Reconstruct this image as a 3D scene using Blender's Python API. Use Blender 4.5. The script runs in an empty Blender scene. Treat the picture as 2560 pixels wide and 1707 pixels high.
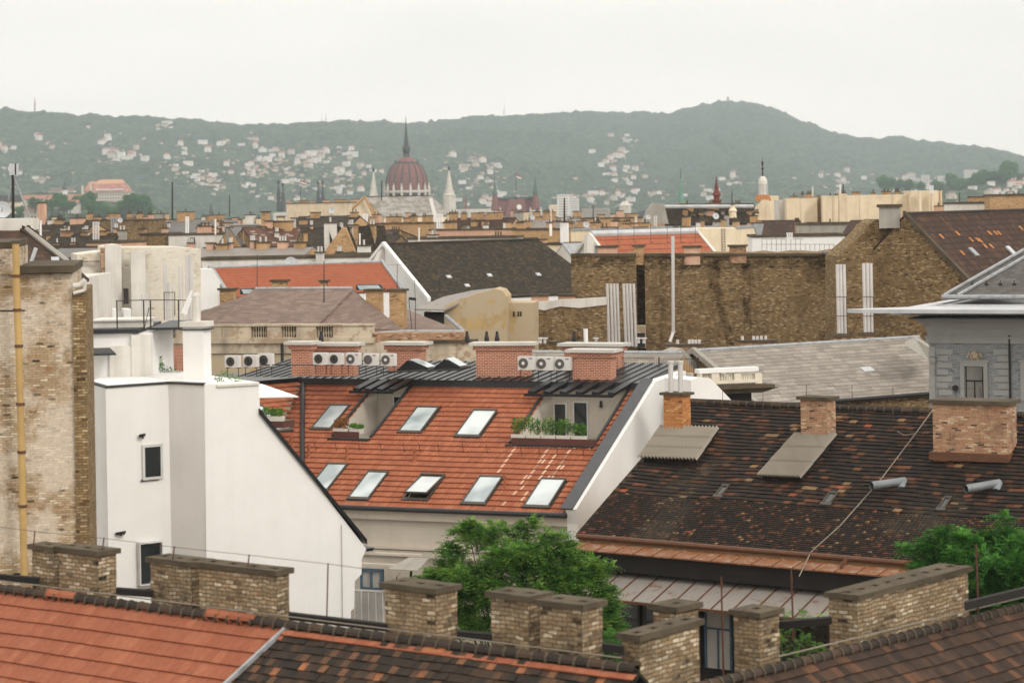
import bpy, math, random
import numpy as np
from mathutils import Vector, Matrix
R = random.Random(7)
SC = bpy.context.scene
COL = SC.collection

# ------------------------------------------------------------------ camera, sky, sun
F, Y0, ROLL, E = 6044.0, 495.0, math.radians(1.0), 36.0     # focal length in photo pixels, horizon row, roll, eye height
CR, SR = math.cos(ROLL), math.sin(ROLL)
cam_data = bpy.data.cameras.new('camera')
cam = bpy.data.objects.new('camera', cam_data); COL.objects.link(cam)
cam.matrix_world = Matrix.Translation((0, 0, E)) @ Matrix.Rotation(math.pi/2, 4, 'X') @ Matrix.Rotation(-ROLL, 4, 'Z')
cam_data.sensor_width = 36; cam_data.lens = F/2560*36
cam_data.shift_y = (Y0-853.5)/2560
cam_data.clip_start = 1; cam_data.clip_end = 40000
cam_data.dof.use_dof = True; cam_data.dof.focus_distance = 128; cam_data.dof.aperture_fstop = 1.0
SC.camera = cam
SC.render.resolution_x, SC.render.resolution_y = 1024, 682
SC.render.engine = 'CYCLES'
SC.cycles.use_denoising = True
SC.cycles.max_bounces = 5; SC.cycles.diffuse_bounces = 2; SC.cycles.glossy_bounces = 2
SC.cycles.volume_bounces = 0; SC.cycles.transparent_max_bounces = 6
SC.view_settings.view_transform = 'Standard'; SC.view_settings.look = 'None'
SC.view_settings.exposure = 0.2; SC.view_settings.gamma = 1
W = bpy.data.worlds.new('World'); SC.world = W; W.use_nodes = True
wn = W.node_tree; bg = wn.nodes['Background']
sky = wn.nodes.new('ShaderNodeTexSky'); sky.sky_type = 'NISHITA'; sky.sun_disc = False
SUN_EL, SUN_AZ = math.radians(38), math.radians(138)
sky.sun_elevation = SUN_EL; sky.sun_rotation = SUN_AZ; sky.air_density = 1.5; sky.dust_density = 6
mx = wn.nodes.new('ShaderNodeMix'); mx.data_type = 'RGBA'; mx.inputs[0].default_value = 0.9
mx.inputs[7].default_value = (12.9, 12.2, 11.3, 1)
tcw = wn.nodes.new('ShaderNodeTexCoord'); mpw = wn.nodes.new('ShaderNodeMapping'); mpw.inputs['Scale'].default_value = (3, 3, 14); nzw = wn.nodes.new('ShaderNodeTexNoise'); nzw.inputs['Scale'].default_value = 1.6; nzw.inputs['Detail'].default_value = 5
crw = wn.nodes.new('ShaderNodeValToRGB'); crw.color_ramp.elements[0].position = .3; crw.color_ramp.elements[0].color = (12.8, 12.1, 11.1, 1); crw.color_ramp.elements[1].position = .7; crw.color_ramp.elements[1].color = (14.6, 13.7, 12.4, 1)
wn.links.new(tcw.outputs['Generated'], mpw.inputs[0]); wn.links.new(mpw.outputs[0], nzw.inputs['Vector']); wn.links.new(nzw.outputs[0], crw.inputs[0]); wn.links.new(crw.outputs[0], mx.inputs[7])
wn.links.new(sky.outputs[0], mx.inputs[6]); wn.links.new(mx.outputs[2], bg.inputs[0])
bg.inputs[1].default_value = 0.1
sd = bpy.data.lights.new('sun', 'SUN'); sd.energy = 1.15; sd.angle = math.radians(14); sd.color = (1, .97, .92)
so = bpy.data.objects.new('sun', sd); COL.objects.link(so)
sdir = Vector((math.sin(SUN_AZ)*math.cos(SUN_EL), math.cos(SUN_AZ)*math.cos(SUN_EL), math.sin(SUN_EL)))
so.rotation_euler = sdir.to_track_quat('Z', 'Y').to_euler(); so.location = (0, -50, 120)

# ------------------------------------------------------------------ from a point of the photograph to a point at a real distance
def uv(x, y):
    dx, dy = x-1280, y-Y0
    return dx*CR-dy*SR, dx*SR+dy*CR
def P(x, y, D):
    u, v = uv(x, y); return Vector((u/F*D, D, E-v/F*D))
def Dz(x, y, z):
    return (E-z)*F/uv(x, y)[1]
def Pz(x, y, z): return P(x, y, Dz(x, y, z))
def RP(x, y, O, N):
    u, v = uv(x, y); d = Vector((u/F, 1, -v/F)); o = Vector((0, 0, E))
    return o+d*((O-o).dot(N)/d.dot(N))
def ax(deg):
    a = math.radians(deg); return Vector((math.cos(a), -math.sin(a), 0)), Vector((math.sin(a), math.cos(a), 0))
Z = Vector((0, 0, 1))

# ------------------------------------------------------------------ meshes
WL = {}
def wloc(o): return WL.get(o.name, Vector((0, 0, 0)))
class MB:
    def __init__(s): s.v = []; s.f = []; s.m = []; s.uv = []
    def face(s, pts, m=0, uvs=None):
        n = len(s.v); s.v.extend([tuple(p) for p in pts]); s.f.append(tuple(range(n, n+len(pts)))); s.m.append(m); s.uv.append(uvs); return s
    def prism(s, pts, ext, m=0, cap=None):
        pts = [Vector(p) for p in pts]; ext = Vector(ext)
        nn = Vector((0, 0, 0))
        for i in range(len(pts)): nn += (pts[i]-pts[0]).cross(pts[(i+1) % len(pts)]-pts[0])
        if nn.dot(ext) > 0: pts = pts[::-1]
        s.face(pts, m if cap is None else cap)
        q = [p+ext for p in pts]; s.face(q[::-1], m if cap is None else cap)
        k = len(pts)
        for i in range(k):
            j = (i+1) % k; s.face([pts[j], pts[i], q[i], q[j]], m)
        return s
    def box(s, o, a, b, c, m=0):
        o, a, b, c = Vector(o), Vector(a), Vector(b), Vector(c)
        return s.prism([o, o+a, o+a+b, o+b], c, m)
    def cb(s, c, sx, sy, sz, ang=0, m=0):
        a, b = ax(ang); c = Vector(c)
        return s.box(c-a*sx/2-b*sy/2, a*sx, b*sy, Z*sz, m)
    def tube(s, p0, p1, r0, r1=None, n=8, m=0, cap=True):
        r1 = r0 if r1 is None else r1; p0, p1 = Vector(p0), Vector(p1); d = (p1-p0).normalized()
        a = d.orthogonal().normalized(); b = d.cross(a)
        A = [p0+(a*math.cos(t)+b*math.sin(t))*r0 for t in [2*math.pi*i/n for i in range(n)]]
        B = [p1+(a*math.cos(t)+b*math.sin(t))*r1 for t in [2*math.pi*i/n for i in range(n)]]
        for i in range(n):
            j = (i+1) % n; s.face([A[i], A[j], B[j], B[i]], m)
        if cap: s.face(A[::-1], m); s.face(B, m)
        return s
    def lathe(s, c, prof, n=16, m=0, rot=0.0):
        c = Vector(c); rings = []
        for r, z in prof: rings.append([c+Vector((r*math.cos(t+rot), r*math.sin(t+rot), z)) for t in [2*math.pi*i/n for i in range(n)]])
        for k in range(len(rings)-1):
            for i in range(n):
                j = (i+1) % n; s.face([rings[k][i], rings[k][j], rings[k+1][j], rings[k+1][i]], m)
        s.face(rings[-1], m)
        return s
    def path(s, pts, r, n=6, m=0):
        for a, b in zip(pts, pts[1:]): s.tube(a, b, r, r, n, m)
        return s
    def build(s, name, mats, parent=None, smooth=False):
        if not isinstance(mats, (list, tuple)): mats = [mats]
        V = np.array(s.v, float)
        if parent is None: org = np.array([(V[:, 0].min()+V[:, 0].max())/2, (V[:, 1].min()+V[:, 1].max())/2, V[:, 2].min()])
        else: org = np.array(wloc(parent))
        me = bpy.data.meshes.new(name); me.from_pydata((V-org).tolist(), [], s.f)
        for m in mats: me.materials.append(m)
        me.polygons.foreach_set('material_index', s.m)
        L = []
        for f, u in zip(s.f, s.uv):
            if u is not None:
                for q in u: L.extend(q)
                continue
            p = V[list(f)]; n = np.zeros(3)
            for i in range(len(f)): n += np.cross(p[i], p[(i+1) % len(f)])
            ln = np.linalg.norm(n); n = n/ln if ln > 1e-9 else np.array([0, 0, 1.])
            if abs(n[2]) > .999: t = np.array([1., 0, 0]); b = np.array([0, 1., 0])
            else:
                t = np.array([-n[1], n[0], 0]); t /= np.linalg.norm(t); b = np.cross(n, t)
            for q in p: L.extend((float(q@t), float(q@b)))
        me.uv_layers.new(name='uv').data.foreach_set('uv', L)
        if smooth: me.polygons.foreach_set('use_smooth', [True]*len(s.f))
        o = bpy.data.objects.new(name, me); COL.objects.link(o)
        if parent is not None: o.parent = parent; WL[o.name] = wloc(parent)
        else: o.location = org; WL[o.name] = Vector(org)
        return o
def tag(o, label=None, cat=None, group=None, kind=None):
    for k, v in (('label', label), ('category', cat), ('group', group), ('kind', kind)):
        if v: o[k] = v
    return o
def thing(name, label, cat, loc, group=None):
    o = bpy.data.objects.new(name, None); COL.objects.link(o); o.location = loc; WL[o.name] = Vector(loc)
    o.empty_display_size = .3
    return tag(o, label, cat, group)
def dup(o, loc=None, label=None, parent=None, rz=None):
    c = o.copy(); COL.objects.link(c)
    if parent: c.parent = parent
    if loc is not None: c.location = loc
    if rz is not None: c.rotation_euler = (0, 0, rz)
    if label: c['label'] = label
    for ch in o.children: dup(ch, parent=c)
    return c

# ------------------------------------------------------------------ materials
def hx(h):
    c = [int(h[i:i+2], 16)/255 for i in (0, 2, 4)]
    return tuple(((q+.055)/1.055)**2.4 if q > .04045 else q/12.92 for q in c)+(1,)
class NT:
    def __init__(s, name, rough=.85, spec=.3, metal=0):
        s.m = bpy.data.materials.new(name); s.m.use_nodes = True; s.t = s.m.node_tree
        s.b = s.t.nodes['Principled BSDF']; s.b.inputs['Roughness'].default_value = rough
        s.b.inputs['Specular IOR Level'].default_value = spec; s.b.inputs['Metallic'].default_value = metal
    def n(s, typ, props=None, **inp):
        q = s.t.nodes.new('ShaderNode'+typ)
        for k, v in (props or {}).items(): setattr(q, k, v)
        for k, v in inp.items():
            k = int(k[1:]) if k[0] == 'i' and k[1:].isdigit() else k.replace('_', ' ')
            if isinstance(v, bpy.types.NodeSocket): s.t.links.new(v, q.inputs[k])
            else: q.inputs[k].default_value = v
        return q
    def uvv(s, sx=1, sy=1, sz=1):
        t = s.n('TexCoord'); return s.n('Mapping', i0=t.outputs['UV'], Scale=(sx, sy, sz)).outputs[0]
    def obj(s, k=1):
        t = s.n('TexCoord'); return s.n('Mapping', i0=t.outputs['Object'], Scale=(k, k, k)).outputs[0]
    def noise(s, vec, scale, detail=4, rough=.6):
        return s.n('TexNoise', Vector=vec, Scale=scale, Detail=detail, Roughness=rough).outputs[0]
    def ramp(s, fac, stops, const=False):
        r = s.n('ValToRGB', i0=fac); e = r.color_ramp.elements
        if const: r.color_ramp.interpolation = 'CONSTANT'
        while len(e) < len(stops): e.new(.5)
        for q, (p, c) in zip(e, stops):
            q.position = p; q.color = c if isinstance(c, tuple) else (c, c, c, 1)
        return r.outputs[0]
    def mix(s, f, a, b, mode='MIX'):
        q = s.n('Mix', {'data_type': 'RGBA', 'blend_type': mode})
        for i, v in ((0, f), (6, a), (7, b)):
            if isinstance(v, bpy.types.NodeSocket): s.t.links.new(v, q.inputs[i])
            else: q.inputs[i].default_value = v
        return q.outputs[2]
    def math(s, op, a, b=0.):
        return s.n('Math', {'operation': op}, i0=a, i1=b).outputs[0]
    def out(s, col, bump=None, dist=.02, strength=.6):
        if isinstance(col, tuple): s.b.inputs[0].default_value = col
        else: s.t.links.new(col, s.b.inputs[0])
        if bump is not None:
            q = s.n('Bump', Height=bump, Distance=dist, Strength=strength); s.t.links.new(q.outputs[0], s.b.inputs['Normal'])
        return s.m
def plain(name, h, rough=.6, metal=0, spec=.4, var=.12):
    t = NT(name, rough, spec, metal); c = hx(h) if isinstance(h, str) else h
    n = t.noise(t.obj(), .9, 4); d = tuple(q*(1-var*2) for q in c[:3])+(1,)
    return t.out(t.mix(t.ramp(n, [(.35, 0.), (.7, 1.)]), d, c))
def plaster(name, h, dirt='6b5d48', amt=.35, streak=.3, patch=None, pamt=.5, rough=.92):
    t = NT(name, rough, .2); c = hx(h); v = t.uvv()
    n1 = t.noise(v, .45, 6); n2 = t.noise(t.uvv(1.6, .12), 1.0, 5); n3 = t.noise(v, 9, 4)
    col = t.mix(t.math('MULTIPLY', t.ramp(n1, [(.42, 0.), (.75, 1.)]), amt), c, hx(dirt))
    col = t.mix(t.math('MULTIPLY', t.ramp(n2, [(.48, 0.), (.8, 1.)]), streak), col, hx(dirt))
    if patch: col = t.mix(t.ramp(t.noise(v, .6, 7, .7), [(pamt, 0.), (pamt+.04, 1.)]), col, hx(patch))
    col = t.mix(t.math('MULTIPLY', n3, .12), col, hx(dirt))
    return t.out(col, n3, .01, .4)
def brick(name, c1, c2, mo, bw=.3, bh=.085, white=None, wamt=.5, dark='2b231a', damt=.5, pale='c9ad84', ms=.012, red=None, wob=1.0, blot=None):
    t = NT(name, .93, .15); v = t.uvv()
    wob_ = wob; wob = t.noise(v, 1.8, 4)
    vv = t.n('VectorMath', {'operation': 'ADD'}, i0=v, i1=t.n('CombineXYZ', X=t.math('MULTIPLY', wob, .05*wob_), Y=t.math('MULTIPLY', wob, .06*wob_)).outputs[0]).outputs[0]
    b = t.n('TexBrick', {'offset': .5}, Vector=vv, Color1=(0., 0., 0., 1), Color2=(1., 1., 1., 1), Mortar=(.5, .5, .5, 1), Scale=1., Brick_Width=bw, Row_Height=bh, Mortar_Size=ms, Mortar_Smooth=.3, Bias=0.)
    r = b.outputs[0]
    col = t.ramp(r, [(0., hx(dark)), (.10, hx(c1)), (.45, hx(c2)), (.72, hx(c1)), (.96, hx(pale))])
    if red: col = t.mix(t.ramp(t.noise(v, 2.2, 5, .8), [(.6, 0.), (.66, 1.)]), col, hx(red))
    col = t.mix(b.outputs[1], col, hx(mo))
    st = t.ramp(t.noise(v, .5, 7, .65), [(.5, 0.), (.72, 1.)])
    col = t.mix(t.math('MULTIPLY', st, damt), col, hx(dark))
    st2 = t.ramp(t.noise(t.uvv(1, .35), 2.6, 6, .75), [(.52, 0.), (.68, 1.)])
    col = t.mix(t.math('MULTIPLY', st2, damt*.7), col, hx(dark))
    if white: col = t.mix(t.ramp(t.noise(v, .35, 8, .7), [(wamt, 0.), (wamt+.09, 1.)]), col, t.mix(t.math('MULTIPLY', t.noise(v, 6, 5), .8), hx(white), col))
    if blot: col = t.mix(t.math('MULTIPLY', t.ramp(t.noise(v, 3.4, 6, .75), [(.47, 0.), (.6, 1.)]), .75), col, t.mix(t.noise(v, 8, 3), hx(blot), hx(dark)))
    g = t.noise(v, 14, 4)
    col = t.mix(.25, col, t.ramp(g, [(.3, .25), (.7, .8)]), 'OVERLAY')
    h = t.math('ADD', t.math('MULTIPLY', b.outputs[1], -1.), t.math('MULTIPLY', g, .7))
    return t.out(col, h, .02, .8)
def tiles(name, pal, tw=1., th=1., moss=None, mamt=.5, rough=.85, joint_shade=.0, stag=True, streak=None):
    """one random colour per tile; the uv of a tiled roof counts tiles"""
    t = NT(name, rough, .3); v = t.uvv(1/tw, 1/th)
    sp = t.n('SeparateXYZ', i0=v); yy = t.math('FLOOR', sp.outputs[1])
    xx = sp.outputs[0]
    if stag: xx = t.math('ADD', xx, t.math('MULTIPLY', t.math('MODULO', t.math('ABSOLUTE', yy), 2.), .5))
    cell = t.n('CombineXYZ', X=t.math('FLOOR', xx), Y=yy).outputs[0]
    wn_ = t.n('TexWhiteNoise', {'noise_dimensions': '2D'}, Vector=cell).outputs[0]
    col = t.ramp(wn_, [(p, hx(c)) for p, c in pal], True)
    big = t.noise(t.uvv(), .25/max(tw, .1), 5, .7)
    if moss: col = t.mix(t.math('MULTIPLY', t.ramp(big, [(.42, 0.), (.62, 1.)]), mamt), col, hx(moss))
    if streak: col = t.mix(t.ramp(t.noise(t.uvv(.9, .06), 1.0, 3), [(.63, 0.), (.7, .7)]), col, hx(streak))
    col = t.mix(.3, col, t.ramp(t.noise(v, 3.1, 4), [(.3, .25), (.7, .75)]), 'OVERLAY')
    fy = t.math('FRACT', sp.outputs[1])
    if joint_shade:
        j = t.ramp(fy, [(0., 1.), (joint_shade, .0)], False)
        col = t.mix(t.math('MULTIPLY', j, .75), col, hx('1a1512'))  # tile joint darkened to paint the shade under each row overlap
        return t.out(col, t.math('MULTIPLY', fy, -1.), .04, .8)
    return t.out(col, t.noise(v, 4, 3), .01, .5)
def glassy(name, h, rough=.08):
    t = NT(name, rough, .8); return t.out(hx(h))
def paneglass():
    t = NT('skylight_pane', .1, .8); n = t.noise(t.n('Mapping', i0=t.n('NewGeometry').outputs['Position'], Scale=(.35, .35, .35)).outputs[0], 1.0, 2)
    return t.out(t.ramp(n, [(.38, hx('94a0a3')), (.5, hx('bcc6c8')), (.62, hx('ccd4d5'))]))
def leafy(name, a, b, c, sc=.9):
    t = NT(name, .7, .25); n = t.noise(t.obj(), sc, 5, .7)
    col = t.ramp(n, [(.3, hx(a)), (.5, hx(b)), (.72, hx(c))])
    t.b.inputs['Roughness'].default_value = .75
    m = t.out(col)
    tr = t.n('BsdfTranslucent'); t.t.links.new(col, tr.inputs[0])
    ms = t.n('MixShader', i0=.25); t.t.links.new(t.b.outputs[0], ms.inputs[1]); t.t.links.new(tr.outputs[0], ms.inputs[2])
    t.t.links.new(ms.outputs[0], t.t.nodes['Material Output'].inputs[0]); return m
def rusty(name, base, rust='8a4a28', amt=.5, scale=1.6):
    t = NT(name, .6, .4); v = t.uvv()
    f = t.ramp(t.noise(v, scale, 8, .75), [(amt, 0.), (amt+.1, 1.)])
    col = t.mix(f, hx(base), hx(rust)); col = t.mix(t.math('MULTIPLY', t.noise(v, 5, 4), .3), col, hx('4a3a30'))
    return t.out(col, f, .01, .3)

M = dict(
 white=plaster('white_plaster', 'efeeec', '9c958a', .12, .08),
 white2=plaster('aged_white_plaster', 'dedbd4', '7d7263', .3, .3),
 ivory=plaster('ivory_stone', 'e4dcca', '8c8069', .3, .3), corrshade=plaster('cement_corrugation_shade', '958d81', '5b554c', .4, .3), ventg=plain('grey_vent_pipe', '84898c', .45, .2), cream=plaster('cream_plaster', 'e2d0b4', '8c7350', .3, .5),  # darker cement tone paints the shaded flank of each corrugation
 yellow=plaster('yellow_plaster', 'ecdcc0', 'a08a6a', .25, .3),
 beige=plaster('beige_plaster', 'd2c9bc', '6b6052', .2, .15),
 ochre=plaster('peeling_ochre_plaster', 'c4a878', '6b5a40', .4, .4, 'b8a88e', .44),
 pink=plaster('pinkish_plaster', 'd9b097', '7d604a', .3, .4),
 tan=plaster('tan_plaster', 'c4a076', '5e4a30', .4, .5),
 grey=plaster('grey_render', 'a9a59c', '5b554c', .35, .4),
 lime=brick('limewashed_brick', 'c8b898', 'dcd2bc', 'd6cec0', white='ebe6dc', wamt=.36, damt=.3, pale='d8cdb8'),
 oldstone=plaster('crumbling_parapet_plaster', 'cdbfa9', '5b4e40', .5, .6, 'a8937c', .53),
 fgbrick=brick('weathered_yellow_brick', '927a5c', 'b39c7c', '685b4b', .3, .11, damt=.8, pale='dac9ad', dark='2a221b', red='a07a5c', ms=.016, wob=2.6, blot='a8967a'),
 leftbrick=brick('rough_yellow_brick', 'aa8e6a', 'bea688', '97866f', .25, .08, white='e2d6c6', wamt=.45, damt=.36, pale='dccdb2', red='a87050', wob=1.8),
 farbrick=brick('brown_firewall_brick', '836c4b', 'a48a62', '5c4d3b', .27, .09, damt=.6, pale='c4ad88', dark='3a2e22', wob=2.0, blot='8d7354'),
 chbrick=brick('tan_chimney_brick', 'b8946c', 'c4a17a', 'a88c6a', .3, .085, damt=.28, pale='d6b184', dark='6b5033'),
 orbrick=brick('orange_chimney_brick', 'b9713f', 'c98a55', 'a8835c', .28, .085, damt=.3, pale='d9a878', dark='5b3822', red='b5643a'),
 mixbrick=brick('mottled_red_brick', 'a87450', 'b58f6c', 'a8998a', .28, .08, damt=.6, pale='d0b494', dark='3a2d24', red='a85a40', wob=2.0),
 redbrick=brick('new_red_brick', 'a35c42', 'ad674c', 'd6b8a4', .27, .09, damt=.03, pale='b86c4f', dark='8f4a35', ms=.017),
 cap=plaster('mossy_concrete_cap', '5f5546', '231e17', .6, .5),
 capl=plaster('pale_concrete_cap', 'c8c6bf', '857f74', .3, .2),
 orange=tiles('orange_clay_tile', [(0, '9b5c40'), (.3, 'a06043'), (.6, '95573c'), (.85, 'a5674a')], moss='844e39', mamt=.35, stag=False),
 fgorange=tiles('salmon_clay_tile', [(0, '92563e'), (.3, '965a41'), (.6, '8f533b'), (.85, '9b5f45')], moss='7e4a36', mamt=.3, stag=False),
 dark=tiles('blackened_clay_tile', [(0, '1f1813'), (.25, '291d15'), (.5, '362318'), (.70, '221a13'), (.82, '4d2f1d'), (.91, '613e29'), (.968, '84694a'), (.984, '63402e'), (.995, '8a4a33')], moss='1b1714', mamt=.5, stag=False),
 fgdark=tiles('old_beaver_tail_tile', [(0, '2a231d'), (.25, '382b22'), (.5, '463528'), (.68, '30271f'), (.80, '5c4330'), (.91, '75523a'), (.965, '9c6443')], moss='2b2620', mamt=.6, stag=False),
 fgbrown=tiles('brown_flat_tile', [(0, '3c2c22'), (.25, '453226'), (.5, '33271f'), (.7, '4c3728'), (.9, '654530')], moss='251e19', mamt=.5, stag=False),
 ridge=tiles('ridge_tile', [(0, '302923'), (.5, '3c312a'), (.85, '4b3a2f')], moss='2a2621', stag=False),
 fdark=tiles('distant_dark_tile', [(0, '28231a'), (.3, '332c20'), (.6, '3d3224'), (.85, '4a3c29')], .3, .28, '26241c', .6, joint_shade=.2),
 fbrown=tiles('distant_brown_tile', [(0, '3f2b20'), (.3, '483125'), (.6, '36261d'), (.9, '553c2b')], .35, .55, '38291f', .5, joint_shade=.3),
 frust=tiles('distant_rusty_tile', [(0, '5b3d30'), (.5, '67483a'), (.9, 'a0948a')], .6, .4, '3e2c24', .5, joint_shade=.2),
 forange=tiles('distant_orange_tile', [(0, '9f5b3f'), (.5, 'a46043'), (.8, '99563b')], .3, .8, '8c4e38', .3, joint_shade=.22, stag=False),
 smooth=tiles('smooth_red_roof', [(0, '95533a'), (.5, '99573d')], .4, .35, '8a4c35', .3, joint_shade=.08, stag=False),
 slate=tiles('pale_grey_slate', [(0, '8d867d'), (.3, '958d84'), (.6, '847d74'), (.85, '9d968c')], .62, .42, '756e65', .35, joint_shade=.16),
 shingle=tiles('grey_brown_shingle', [(0, '7c6a60'), (.3, '847268'), (.6, '76655b'), (.85, '8a786d')], .6, .35, '6b5b52', .3, joint_shade=.16),
 twslate=tiles('dark_grey_slate', [(0, '5b5856'), (.3, '63605d'), (.6, '54514e')], .45, .3, '4a4846', .3, joint_shade=.16),
 graybrick=brick('grey_painted_brick', '9a9ea0', 'a4a8aa', '888c8e', .28, .09, damt=.05, pale='adb0b2', dark='7c7f81'),
 stone=plaster('grey_dressed_stone', 'adafae', '6b6a64', .25, .2),
 black=plain('black_sheet_metal', '232528', .34, .3, .5), blackm=plain('charcoal_flashing', '2f3133', .5), coping=plain('grey_coping_sheet', '4b4d50', .5),
 zinc=rusty('zinc_sheet', 'a4a8ab', '83878b', .5), pmetal=plain('pale_sheet_metal', 'c6c8cb', .4, .0, .5),
 rust=rusty('rusty_sheet', '9c8672', '85532f', .40, 2.2), oldtin=rusty('weathered_tin', '918b85', '734f38', .55, 1.3), gutter=rusty('rusty_gutter', '5f3e2a', '75492c', .5), greysheet=rusty('grey_sheet_roofing', 'a09c95', '78726a', .45, .35),
 corr=plaster('corrugated_cement', 'c4bdb2', '5e564b', .5, .5),
 steel=plain('stainless_flue', 'd9d5d2', .3, .15, .6, .06), pipe=plain('painted_yellow_pipe', 'c2a066', .6), dkiron=plain('dark_iron', '2d2826', .6),
 rusti=plain('rusted_iron', '5b3a2c', .8), wire=plain('weathered_cable', '8b8173', .7), wood=plain('blackened_plank_and_shade', '221d19', .9),
 acw=plain('air_conditioner_casing', 'd6d4d0', .45, 0, .4, .04), acg=plain('fan_grille', '6f6c69', .6), logo=plain('violet_badge', '5b5688', .5), achub=plain('fan_hub', 'eeeeec', .4),
 glass=paneglass(), dglass=glassy('dark_window_pane', '23282a', .1), frame=plain('skylight_frame', '4a443c', .5), bframe=plain('blue_window_frame', '4c6478', .6),
 wframe=plain('white_window_frame', 'dcdcda', .5), interior=plain('net_curtain', 'b9b6b0', .9),
 planter=plain('white_planter', 'd8d4ca', .7), shelf=plain('dark_red_balcony_board', '5b3830', .6), soil=plain('asphalt', '5a5650', .95), bark=plain('bark', '4a3a2c', .95),
 leaf=leafy('leaf_green', '1e401c', '3a6e26', '74a844', 2.2), leaf2=leafy('leaf_bright_green', '2c4e1e', '527f2e', 'a4c05a', 2.2), leafy3=leafy('ginger_shrub', '6b4a28', '8a6438', 'a98048', 3),
 domered=plain('dome_clay_red', '86605a', .8), domerib=plain('dome_rib_patina', '4b5250', .6), limestone=plain('pale_limestone', 'd6d1c6', .9), copper=plain('green_copper', '6f9a88', .7),
 redspire=plain('red_spire_paint', '74382f', .7), copperd=plain('dark_patina', '55706a', .7), flagr=plain('flag_red', 'b5323c'), flagw=plain('flag_white', 'e5e5e3'), flagg=plain('flag_green', '4a7a55'),
 hroof=plain('house_red_roof', 'a87868', .9), hroof2=plain('house_brown_roof', '7d6a62', .9), hwall=plain('house_white_wall', 'ebe6de', .9), hwall2=plain('house_cream_wall', 'd0c4b2', .9),
 gravel=plain('light_roof_membrane', 'cfcac2', .9), paper=plain('grey_roof_felt', '777673', .9),
)
# ------------------------------------------------------------------ builders
def inpoly(p, poly):
    x, y = p; r = False; n = len(poly)
    for i in range(n):
        (x1, y1), (x2, y2) = poly[i], poly[(i+1) % n]
        if (y1 > y) != (y2 > y) and x < (x2-x1)*(y-y1)/(y2-y1)+x1: r = not r
    return r
from mathutils import noise as mnoise
def tileroof(O, U, V, L, S, nrow, tw, clip=None, amp=.03, lip=.045, wave=True, jit=0., K=4, sag=0.):
    mb = MB(); N = U.cross(V).normalized()
    if N.z < 0: N = -N
    h = S/nrow; nc = int(round(L/tw)); K = K if wave else 1
    for j in range(nrow):
        v0 = j*h; v1 = v0+h+.01; off = 0 if wave else .5*(j % 2)
        for i in range(nc):
            a0 = (i+off)*tw
            if clip and not clip(a0+tw/2, v0+h/2): continue
            jj = R.uniform(-jit, jit)
            for k in range(K):
                f0, f1 = k/K, (k+1)/K; g = .5 if wave else 1
                w0 = amp*math.sin(math.pi*f0)**g if wave else 0; w1 = amp*math.sin(math.pi*f1)**g if wave else 0
                if wave and f1 == 1: w1 = 0
                q0, q1 = O+U*(a0+f0*tw), O+U*(a0+f1*tw)
                a, b = q0+V*v0, q1+V*v0; c1, c2 = q1+V*v1, q0+V*v1
                if sag:
                    a, b, c1, c2 = [p_+N*(mnoise.noise(p_*.22)*sag*1.3+mnoise.noise(p_*1.1)*sag*.25)+V*(mnoise.noise(p_*.6)*sag*.7) for p_ in (a, b, c1, c2)]
                mb.face([a+N*(lip+w0+jj), b+N*(lip+w1+jj), c1+N*(w1+jj*.3), c2+N*(w0+jj*.3)], 0,
                        [(i+.05+f0*.9, j+.05), (i+.05+f1*.9, j+.05), (i+.05+f1*.9, j+.9), (i+.05+f0*.9, j+.9)])
                mb.face([a-N*.02, b-N*.02, b+N*(lip+w1+jj), a+N*(lip+w0+jj)], 0, [(i+.1, j+.02), (i+.9, j+.02), (i+.9, j+.05), (i+.1, j+.05)])
    return mb
def ridge_tiles(A, B, r, n, parent, mats, name='ridge_tile_row', lumps=True):
    mb = MB(); d = (B-A)/n; u = d.normalized()
    s = u.cross(Z).normalized()
    for i in range(n):
        p = A+d*i; q = p+d*1.06; r0, r1 = r*1.12, r*.92
        for k in range(6):
            t0, t1 = math.pi*k/6, math.pi*(k+1)/6
            f = lambda o, rr, t: o+s*math.cos(t)*rr+Z*(math.sin(t)*rr)
            mb.face([f(p, r0, t0), f(q, r1, t0), f(q, r1, t1), f(p, r0, t1)], 0, [(i+.1, .1), (i+.9, .1), (i+.9, .9), (i+.1, .9)])
        mb.face([p+s*math.cos(math.pi*k/6)*r0+Z*math.sin(math.pi*k/6)*r0 for k in range(7)], 0, [(i+.5, .5)]*7)
        if lumps:   # mortar between the tiles
            mb.tube(p-u*.03, p+u*.03, r0*1.05, r0*1.05, 10, 1)
    return mb.build(name, mats, parent)

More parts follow.
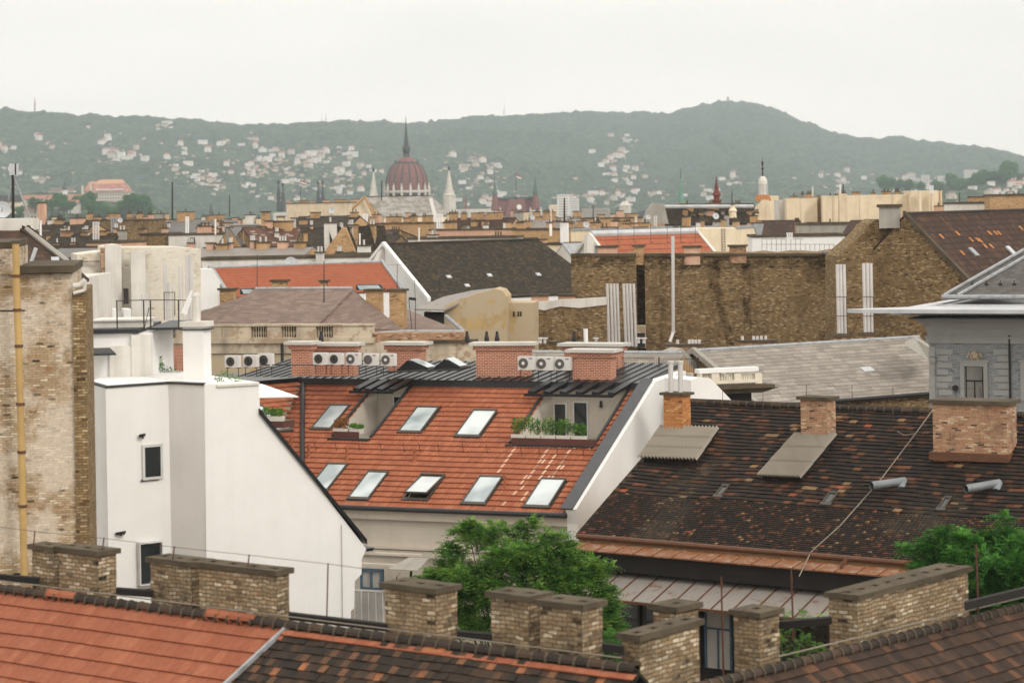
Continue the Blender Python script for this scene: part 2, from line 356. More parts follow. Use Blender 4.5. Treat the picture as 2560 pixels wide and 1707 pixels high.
def chim(parent, x0, x1, yt, yb, D, d=.7, ang=30, m='chbrick', cm='cap', pots=0, pot='tan', split=False, pmat='steel', ph=.6, over=.09, capt=.14, name='chimney', down=1.0, pr=.1):
    """a chimney whose outline spans x0..x1 and yt..yb in the photograph, at depth D"""
    s = F/D; xc = (x0+x1)/2; a = math.radians(ang)
    w = max(((x1-x0)/s-d*abs(math.sin(a)))/math.cos(a), .35)
    top = P(xc, yt, D); bot = P(xc, yb, D); H = top.z-bot.z+down
    far = D > 300
    mb = MB(); mb.cb(Vector((top.x, top.y, bot.z-down)), w-over*1.2, d-over*.6, H-capt, ang, 0)
    c0 = Vector((top.x, top.y, top.z-capt))
    if far:
        mb.cb(c0, w+over, d+over, capt, ang, 1)
        for k in range(pots):
            e1, e2 = ax(ang); mb.tube(top+e1*((k+.5)/pots-.5)*w*.8, top+e1*((k+.5)/pots-.5)*w*.8+Z*ph, pr, pr*.9, 6, 1)
        return mb.build(name, [M[m], M[cm]], parent)
    o = mb.build(name, M[m], parent)
    cb = MB(); cb.cb(c0, w+over*2, d+over*2, capt, ang); e1, e2 = ax(ang)
    nh = max(1, int(w/.45))
    if D < 75:   # flue openings let into the cap
        cb = MB(); fw = .22; hw, hd = (w+over*2)/2, (d+over*2)/2
        cb.box(c0-e1*hw-e2*hd, e1*hw*2, e2*(hd-fw/2), Z*capt); cb.box(c0-e1*hw+e2*fw/2, e1*hw*2, e2*(hd-fw/2), Z*capt)
        xs = [-hw]+[-hw+(2*hw)*(k+.5)/nh+q for k in range(nh) for q in (-.13, .13)]+[hw]
        for k in range(0, len(xs), 2): cb.box(c0+e1*xs[k]-e2*fw/2, e1*(xs[k+1]-xs[k]), e2*fw, Z*capt)
    cb.build('cap', M[cm], o)
    for k in range(pots):
        pb = MB(); p = top+e1*((k+.5)/pots-.5)*w*.8; pb.tube(p-Z*.05, p+Z*ph, pr, pr, 8); pb.tube(p+Z*ph, p+Z*(ph+.05), pr*1.35, pr*1.35, 8)
        pb.build('flue', M[pmat], o)
    return o

def solveL(Rl, e1, xr):
    k = (uv(xr, 560)[0])/F; return (Rl.x-k*Rl.y)/(-e1.x+k*e1.y) if abs(-e1.x+k*e1.y) > 1e-6 else 10
def gab(label, x0, y0, D, x1, y1, ang, xr, roof, wall, w=None, name='building', over=.25, th=.14, hip=(0, 0), cat='building', top=0, tiled=None, group=None, coping=None, backw=None):
    """gabled building: left ridge end at photo point (x0,y0) and depth D, left eave end seen at (x1,y1)"""
    e1, e2 = ax(ang); Rl = P(x0, y0, D); u, v = uv(x1, y1); k, q = u/F, v/F
    if w is None:
        w = (Rl.x-k*Rl.y)/(e2.x-k*e2.y)
    De = Rl.y-e2.y*w; ze = E-q*De; L = solveL(Rl, e1, xr)
    El = Rl-e2*w; El.z = ze; zr = Rl.z; bw = backw or w
    Bl = Rl+e2*bw; Bl.z = ze
    root = thing(name, label, cat, Vector((El.x, El.y, 0))+e1*L/2+e2*w, group)
    h0, h1 = hip
    mb = MB()
    base = lambda p: Vector((p.x, p.y, 0))
    Er, Br = El+e1*L, Bl+e1*L; RL, RR = Rl+e1*h0, Rl+e1*(L-h1)
    mb.face([base(El), base(Er), Er, El]); mb.face([base(Br), base(Bl), Bl, Br])
    if h0: mb.face([base(Bl), base(El), El, Bl])
    else: mb.face([base(Bl), base(El), El, Rl, Bl])
    if h1: mb.face([base(Er), base(Br), Br, Er])
    else: mb.face([base(Er), base(Br), Br, RR, Er])
    mb.build('wall', M[wall], root)
    n = (e1.cross(Rl-El)).normalized(); n = n if n.z > 0 else -n
    s = (Rl-El).normalized(); o = s*-over if over else Vector((0, 0, 0)); gx = e1*(0 if coping else .12)
    rb = MB(); d = n*th
    rb.prism([El+o-gx*(not h0), Er+o+gx*(not h1), RR+gx*(not h1), RL-gx*(not h0)], d)
    n2 = ((Rl-Bl).cross(e1)).normalized(); n2 = n2 if n2.z > 0 else -n2
    s2 = (Rl-Bl).normalized()*-over
    rb.prism([Bl+s2, Br+s2, RR, RL], n2*th)
    if h0: rb.prism([El+o, Bl+s2, RL], Z*th)
    if h1: rb.prism([Er+o, Br+s2, RR], Z*th)
    ro = rb.build('roof', M[roof], root)
    cb = MB(); cb.tube(RL+Z*.1, RR+Z*.1, .17, .17, 6); cb.build('ridge_capping', M['ridge' if roof not in ('slate', 'shingle', 'forange', 'smooth') else 'zinc'], ro)
    if coping:
        for (aa, bb, cc) in ((El, Rl, Bl),)+(((Er, Rl+e1*L, Br),) if coping[1:] else ()):
            c = MB(); up = Z*.35
            sgn = -1 if aa is El else 1
            for p_, q_ in (((aa-s*over, bb),) if ang < -45 else ((aa-s*over, bb), (cc+s2, bb))): c.prism([p_+Z*.0, q_, q_+up, p_+up], e1*.35*sgn)
            c.build('parapet_coping', M[coping[0]], root)
    return dict(root=root, roof=ro, El=El, Er=Er, Rl=Rl, Rr=Rl+e1*L, Bl=Bl, e1=e1, e2=e2, w=w, L=L, n=n, s=(Rl-El), ze=ze, zr=zr)
def flat(label, x0, x1, yt, D, dep, ang, wall, top='gravel', name='building', cat='building', cap=.25, capm='cap', over=.12, group=None, ytr=None):
    e1, e2 = ax(ang); A = P(x0, yt, D); L = solveL(A, e1, x1)
    root = thing(name, label, cat, Vector((A.x, A.y, 0))+e1*L/2+e2*dep/2, group)
    mb = MB(); mb.box(Vector((A.x, A.y, 0)), e1*L, e2*dep, Z*(A.z-cap)); mb.build('wall', M[wall], root)
    c = MB(); o = A-Z*cap-e1*over-e2*over
    c.box(o, e1*(L+2*over), e2*.4, Z*cap); c.box(o+e2*(dep+2*over-.4), e1*(L+2*over), e2*.4, Z*cap)
    c.box(o+e2*.4, e1*.4, e2*(dep+2*over-.8), Z*cap); c.box(o+e2*.4+e1*(L+2*over-.4), e1*.4, e2*(dep+2*over-.8), Z*cap)
    c.build('parapet_coping', M[capm], root)
    r = MB(); r.box(A-Z*cap+e1*.3+e2*.3, e1*(L-.6), e2*(dep-.6), Z*(cap*.45)); ro = r.build('roof', M[top], root)
    return dict(root=root, roof=ro, A=A, e1=e1, e2=e2, L=L)
def pxwin(parent, x0, x1, y0, y1, D, ang=0, pane='dglass', fr='wframe', name='window', fw=.06, mull=0, out=.06, sill=None):
    """window whose opening spans the photo rectangle, standing `out` proud of the wall"""
    e1, e2 = ax(ang); A = P(x0, y1, D); s = F/D; w = (x1-x0)/s/max(math.cos(math.radians(ang)), .3); h = (y1-y0)/s
    o = A-e2*out
    f = MB(); f.box(o, e1*fw, e2*out*1.5, Z*h); f.box(o+e1*(w-fw), e1*fw, e2*out*1.5, Z*h)
    f.box(o+e1*fw, e1*(w-2*fw), e2*out*1.5, Z*fw); f.box(o+e1*fw+Z*(h-fw), e1*(w-2*fw), e2*out*1.5, Z*fw)
    for k in range(mull): f.box(o+e1*(w*(k+1)/(mull+1)-fw/2)+Z*fw, e1*fw, e2*out, Z*(h-2*fw))
    fo = f.build(name, M[fr], parent)
    g = MB(); g.box(o+e1*fw+Z*fw+e2*out*.5, e1*(w-2*fw), e2*out*.7, Z*(h-2*fw)); g.build('pane', M[pane], fo)
    if sill:
        q = MB(); q.box(o-e2*.12-e1*.05-Z*.06, e1*(w+.1), e2*.15, Z*.06); q.build('sill', M[sill], fo)
    return fo
def roofwin(parent, O, U, V, a0, a1, b0, b1, tilt=0, pane='glass', name='skylight', lit=False):
    """roof window lying in the roof plane, a along the eave, b up the slope"""
    N = U.cross(V).normalized(); N = N if N.z > 0 else -N
    o = O+U*a0+V*b0+N*.03; w, h = a1-a0, b1-b0; t = .09
    f = MB()
    f.box(o-U*.05-V*.14, U*(w+.1), V*.22, N*.11); f.box(o+V*(h-.1), U*w, V*.12, N*.14)
    f.box(o+V*.08, U*.07, V*(h-.18), N*.13); f.box(o+U*(w-.07)+V*.08, U*.07, V*(h-.18), N*.13)
    fo = f.build(name, M['frame'], parent)
    if tilt:      # sash swung open about its middle
        g = MB(); m = o+V*h/2+N*.15; V2 = (V*math.cos(tilt)+N*-math.sin(tilt)).normalized(); N2 = U.cross(V2).normalized(); N2 = N2 if N2.z > 0 else -N2
        g.box(m-V2*h*.42+U*.1, U*(w-.2), V2*h*.84, N2*.05); g.build('pane', M[pane], fo)
        k = MB(); k.box(m-V2*h*.46+U*.03, U*(w-.06), V2*.08, N2*.09); k.box(m-V2*h*.46+U*.03, U*.07, V2*h*.9, N2*.09); k.box(m-V2*h*.46+U*(w-.1), U*.07, V2*h*.9, N2*.09); k.build('sash', M['frame'], fo)
        bk = MB(); bk.box(o+U*.07+V*.08, U*(w-.14), V*(h-.18), N*.03); bk.build('opening', M['dglass'], fo)
    else:
        g = MB(); g.box(o+U*.07+V*.08, U*(w-.14), V*(h-.18), N*.10); g.build('pane', M[pane], fo)
    return fo
def prismpx(pts, D, dep, ang=0):
    """outline given in photo points on a vertical plane at depth D (at its first point), with real thickness"""
    e1, e2 = ax(ang); O = P(pts[0][0], pts[0][1], D)
    mb = MB(); mb.prism([RP(x, y, O, e2) for x, y in pts], e2*dep); return mb
def leaves(mb, c, rx, ry, rz, n, size, m=0, shell=.55):
    for _ in range(n):
        while True:
            p = Vector((R.uniform(-1, 1), R.uniform(-1, 1), R.uniform(-1, 1)))
            if p.length <= 1 and p.length > R.random()*shell: break
        q = c+Vector((p.x*rx, p.y*ry, p.z*rz)); d = (p*.6+Vector((R.gauss(0, .6), R.gauss(0, .6), R.gauss(0, .4)))).normalized()
        a = d.orthogonal().normalized(); a = (Matrix.Rotation(R.uniform(0, 6.28), 3, d) @ a); b = d.cross(a); s = size*R.uniform(.6, 1.3)
        mb.face([q-a*s, q+b*s*.36, q+a*s-d*s*.25, q-b*s*.36], m)
def fronds(mb, c, r, n, size):
    """compound leaves: a drooping stalk with pairs of narrow leaflets"""
    for _ in range(n):
        d = Vector((R.gauss(0, 1), R.gauss(0, 1), R.gauss(.25, .75))).normalized(); q = c+Vector((d.x*r, d.y*r, d.z*r*.7))*R.uniform(.35, 1.0)
        o = (Vector((d.x, d.y, d.z*.5))+Vector((R.gauss(0, .4), R.gauss(0, .4), R.gauss(.05, .3)))).normalized(); s = o.cross(Z)
        if s.length < .1: s = Vector((1, 0, 0))
        s.normalize(); ln = size*R.uniform(3.2, 5.5); k = 5
        for i in range(k):
            f = (i+.5)/k; p = q+o*ln*f-Z*(ln*.45*f*f); w = size*(1.15-.5*f)
            for sg in (-1, 1):
                t = (s*sg+o*.45-Z*R.uniform(.0, .5)).normalized(); u_ = (o-t*o.dot(t)).normalized()
                mb.face([p, p+t*w*.5+u_*w*.34, p+t*w, p+t*w*.5-u_*w*.34])
def tree(name, label, base, blobs, n, size, mat, cat='tree', group=None, trunk=.16, loc=None):
    """blobs: (centre, radius) clumps; trunk and limbs run from base to every clump"""
    root = thing(name, label, cat, base, group)
    t = MB(); mid = base+(sum((b[0] for b in blobs), Vector((0, 0, 0)))/len(blobs)-base)*.55
    t.tube(base, mid, trunk, trunk*.6, 8)
    for c, r in blobs:
        k = mid+(c-mid)*.5+Vector((0, 0, r*.1)); t.tube(mid, k, trunk*.45, trunk*.25, 6); t.tube(k, c, trunk*.25, trunk*.08, 5)
    t.build('trunk', M['bark'], root)
    mb = MB(); tot = sum(b[1]**2 for b in blobs)
    for c, r in blobs:
        k = int(n*r*r/tot/10); sub = max(4, int(11*r))
        for _ in range(sub):
            d = Vector((R.gauss(0, 1), R.gauss(0, 1), R.gauss(0, .8))).normalized()*r*R.uniform(.25, .95)
            fronds(mb, c+d, r*R.uniform(.2, .38), max(2, k//sub), size)
    mb.build('crown', M[mat], root); return root
def posts_and_wire(name, label, cat, pts, hs, m='rusti', r=.012, group=None, wire='rusti', r2=.006):
    root = thing(name, label, cat, pts[0]-Z*hs, group)
    w = MB()
    for p in pts: q = MB(); q.tube(p-Z*hs, p, r, r, 5); q.build('post', M[m], root)
    for a, b in zip(pts, pts[1:]):
        mid = (a+b)/2-Z*.04; w.tube(a, mid, r2, r2, 4); w.tube(mid, b, r2, r2, 4)
    w.build('wire', M[wire], root); return root

# ------------------------------------------------------------------ ground
g = MB(); g.face([(-9000, -400, 0), (9000, -400, 0), (9000, 12000, 0), (-9000, 12000, 0)]); tag(g.build('ground', M['soil']), kind='structure')

# ================================================================== ORANGE TILED BUILDING (the middle of the picture)
e1, e2 = ax(23); OA = P(1416, 1288, 115)
KT = P(1615, 968, 125.5); rn, rise = (KT-OA).dot(e2), KT.z-OA.z
U = e1; V = (e2*rn+Z*rise).normalized(); S = math.hypot(rn, rise); Nn = U.cross(V).normalized(); Nn = Nn if Nn.z > 0 else -Nn
L0 = 22.0; O = OA-e1*L0
def rc(x, y): p = RP(x, y, O, Nn)-O; return p.dot(U), p.dot(V)
ob = thing('apartment_building', 'orange tiled apartment building with two roof terraces, eight skylights and black metal roof top', 'building', Vector((OA.x, OA.y, 0))-e1*8+e2*6)
T1 = [rc(*p) for p in ((943, 962), (834, 1093), (924, 1098), (1032, 960))]
T2 = [rc(*p) for p in ((1381, 968), (1272, 1112), (1501, 1115), (1604, 971))]
def box2(T): return min(T[0][0], T[1][0])*.5+max(T[0][0], T[1][0])*.5, (T[2][0]+T[3][0])/2, (T[1][1]+T[2][1])/2
t1 = box2(T1); t2 = box2(T2); t2 = (t2[0], t2[1]-.5, t2[2])
wins = [((779, 1074), (876, 1017), 0), ((997, 1082), (1100, 1022), 0), ((1139, 1092), (1245, 1030), 0), ((770, 1226), (871, 1164), 0), ((871, 1248), (973, 1184), 0),
        ((1009, 1250), (1114, 1191), .14), ((1155, 1260), (1259, 1196), 0), ((1310, 1268), (1417, 1202), 0)]
wr = []
for bl, tr, tl in wins:
    a0, b0 = rc(*bl); a1, b1 = rc(*tr)
    wr.append((a0, a1, b0, b1, tl))
av = rc(758, 955)[0]
def clip(a, b):
    for t in (t1, t2):
        if t[0] < a < t[1] and b > t[2]: return False
    for w in wr:
        if w[0] < a < w[1] and w[2] < b < w[3]: return False
    return a > av-.1+(S-b)*.25 and a < L0-.25
mb = tileroof(O, U, V, L0, S, 25, .2, clip, .03, .07, sag=.02)
roof = mb.build('roof', M['orange'], ob)
# pale lime streaks down the tiles are thin washed stains: separate coat of single tiles
for k, (a0, a1, b0, b1, tl) in enumerate(wr): roofwin(ob, O, U, V, a0, a1, b0, b1, tl)
for (sx, sy, ex, ey) in ((1290, 1118, 1228, 1200), (1372, 1118, 1300, 1215), (1400, 1118, 1340, 1200), (1418, 1125, 1370, 1205), (1470, 1120, 1462, 1132), (1395, 1180, 1290, 1262), (1430, 1130, 1395, 1160), (1350, 1160, 1320, 1195), (1300, 1225, 1255, 1262)):
    st = MB(); a0, b0 = rc(sx, sy); a1, b1 = rc(ex, ey); n = int(abs(b1-b0)/(S/25))+1; h = S/25
    for j in range(n):
        f = j/max(n-1, 1); a = a0+(a1-a0)*f; i = round(a/.2); jj = round((b0+(b1-b0)*f)/h)
        if not clip(i*.2+.1, jj*h+.1) or R.random() < .15: continue
        q = O+U*(i*.2)+V*(jj*h)+Nn*.012
        st_n = 1; st.face([q+Nn*.095+U*.04, q+U*.16+Nn*.095, q+U*.16+V*h*.96+Nn*.03, q+U*.04+V*h*.96+Nn*.03])
    if st.f: st.build('lime_stain', M['pink'], roof)
# second slope of the left wing, meeting the main slope in a metal valley
e4 = Vector((-.70, -.71, 0)); e5 = Vector((.71, -.70, 0)); VT = O+U*av+V*S; VT.z += .02
V2 = (e5*-2.0+Z*.9).normalized(); O2 = VT-V2*12.5
def clip2(a, b):
    p = O2+e4*a+V2*b
    return (p-O).dot(U) < av-.05+(S-(p-O).dot(V))*.28 and a < 9
wp = RP(470/3.675+540+30, 1020, O2, e4.cross(V2).normalized())
ang_ = None
w2b = tileroof(O2-e4*6, e4, V2, 15, 12.5, 25, .2, lambda a, b: clip2(a-6, b), .03, .07)
roof2 = w2b.build('roof', M['orange'], ob)
N2 = e4.cross(V2).normalized(); N2 = N2 if N2.z > 0 else -N2
p0 = RP(672, 1050, O2, N2)-O2
roofwin(ob, O2-V2*0, e4, V2, p0.dot(e4)-.5, p0.dot(e4)+.75, p0.dot(V2)-1.3, p0.dot(V2)+1.4)
vb = MB(); va = VT+Nn*.12; vd = RP(757, 1185, O, Nn)+Nn*.12
vb.tube(va, vd, .13, .13, 6); vb.build('valley_gutter', M['blackm'], ob)
# walls: facade, fire wall with sloping coping, back
def Gz(a, r, z): return OA+e1*a+e2*r+Z*z
fb = MB(); b0 = Gz(-24, .35, 0); fb.box(Vector((b0.x, b0.y, 0)), e1*24, e2*.45, Z*(OA.z-.05))
fb.build('wall', M['beige'], ob)
cb = MB(); cb.box(Gz(-24, .1, -.55), e1*24, e2*.25, Z*.5); cb.box(Gz(-24, .0, -.12), e1*24, e2*.1, Z*.1); cb.box(Gz(-24, .17, -2.0), e1*24, e2*.18, Z*.14); cb.box(Gz(-24, .23, -2.35), e1*24, e2*.12, Z*.3)
cb.box(Gz(-24, .2, -4.2), e1*24, e2*.15, Z*.12)
cb.build('cornice', M['beige'], ob)
gt = MB(); gt.tube(Gz(-24, -.1, .0), Gz(.05, -.1, .0), .12, .12, 8); gt.build('gutter', M['blackm'], ob)
fw = MB(); hh = .32
pts = [Vector((Gz(0, .1, 0).x, Gz(0, .1, 0).y, 0)), Gz(0, .1, -.4), Gz(0, -.1, .0)+Z*hh, Gz(0, rn, rise)+Z*hh, Gz(0, rn+4.8, rise+.5), Vector((Gz(0, rn+4.8, 0).x, Gz(0, rn+4.8, 0).y, 0))]
fw.prism(pts, e1*.55); fw.build('fire_wall', M['white'], ob)
cp = MB(); cp.box(Gz(-.25, -.15, hh-.02), e1*.62, V*(S+.25), Nn*.07); cp.build('parapet_coping', M['coping'], ob)
bw = MB(); q = Gz(-24, rn+5.8, 0); bw.box(Vector((q.x, q.y, 0)), e1*24.5, e2*.4, Z*(OA.z+rise+.3)); bw.build('wall', M['beige'], ob)
# black standing-seam top
mt = MB(); a0 = -24.2; top0 = Gz(a0, rn-.35, rise+.15); td = e2*6.3+Z*.55
mt.box(top0, e1*(24.4-.2), td, Z*.1)
nrm = e1.cross(td).normalized(); nrm = nrm if nrm.z > 0 else -nrm
sm = MB()
for k in range(46):
    sm.box(top0+Z*.1+e1*(.2+k*.53), e1*.035, td, Z*.05)
mo = mt.build('metal_roof', M['black'], ob); sm.build('standing_seam', M['blackm'], mo)
fs = MB(); fs.box(Gz(a0, rn-.45, rise-.12), e1*24.2, e2*.1, Z*.3); fs.build('fascia', M['blackm'], ob)
e6 = e4  # left wing continues the fascia towards the left
f2 = MB(); f2.box(VT-e5*6+Z*.12, e4*9, e5*6.1, Z*.14); f2.build('metal_roof', M['black'], ob)
# terraces cut into the slope
def terrace(t, wdoors, side=True):
    a0, a1, b = t; r0, z0 = b/S*rn, b/S*rise; A = lambda a, r, z: O+e1*a+e2*r+Z*z
    w = MB(); w.box(A(a0, rn-.1, z0-.2), e1*(a1-a0), e2*.3, Z*(rise-z0+.2)); wo = w.build('terrace_wall', M['beige'], ob)
    f = MB(); f.box(A(a0, r0, z0-.3), e1*(a1-a0), e2*(rn-r0), Z*.12); f.build('terrace_floor', M['grey'], ob)
    for aa, sgn in ((a0, -1), (a1, 1)):
        s_ = MB(); s_.prism([A(aa, r0, z0-.2), A(aa, rn, z0-.2), A(aa, rn, rise-.02), A(aa, r0, z0-.02)], e1*.14*sgn); s_.build('terrace_wall', M['beige'], ob)
        k = MB(); k.box(A(aa-(.1 if sgn < 0 else 0), r0, z0)+Nn*.03, e1*.12, V*(S-b), Nn*.14); k.build('terrace_edge_flashing', M['blackm'], ob)
    k = MB(); k.box(A(a0-.2, r0-.35, z0-.28), e1*(a1-a0+.3), e2*.35, Z*.3); k.build('terrace_edge_flashing', M['blackm'], ob)
    for (x0, x1, h) in wdoors:
        o = A(a0+x0, rn-.18, z0-.1); d = MB(); wd = x1-x0
        d.box(o, e1*.07, e2*.07, Z*h); d.box(o+e1*(wd-.07), e1*.07, e2*.07, Z*h); d.box(o+e1*.07+Z*(h-.07), e1*(wd-.14), e2*.07, Z*.07)
        do = d.build('door', M['wframe'], ob)
        g = MB(); g.box(o+e1*.07+e2*.03, e1*(wd-.14), e2*.04, Z*(h-.07)); g.build('pane', M['dglass'], do)
    # slatted awning of dark beams, reaching out from the roof top
    n = max(3, int((a1-a0)/.75)); out = 1.5
    pg = MB(); pg.box(A(a0-.7, rn-out-.65, rise-.38), e1*(a1-a0+.5), e2*.12, Z*.14); pg.build('pergola_rail', M['black'], ob)
    for i in range(n+1):
        a = a0-.15+(a1-a0)*i/n; s_ = MB(); s_.box(A(a, rn-.35, rise+.16), e1*.34-Z*.05, e2*-(out+.2)+Z*-.42-e1*.35, Z*.16); s_.build('pergola_slat', M['black'], ob)
    return A, r0, z0
A1, r01, z01 = terrace(t1, [((t1[1]-t1[0])*.45, (t1[1]-t1[0])*.45+.75, 1.9)])
A2, r02, z02 = terrace(t2, [(.15, .9, 1.75), (1.25, 2.1, 1.85)])
lm = MB(); q = A2(t2[0]+2.85, rn-.2, z02+1.45); lm.tube(q, q+Z*.35, .09, .06, 8); lm.build('wall_lamp', M['dkiron'], ob)
for k, (t, A_, r0_, z0_, wd) in enumerate(((t1, A1, r01, z01, 1.45), (t2, A2, r02, z02, 4.6))):
    s_ = MB(); s_.box(A_(t[0]+.15, r0_-.30, z0_+.05), e1*wd, e2*.08, Z*.32); s_.build('balcony_board', M['shelf'], ob)
def planter(p, w, lab, grp, kind, hgt):
    root = thing('planter', lab, 'planter', p, grp)
    b = MB(); b.prism([p, p+e1*w, p+e1*(w+.03)+Z*.24, p-e1*.03+Z*.24], e2*.26); b.build('box', M['planter'], root)
    if kind:
        f = MB(); nb = max(2, int(w/.3)); hs = []
        for i in range(nb):
            c = p+e1*(w*(i+.5)/nb)+e2*.13+Z*(.24+hgt*.45*R.uniform(.7, 1.2)); hs.append(c)
            leaves(f, c, .24, .2, hgt*.42, 240, .065)
        f.build('plant', M[kind], root)
        sb = MB()
        for c in hs: sb.tube(p+e1*(c-p).dot(e1)+e2*.13+Z*.2, c, .012, .008, 5)
        sb.build('stem', M['bark'], root)
sp = (t2[1]-t2[0]-.2)/5.2
labs = ['white planter with a loose golden green shrub, left end of wide terrace', 'white planter with tall feathery stems beside the terrace door', 'white planter with the widest green bush in the middle of the wide roof terrace',
        'white planter with a thin tall plant before the dark terrace door', 'planter with a round yellow green bush, right end of the wide terrace']
for k in range(5): planter(A2(t2[0]+.1+k*sp, r02-.2, z02+.28), sp*.9, labs[k], 'planters on the wide roof terrace', 'leaf2', [1.0, 1.05, 1.15, 1.0, .8][k])
planter(A1(t1[0]+.1, r01-.2, z01+.28), .8, 'white planter with a ginger brown shrub on the narrow roof terrace', 'planters on the narrow roof terrace', 'leafy3', .75)
planter(A1(t1[0]+1.05, r01-.2, z01+.28), .7, 'white planter with one small green tuft on the narrow roof terrace', 'planters on the narrow roof terrace', 'leaf2', .3)
pq = RP(612, 1052, O2, N2)+Z*.3
for k in range(9):    # snow guards in a row across the slope
    for x in ([790, 842, 900, 954, 1012, 1051, 1098, 1159, 1219][k],):
        p = RP(x, 1128+ (x-790)*.012, O, Nn); s_ = MB(); s_.tube(p, p+Nn*.45+Z*.1, .018, .018, 4); s_.tube(p, p+V*.35+Nn*.06, .018, .018, 4); s_.build('snow_guard', M['dkiron'], roof)
for x in (1305, 1350, 1395, 1460):
    p = RP(x, 1142, O, Nn); s_ = MB(); s_.tube(p, p+Nn*.45+Z*.1, .018, .018, 4); s_.build('snow_guard', M['dkiron'], roof)
for x, y in ((772, 1145), (867, 1150), (1036, 1155), (1262, 1222), (728, 1122)):
    p = RP(x, y, O, Nn) if x > 760 else RP(x, y, O2, N2); s_ = MB(); s_.tube(p, p+Z*.6, .06, .06, 8); s_.tube(p+Z*.55, p+Z*.7, .1, .1, 8); s_.tube(p-Z*.02, p+Z*.12, .14, .08, 8); s_.build('vent_pipe', M['orange'], roof)
# facade openings at the left, above the courtyard
pxwin(ob, 905, 960, 1420, 1470, 118.2, 23, 'interior', 'bframe', mull=1, fw=.1, out=.2)
pxwin(ob, 887, 962, 1473, 1556, 117.8, 23, 'interior', 'wframe', mull=3, fw=.06)
bt = MB()
for x0, x1, y in ((935, 1052, 1386), (1073, 1240, 1396), (900, 1010, 1412)):
    A = P(x0, y, 117.9); bt.box(A, e1*((x1-x0)*117.9/F/.92), e2*.3, Z*.1)
bt.build('string_course', M['beige'], ob)
aw = thing('awning', 'small grey beige awning over the courtyard window beside the lit lamp', 'awning', P(1010, 1425, 115.5))
a_ = MB(); q = P(968, 1424, 115.4); a_.prism([q, q+e1*1.6, q+e1*1.45+e2*1.6+Z*.35, q+e1*.4+e2*1.6+Z*.35], Z*.05); a_.build('canopy', M['grey'], aw)
a_ = MB(); a_.tube(P(1025, 1440, 116.6), P(1028, 1418, 116.2), .03, .03, 5); a_.tube(P(1028, 1470, 116.6), P(1028, 1424, 116.6), .06, .06, 5); a_.build('bracket', M['dkiron'], aw)
lt = NT('lit_bulb'); lt.b.inputs['Emission Color'].default_value = (1, .35, .12, 1); lt.b.inputs['Emission Strength'].default_value = 7; M['bulb'] = lt.out((1, .6, .4, 1))
lp = thing('courtyard_lamp', 'small hanging lamp glowing orange by the beige courtyard wall', 'lamp', P(992, 1453, 115.2))
l_ = MB(); l_.lathe(P(992, 1455, 115.2), [(.02, -.06), (.07, 0), (.06, .08), (.02, .12)], 10); l_.build('bulb', M['bulb'], lp)
l_ = MB(); l_.tube(P(992, 1451, 115.2)-Z*0, P(992, 1440, 115.2), .05, .02, 8); l_.tube(P(992, 1441, 115.2), P(1000, 1430, 117.9), .012, .012, 4); l_.build('bracket', M['dkiron'], lp)
# red brick chimneys on the black roof
def rchim(x0, x1, yt, yb, D, ang, d):
    o = chim(ob, x0, x1, yt, yb, D, d, ang, 'redbrick', 'capl', over=.2, capt=.16, down=.3)
    s = F/D; a = math.radians(ang); w = max(((x1-x0)/s-d*abs(math.sin(a)))/math.cos(a), .35)
    t = P((x0+x1)/2, yt, D); c = MB(); c.cb(Vector((t.x, t.y, t.z-.42)), w+.05, d+.05, .26, ang); c.build('brick_collar', M['redbrick'], o); return o
rchim(735, 902, 856, 926, 131, 20, .7); rchim(722, 790, 853, 925, 129.6, 20, .8); rchim(961, 1071, 854, 912, 131.5, 23, .9); rchim(1183, 1336, 855, 937, 130, 12, .9); rchim(1404, 1566, 857, 932, 131.5, 23, 1.1); rchim(1424, 1546, 872, 958, 127.5, 23, 1.0)
# air conditioners
def acunit(x, y0, y1, D, w, lab, grp, fan='dark', logo=None, ang=23, first=[None]):
    e, f = ax(ang); h = (y1-y0)/(F/D); p = P(x, y1, D)
    root = thing('air_conditioner', lab, 'air conditioner', p, grp); o = p-e*w/2
    b = MB(); b.box(o+Z*.05, e*w, f*.32, Z*(h-.05)); b.build('casing', M['acw'], root)
    c = o+e*w*(.36 if fan != 'dark' else .42)+Z*(h*.5+.02); r = h*.36
    g = MB(); g.tube(c+f*.01, c-f*.02, r, r, 20); go = g.build('fan_grille', M['acg' if fan != 'dark' else 'dkiron'], root)
    g = MB()
    for q in (.92, .7, .48): 
        for i in range(20):
            t0, t1_ = 2*math.pi*i/20, 2*math.pi*(i+1)/20
            A_ = c-f*.03+(e*math.cos(t0)+Z*math.sin(t0))*r*q; B_ = c-f*.03+(e*math.cos(t1_)+Z*math.sin(t1_))*r*q; g.tube(A_, B_, .008, .008, 4, cap=False)
    g.build('grille_ring', M['acg'], go)
    if fan == 'hub': g = MB(); g.tube(c-f*.02, c-f*.05, r*.34, r*.3, 14); g.build('fan_hub', M['achub'], root)
    if logo: g = MB(); g.box(o+e*w*.72+Z*h*.84-f*.012, e*w*.2, f*.01, Z*h*.06+e*.01); g.build('badge', M[logo], root)
    g = MB(); g.box(o+e*w*.1, e*.06, f*.4, Z*.05); g.box(o+e*w*.85, e*.06, f*.4, Z*.05); g.tube(p-f*-.15-e*w*.4-Z*.45, p-f*-.15-e*w*.4, .02, .02, 5); g.tube(p-f*-.15+e*w*.4-Z*.45, p-f*-.15+e*w*.4, .02, .02, 5); g.build('bracket', M['dkiron'], root)
ga, gb_, gc = 'air conditioners left of the chimneys', 'air conditioners between the left brick chimneys', 'air conditioners beside the front brick chimney'
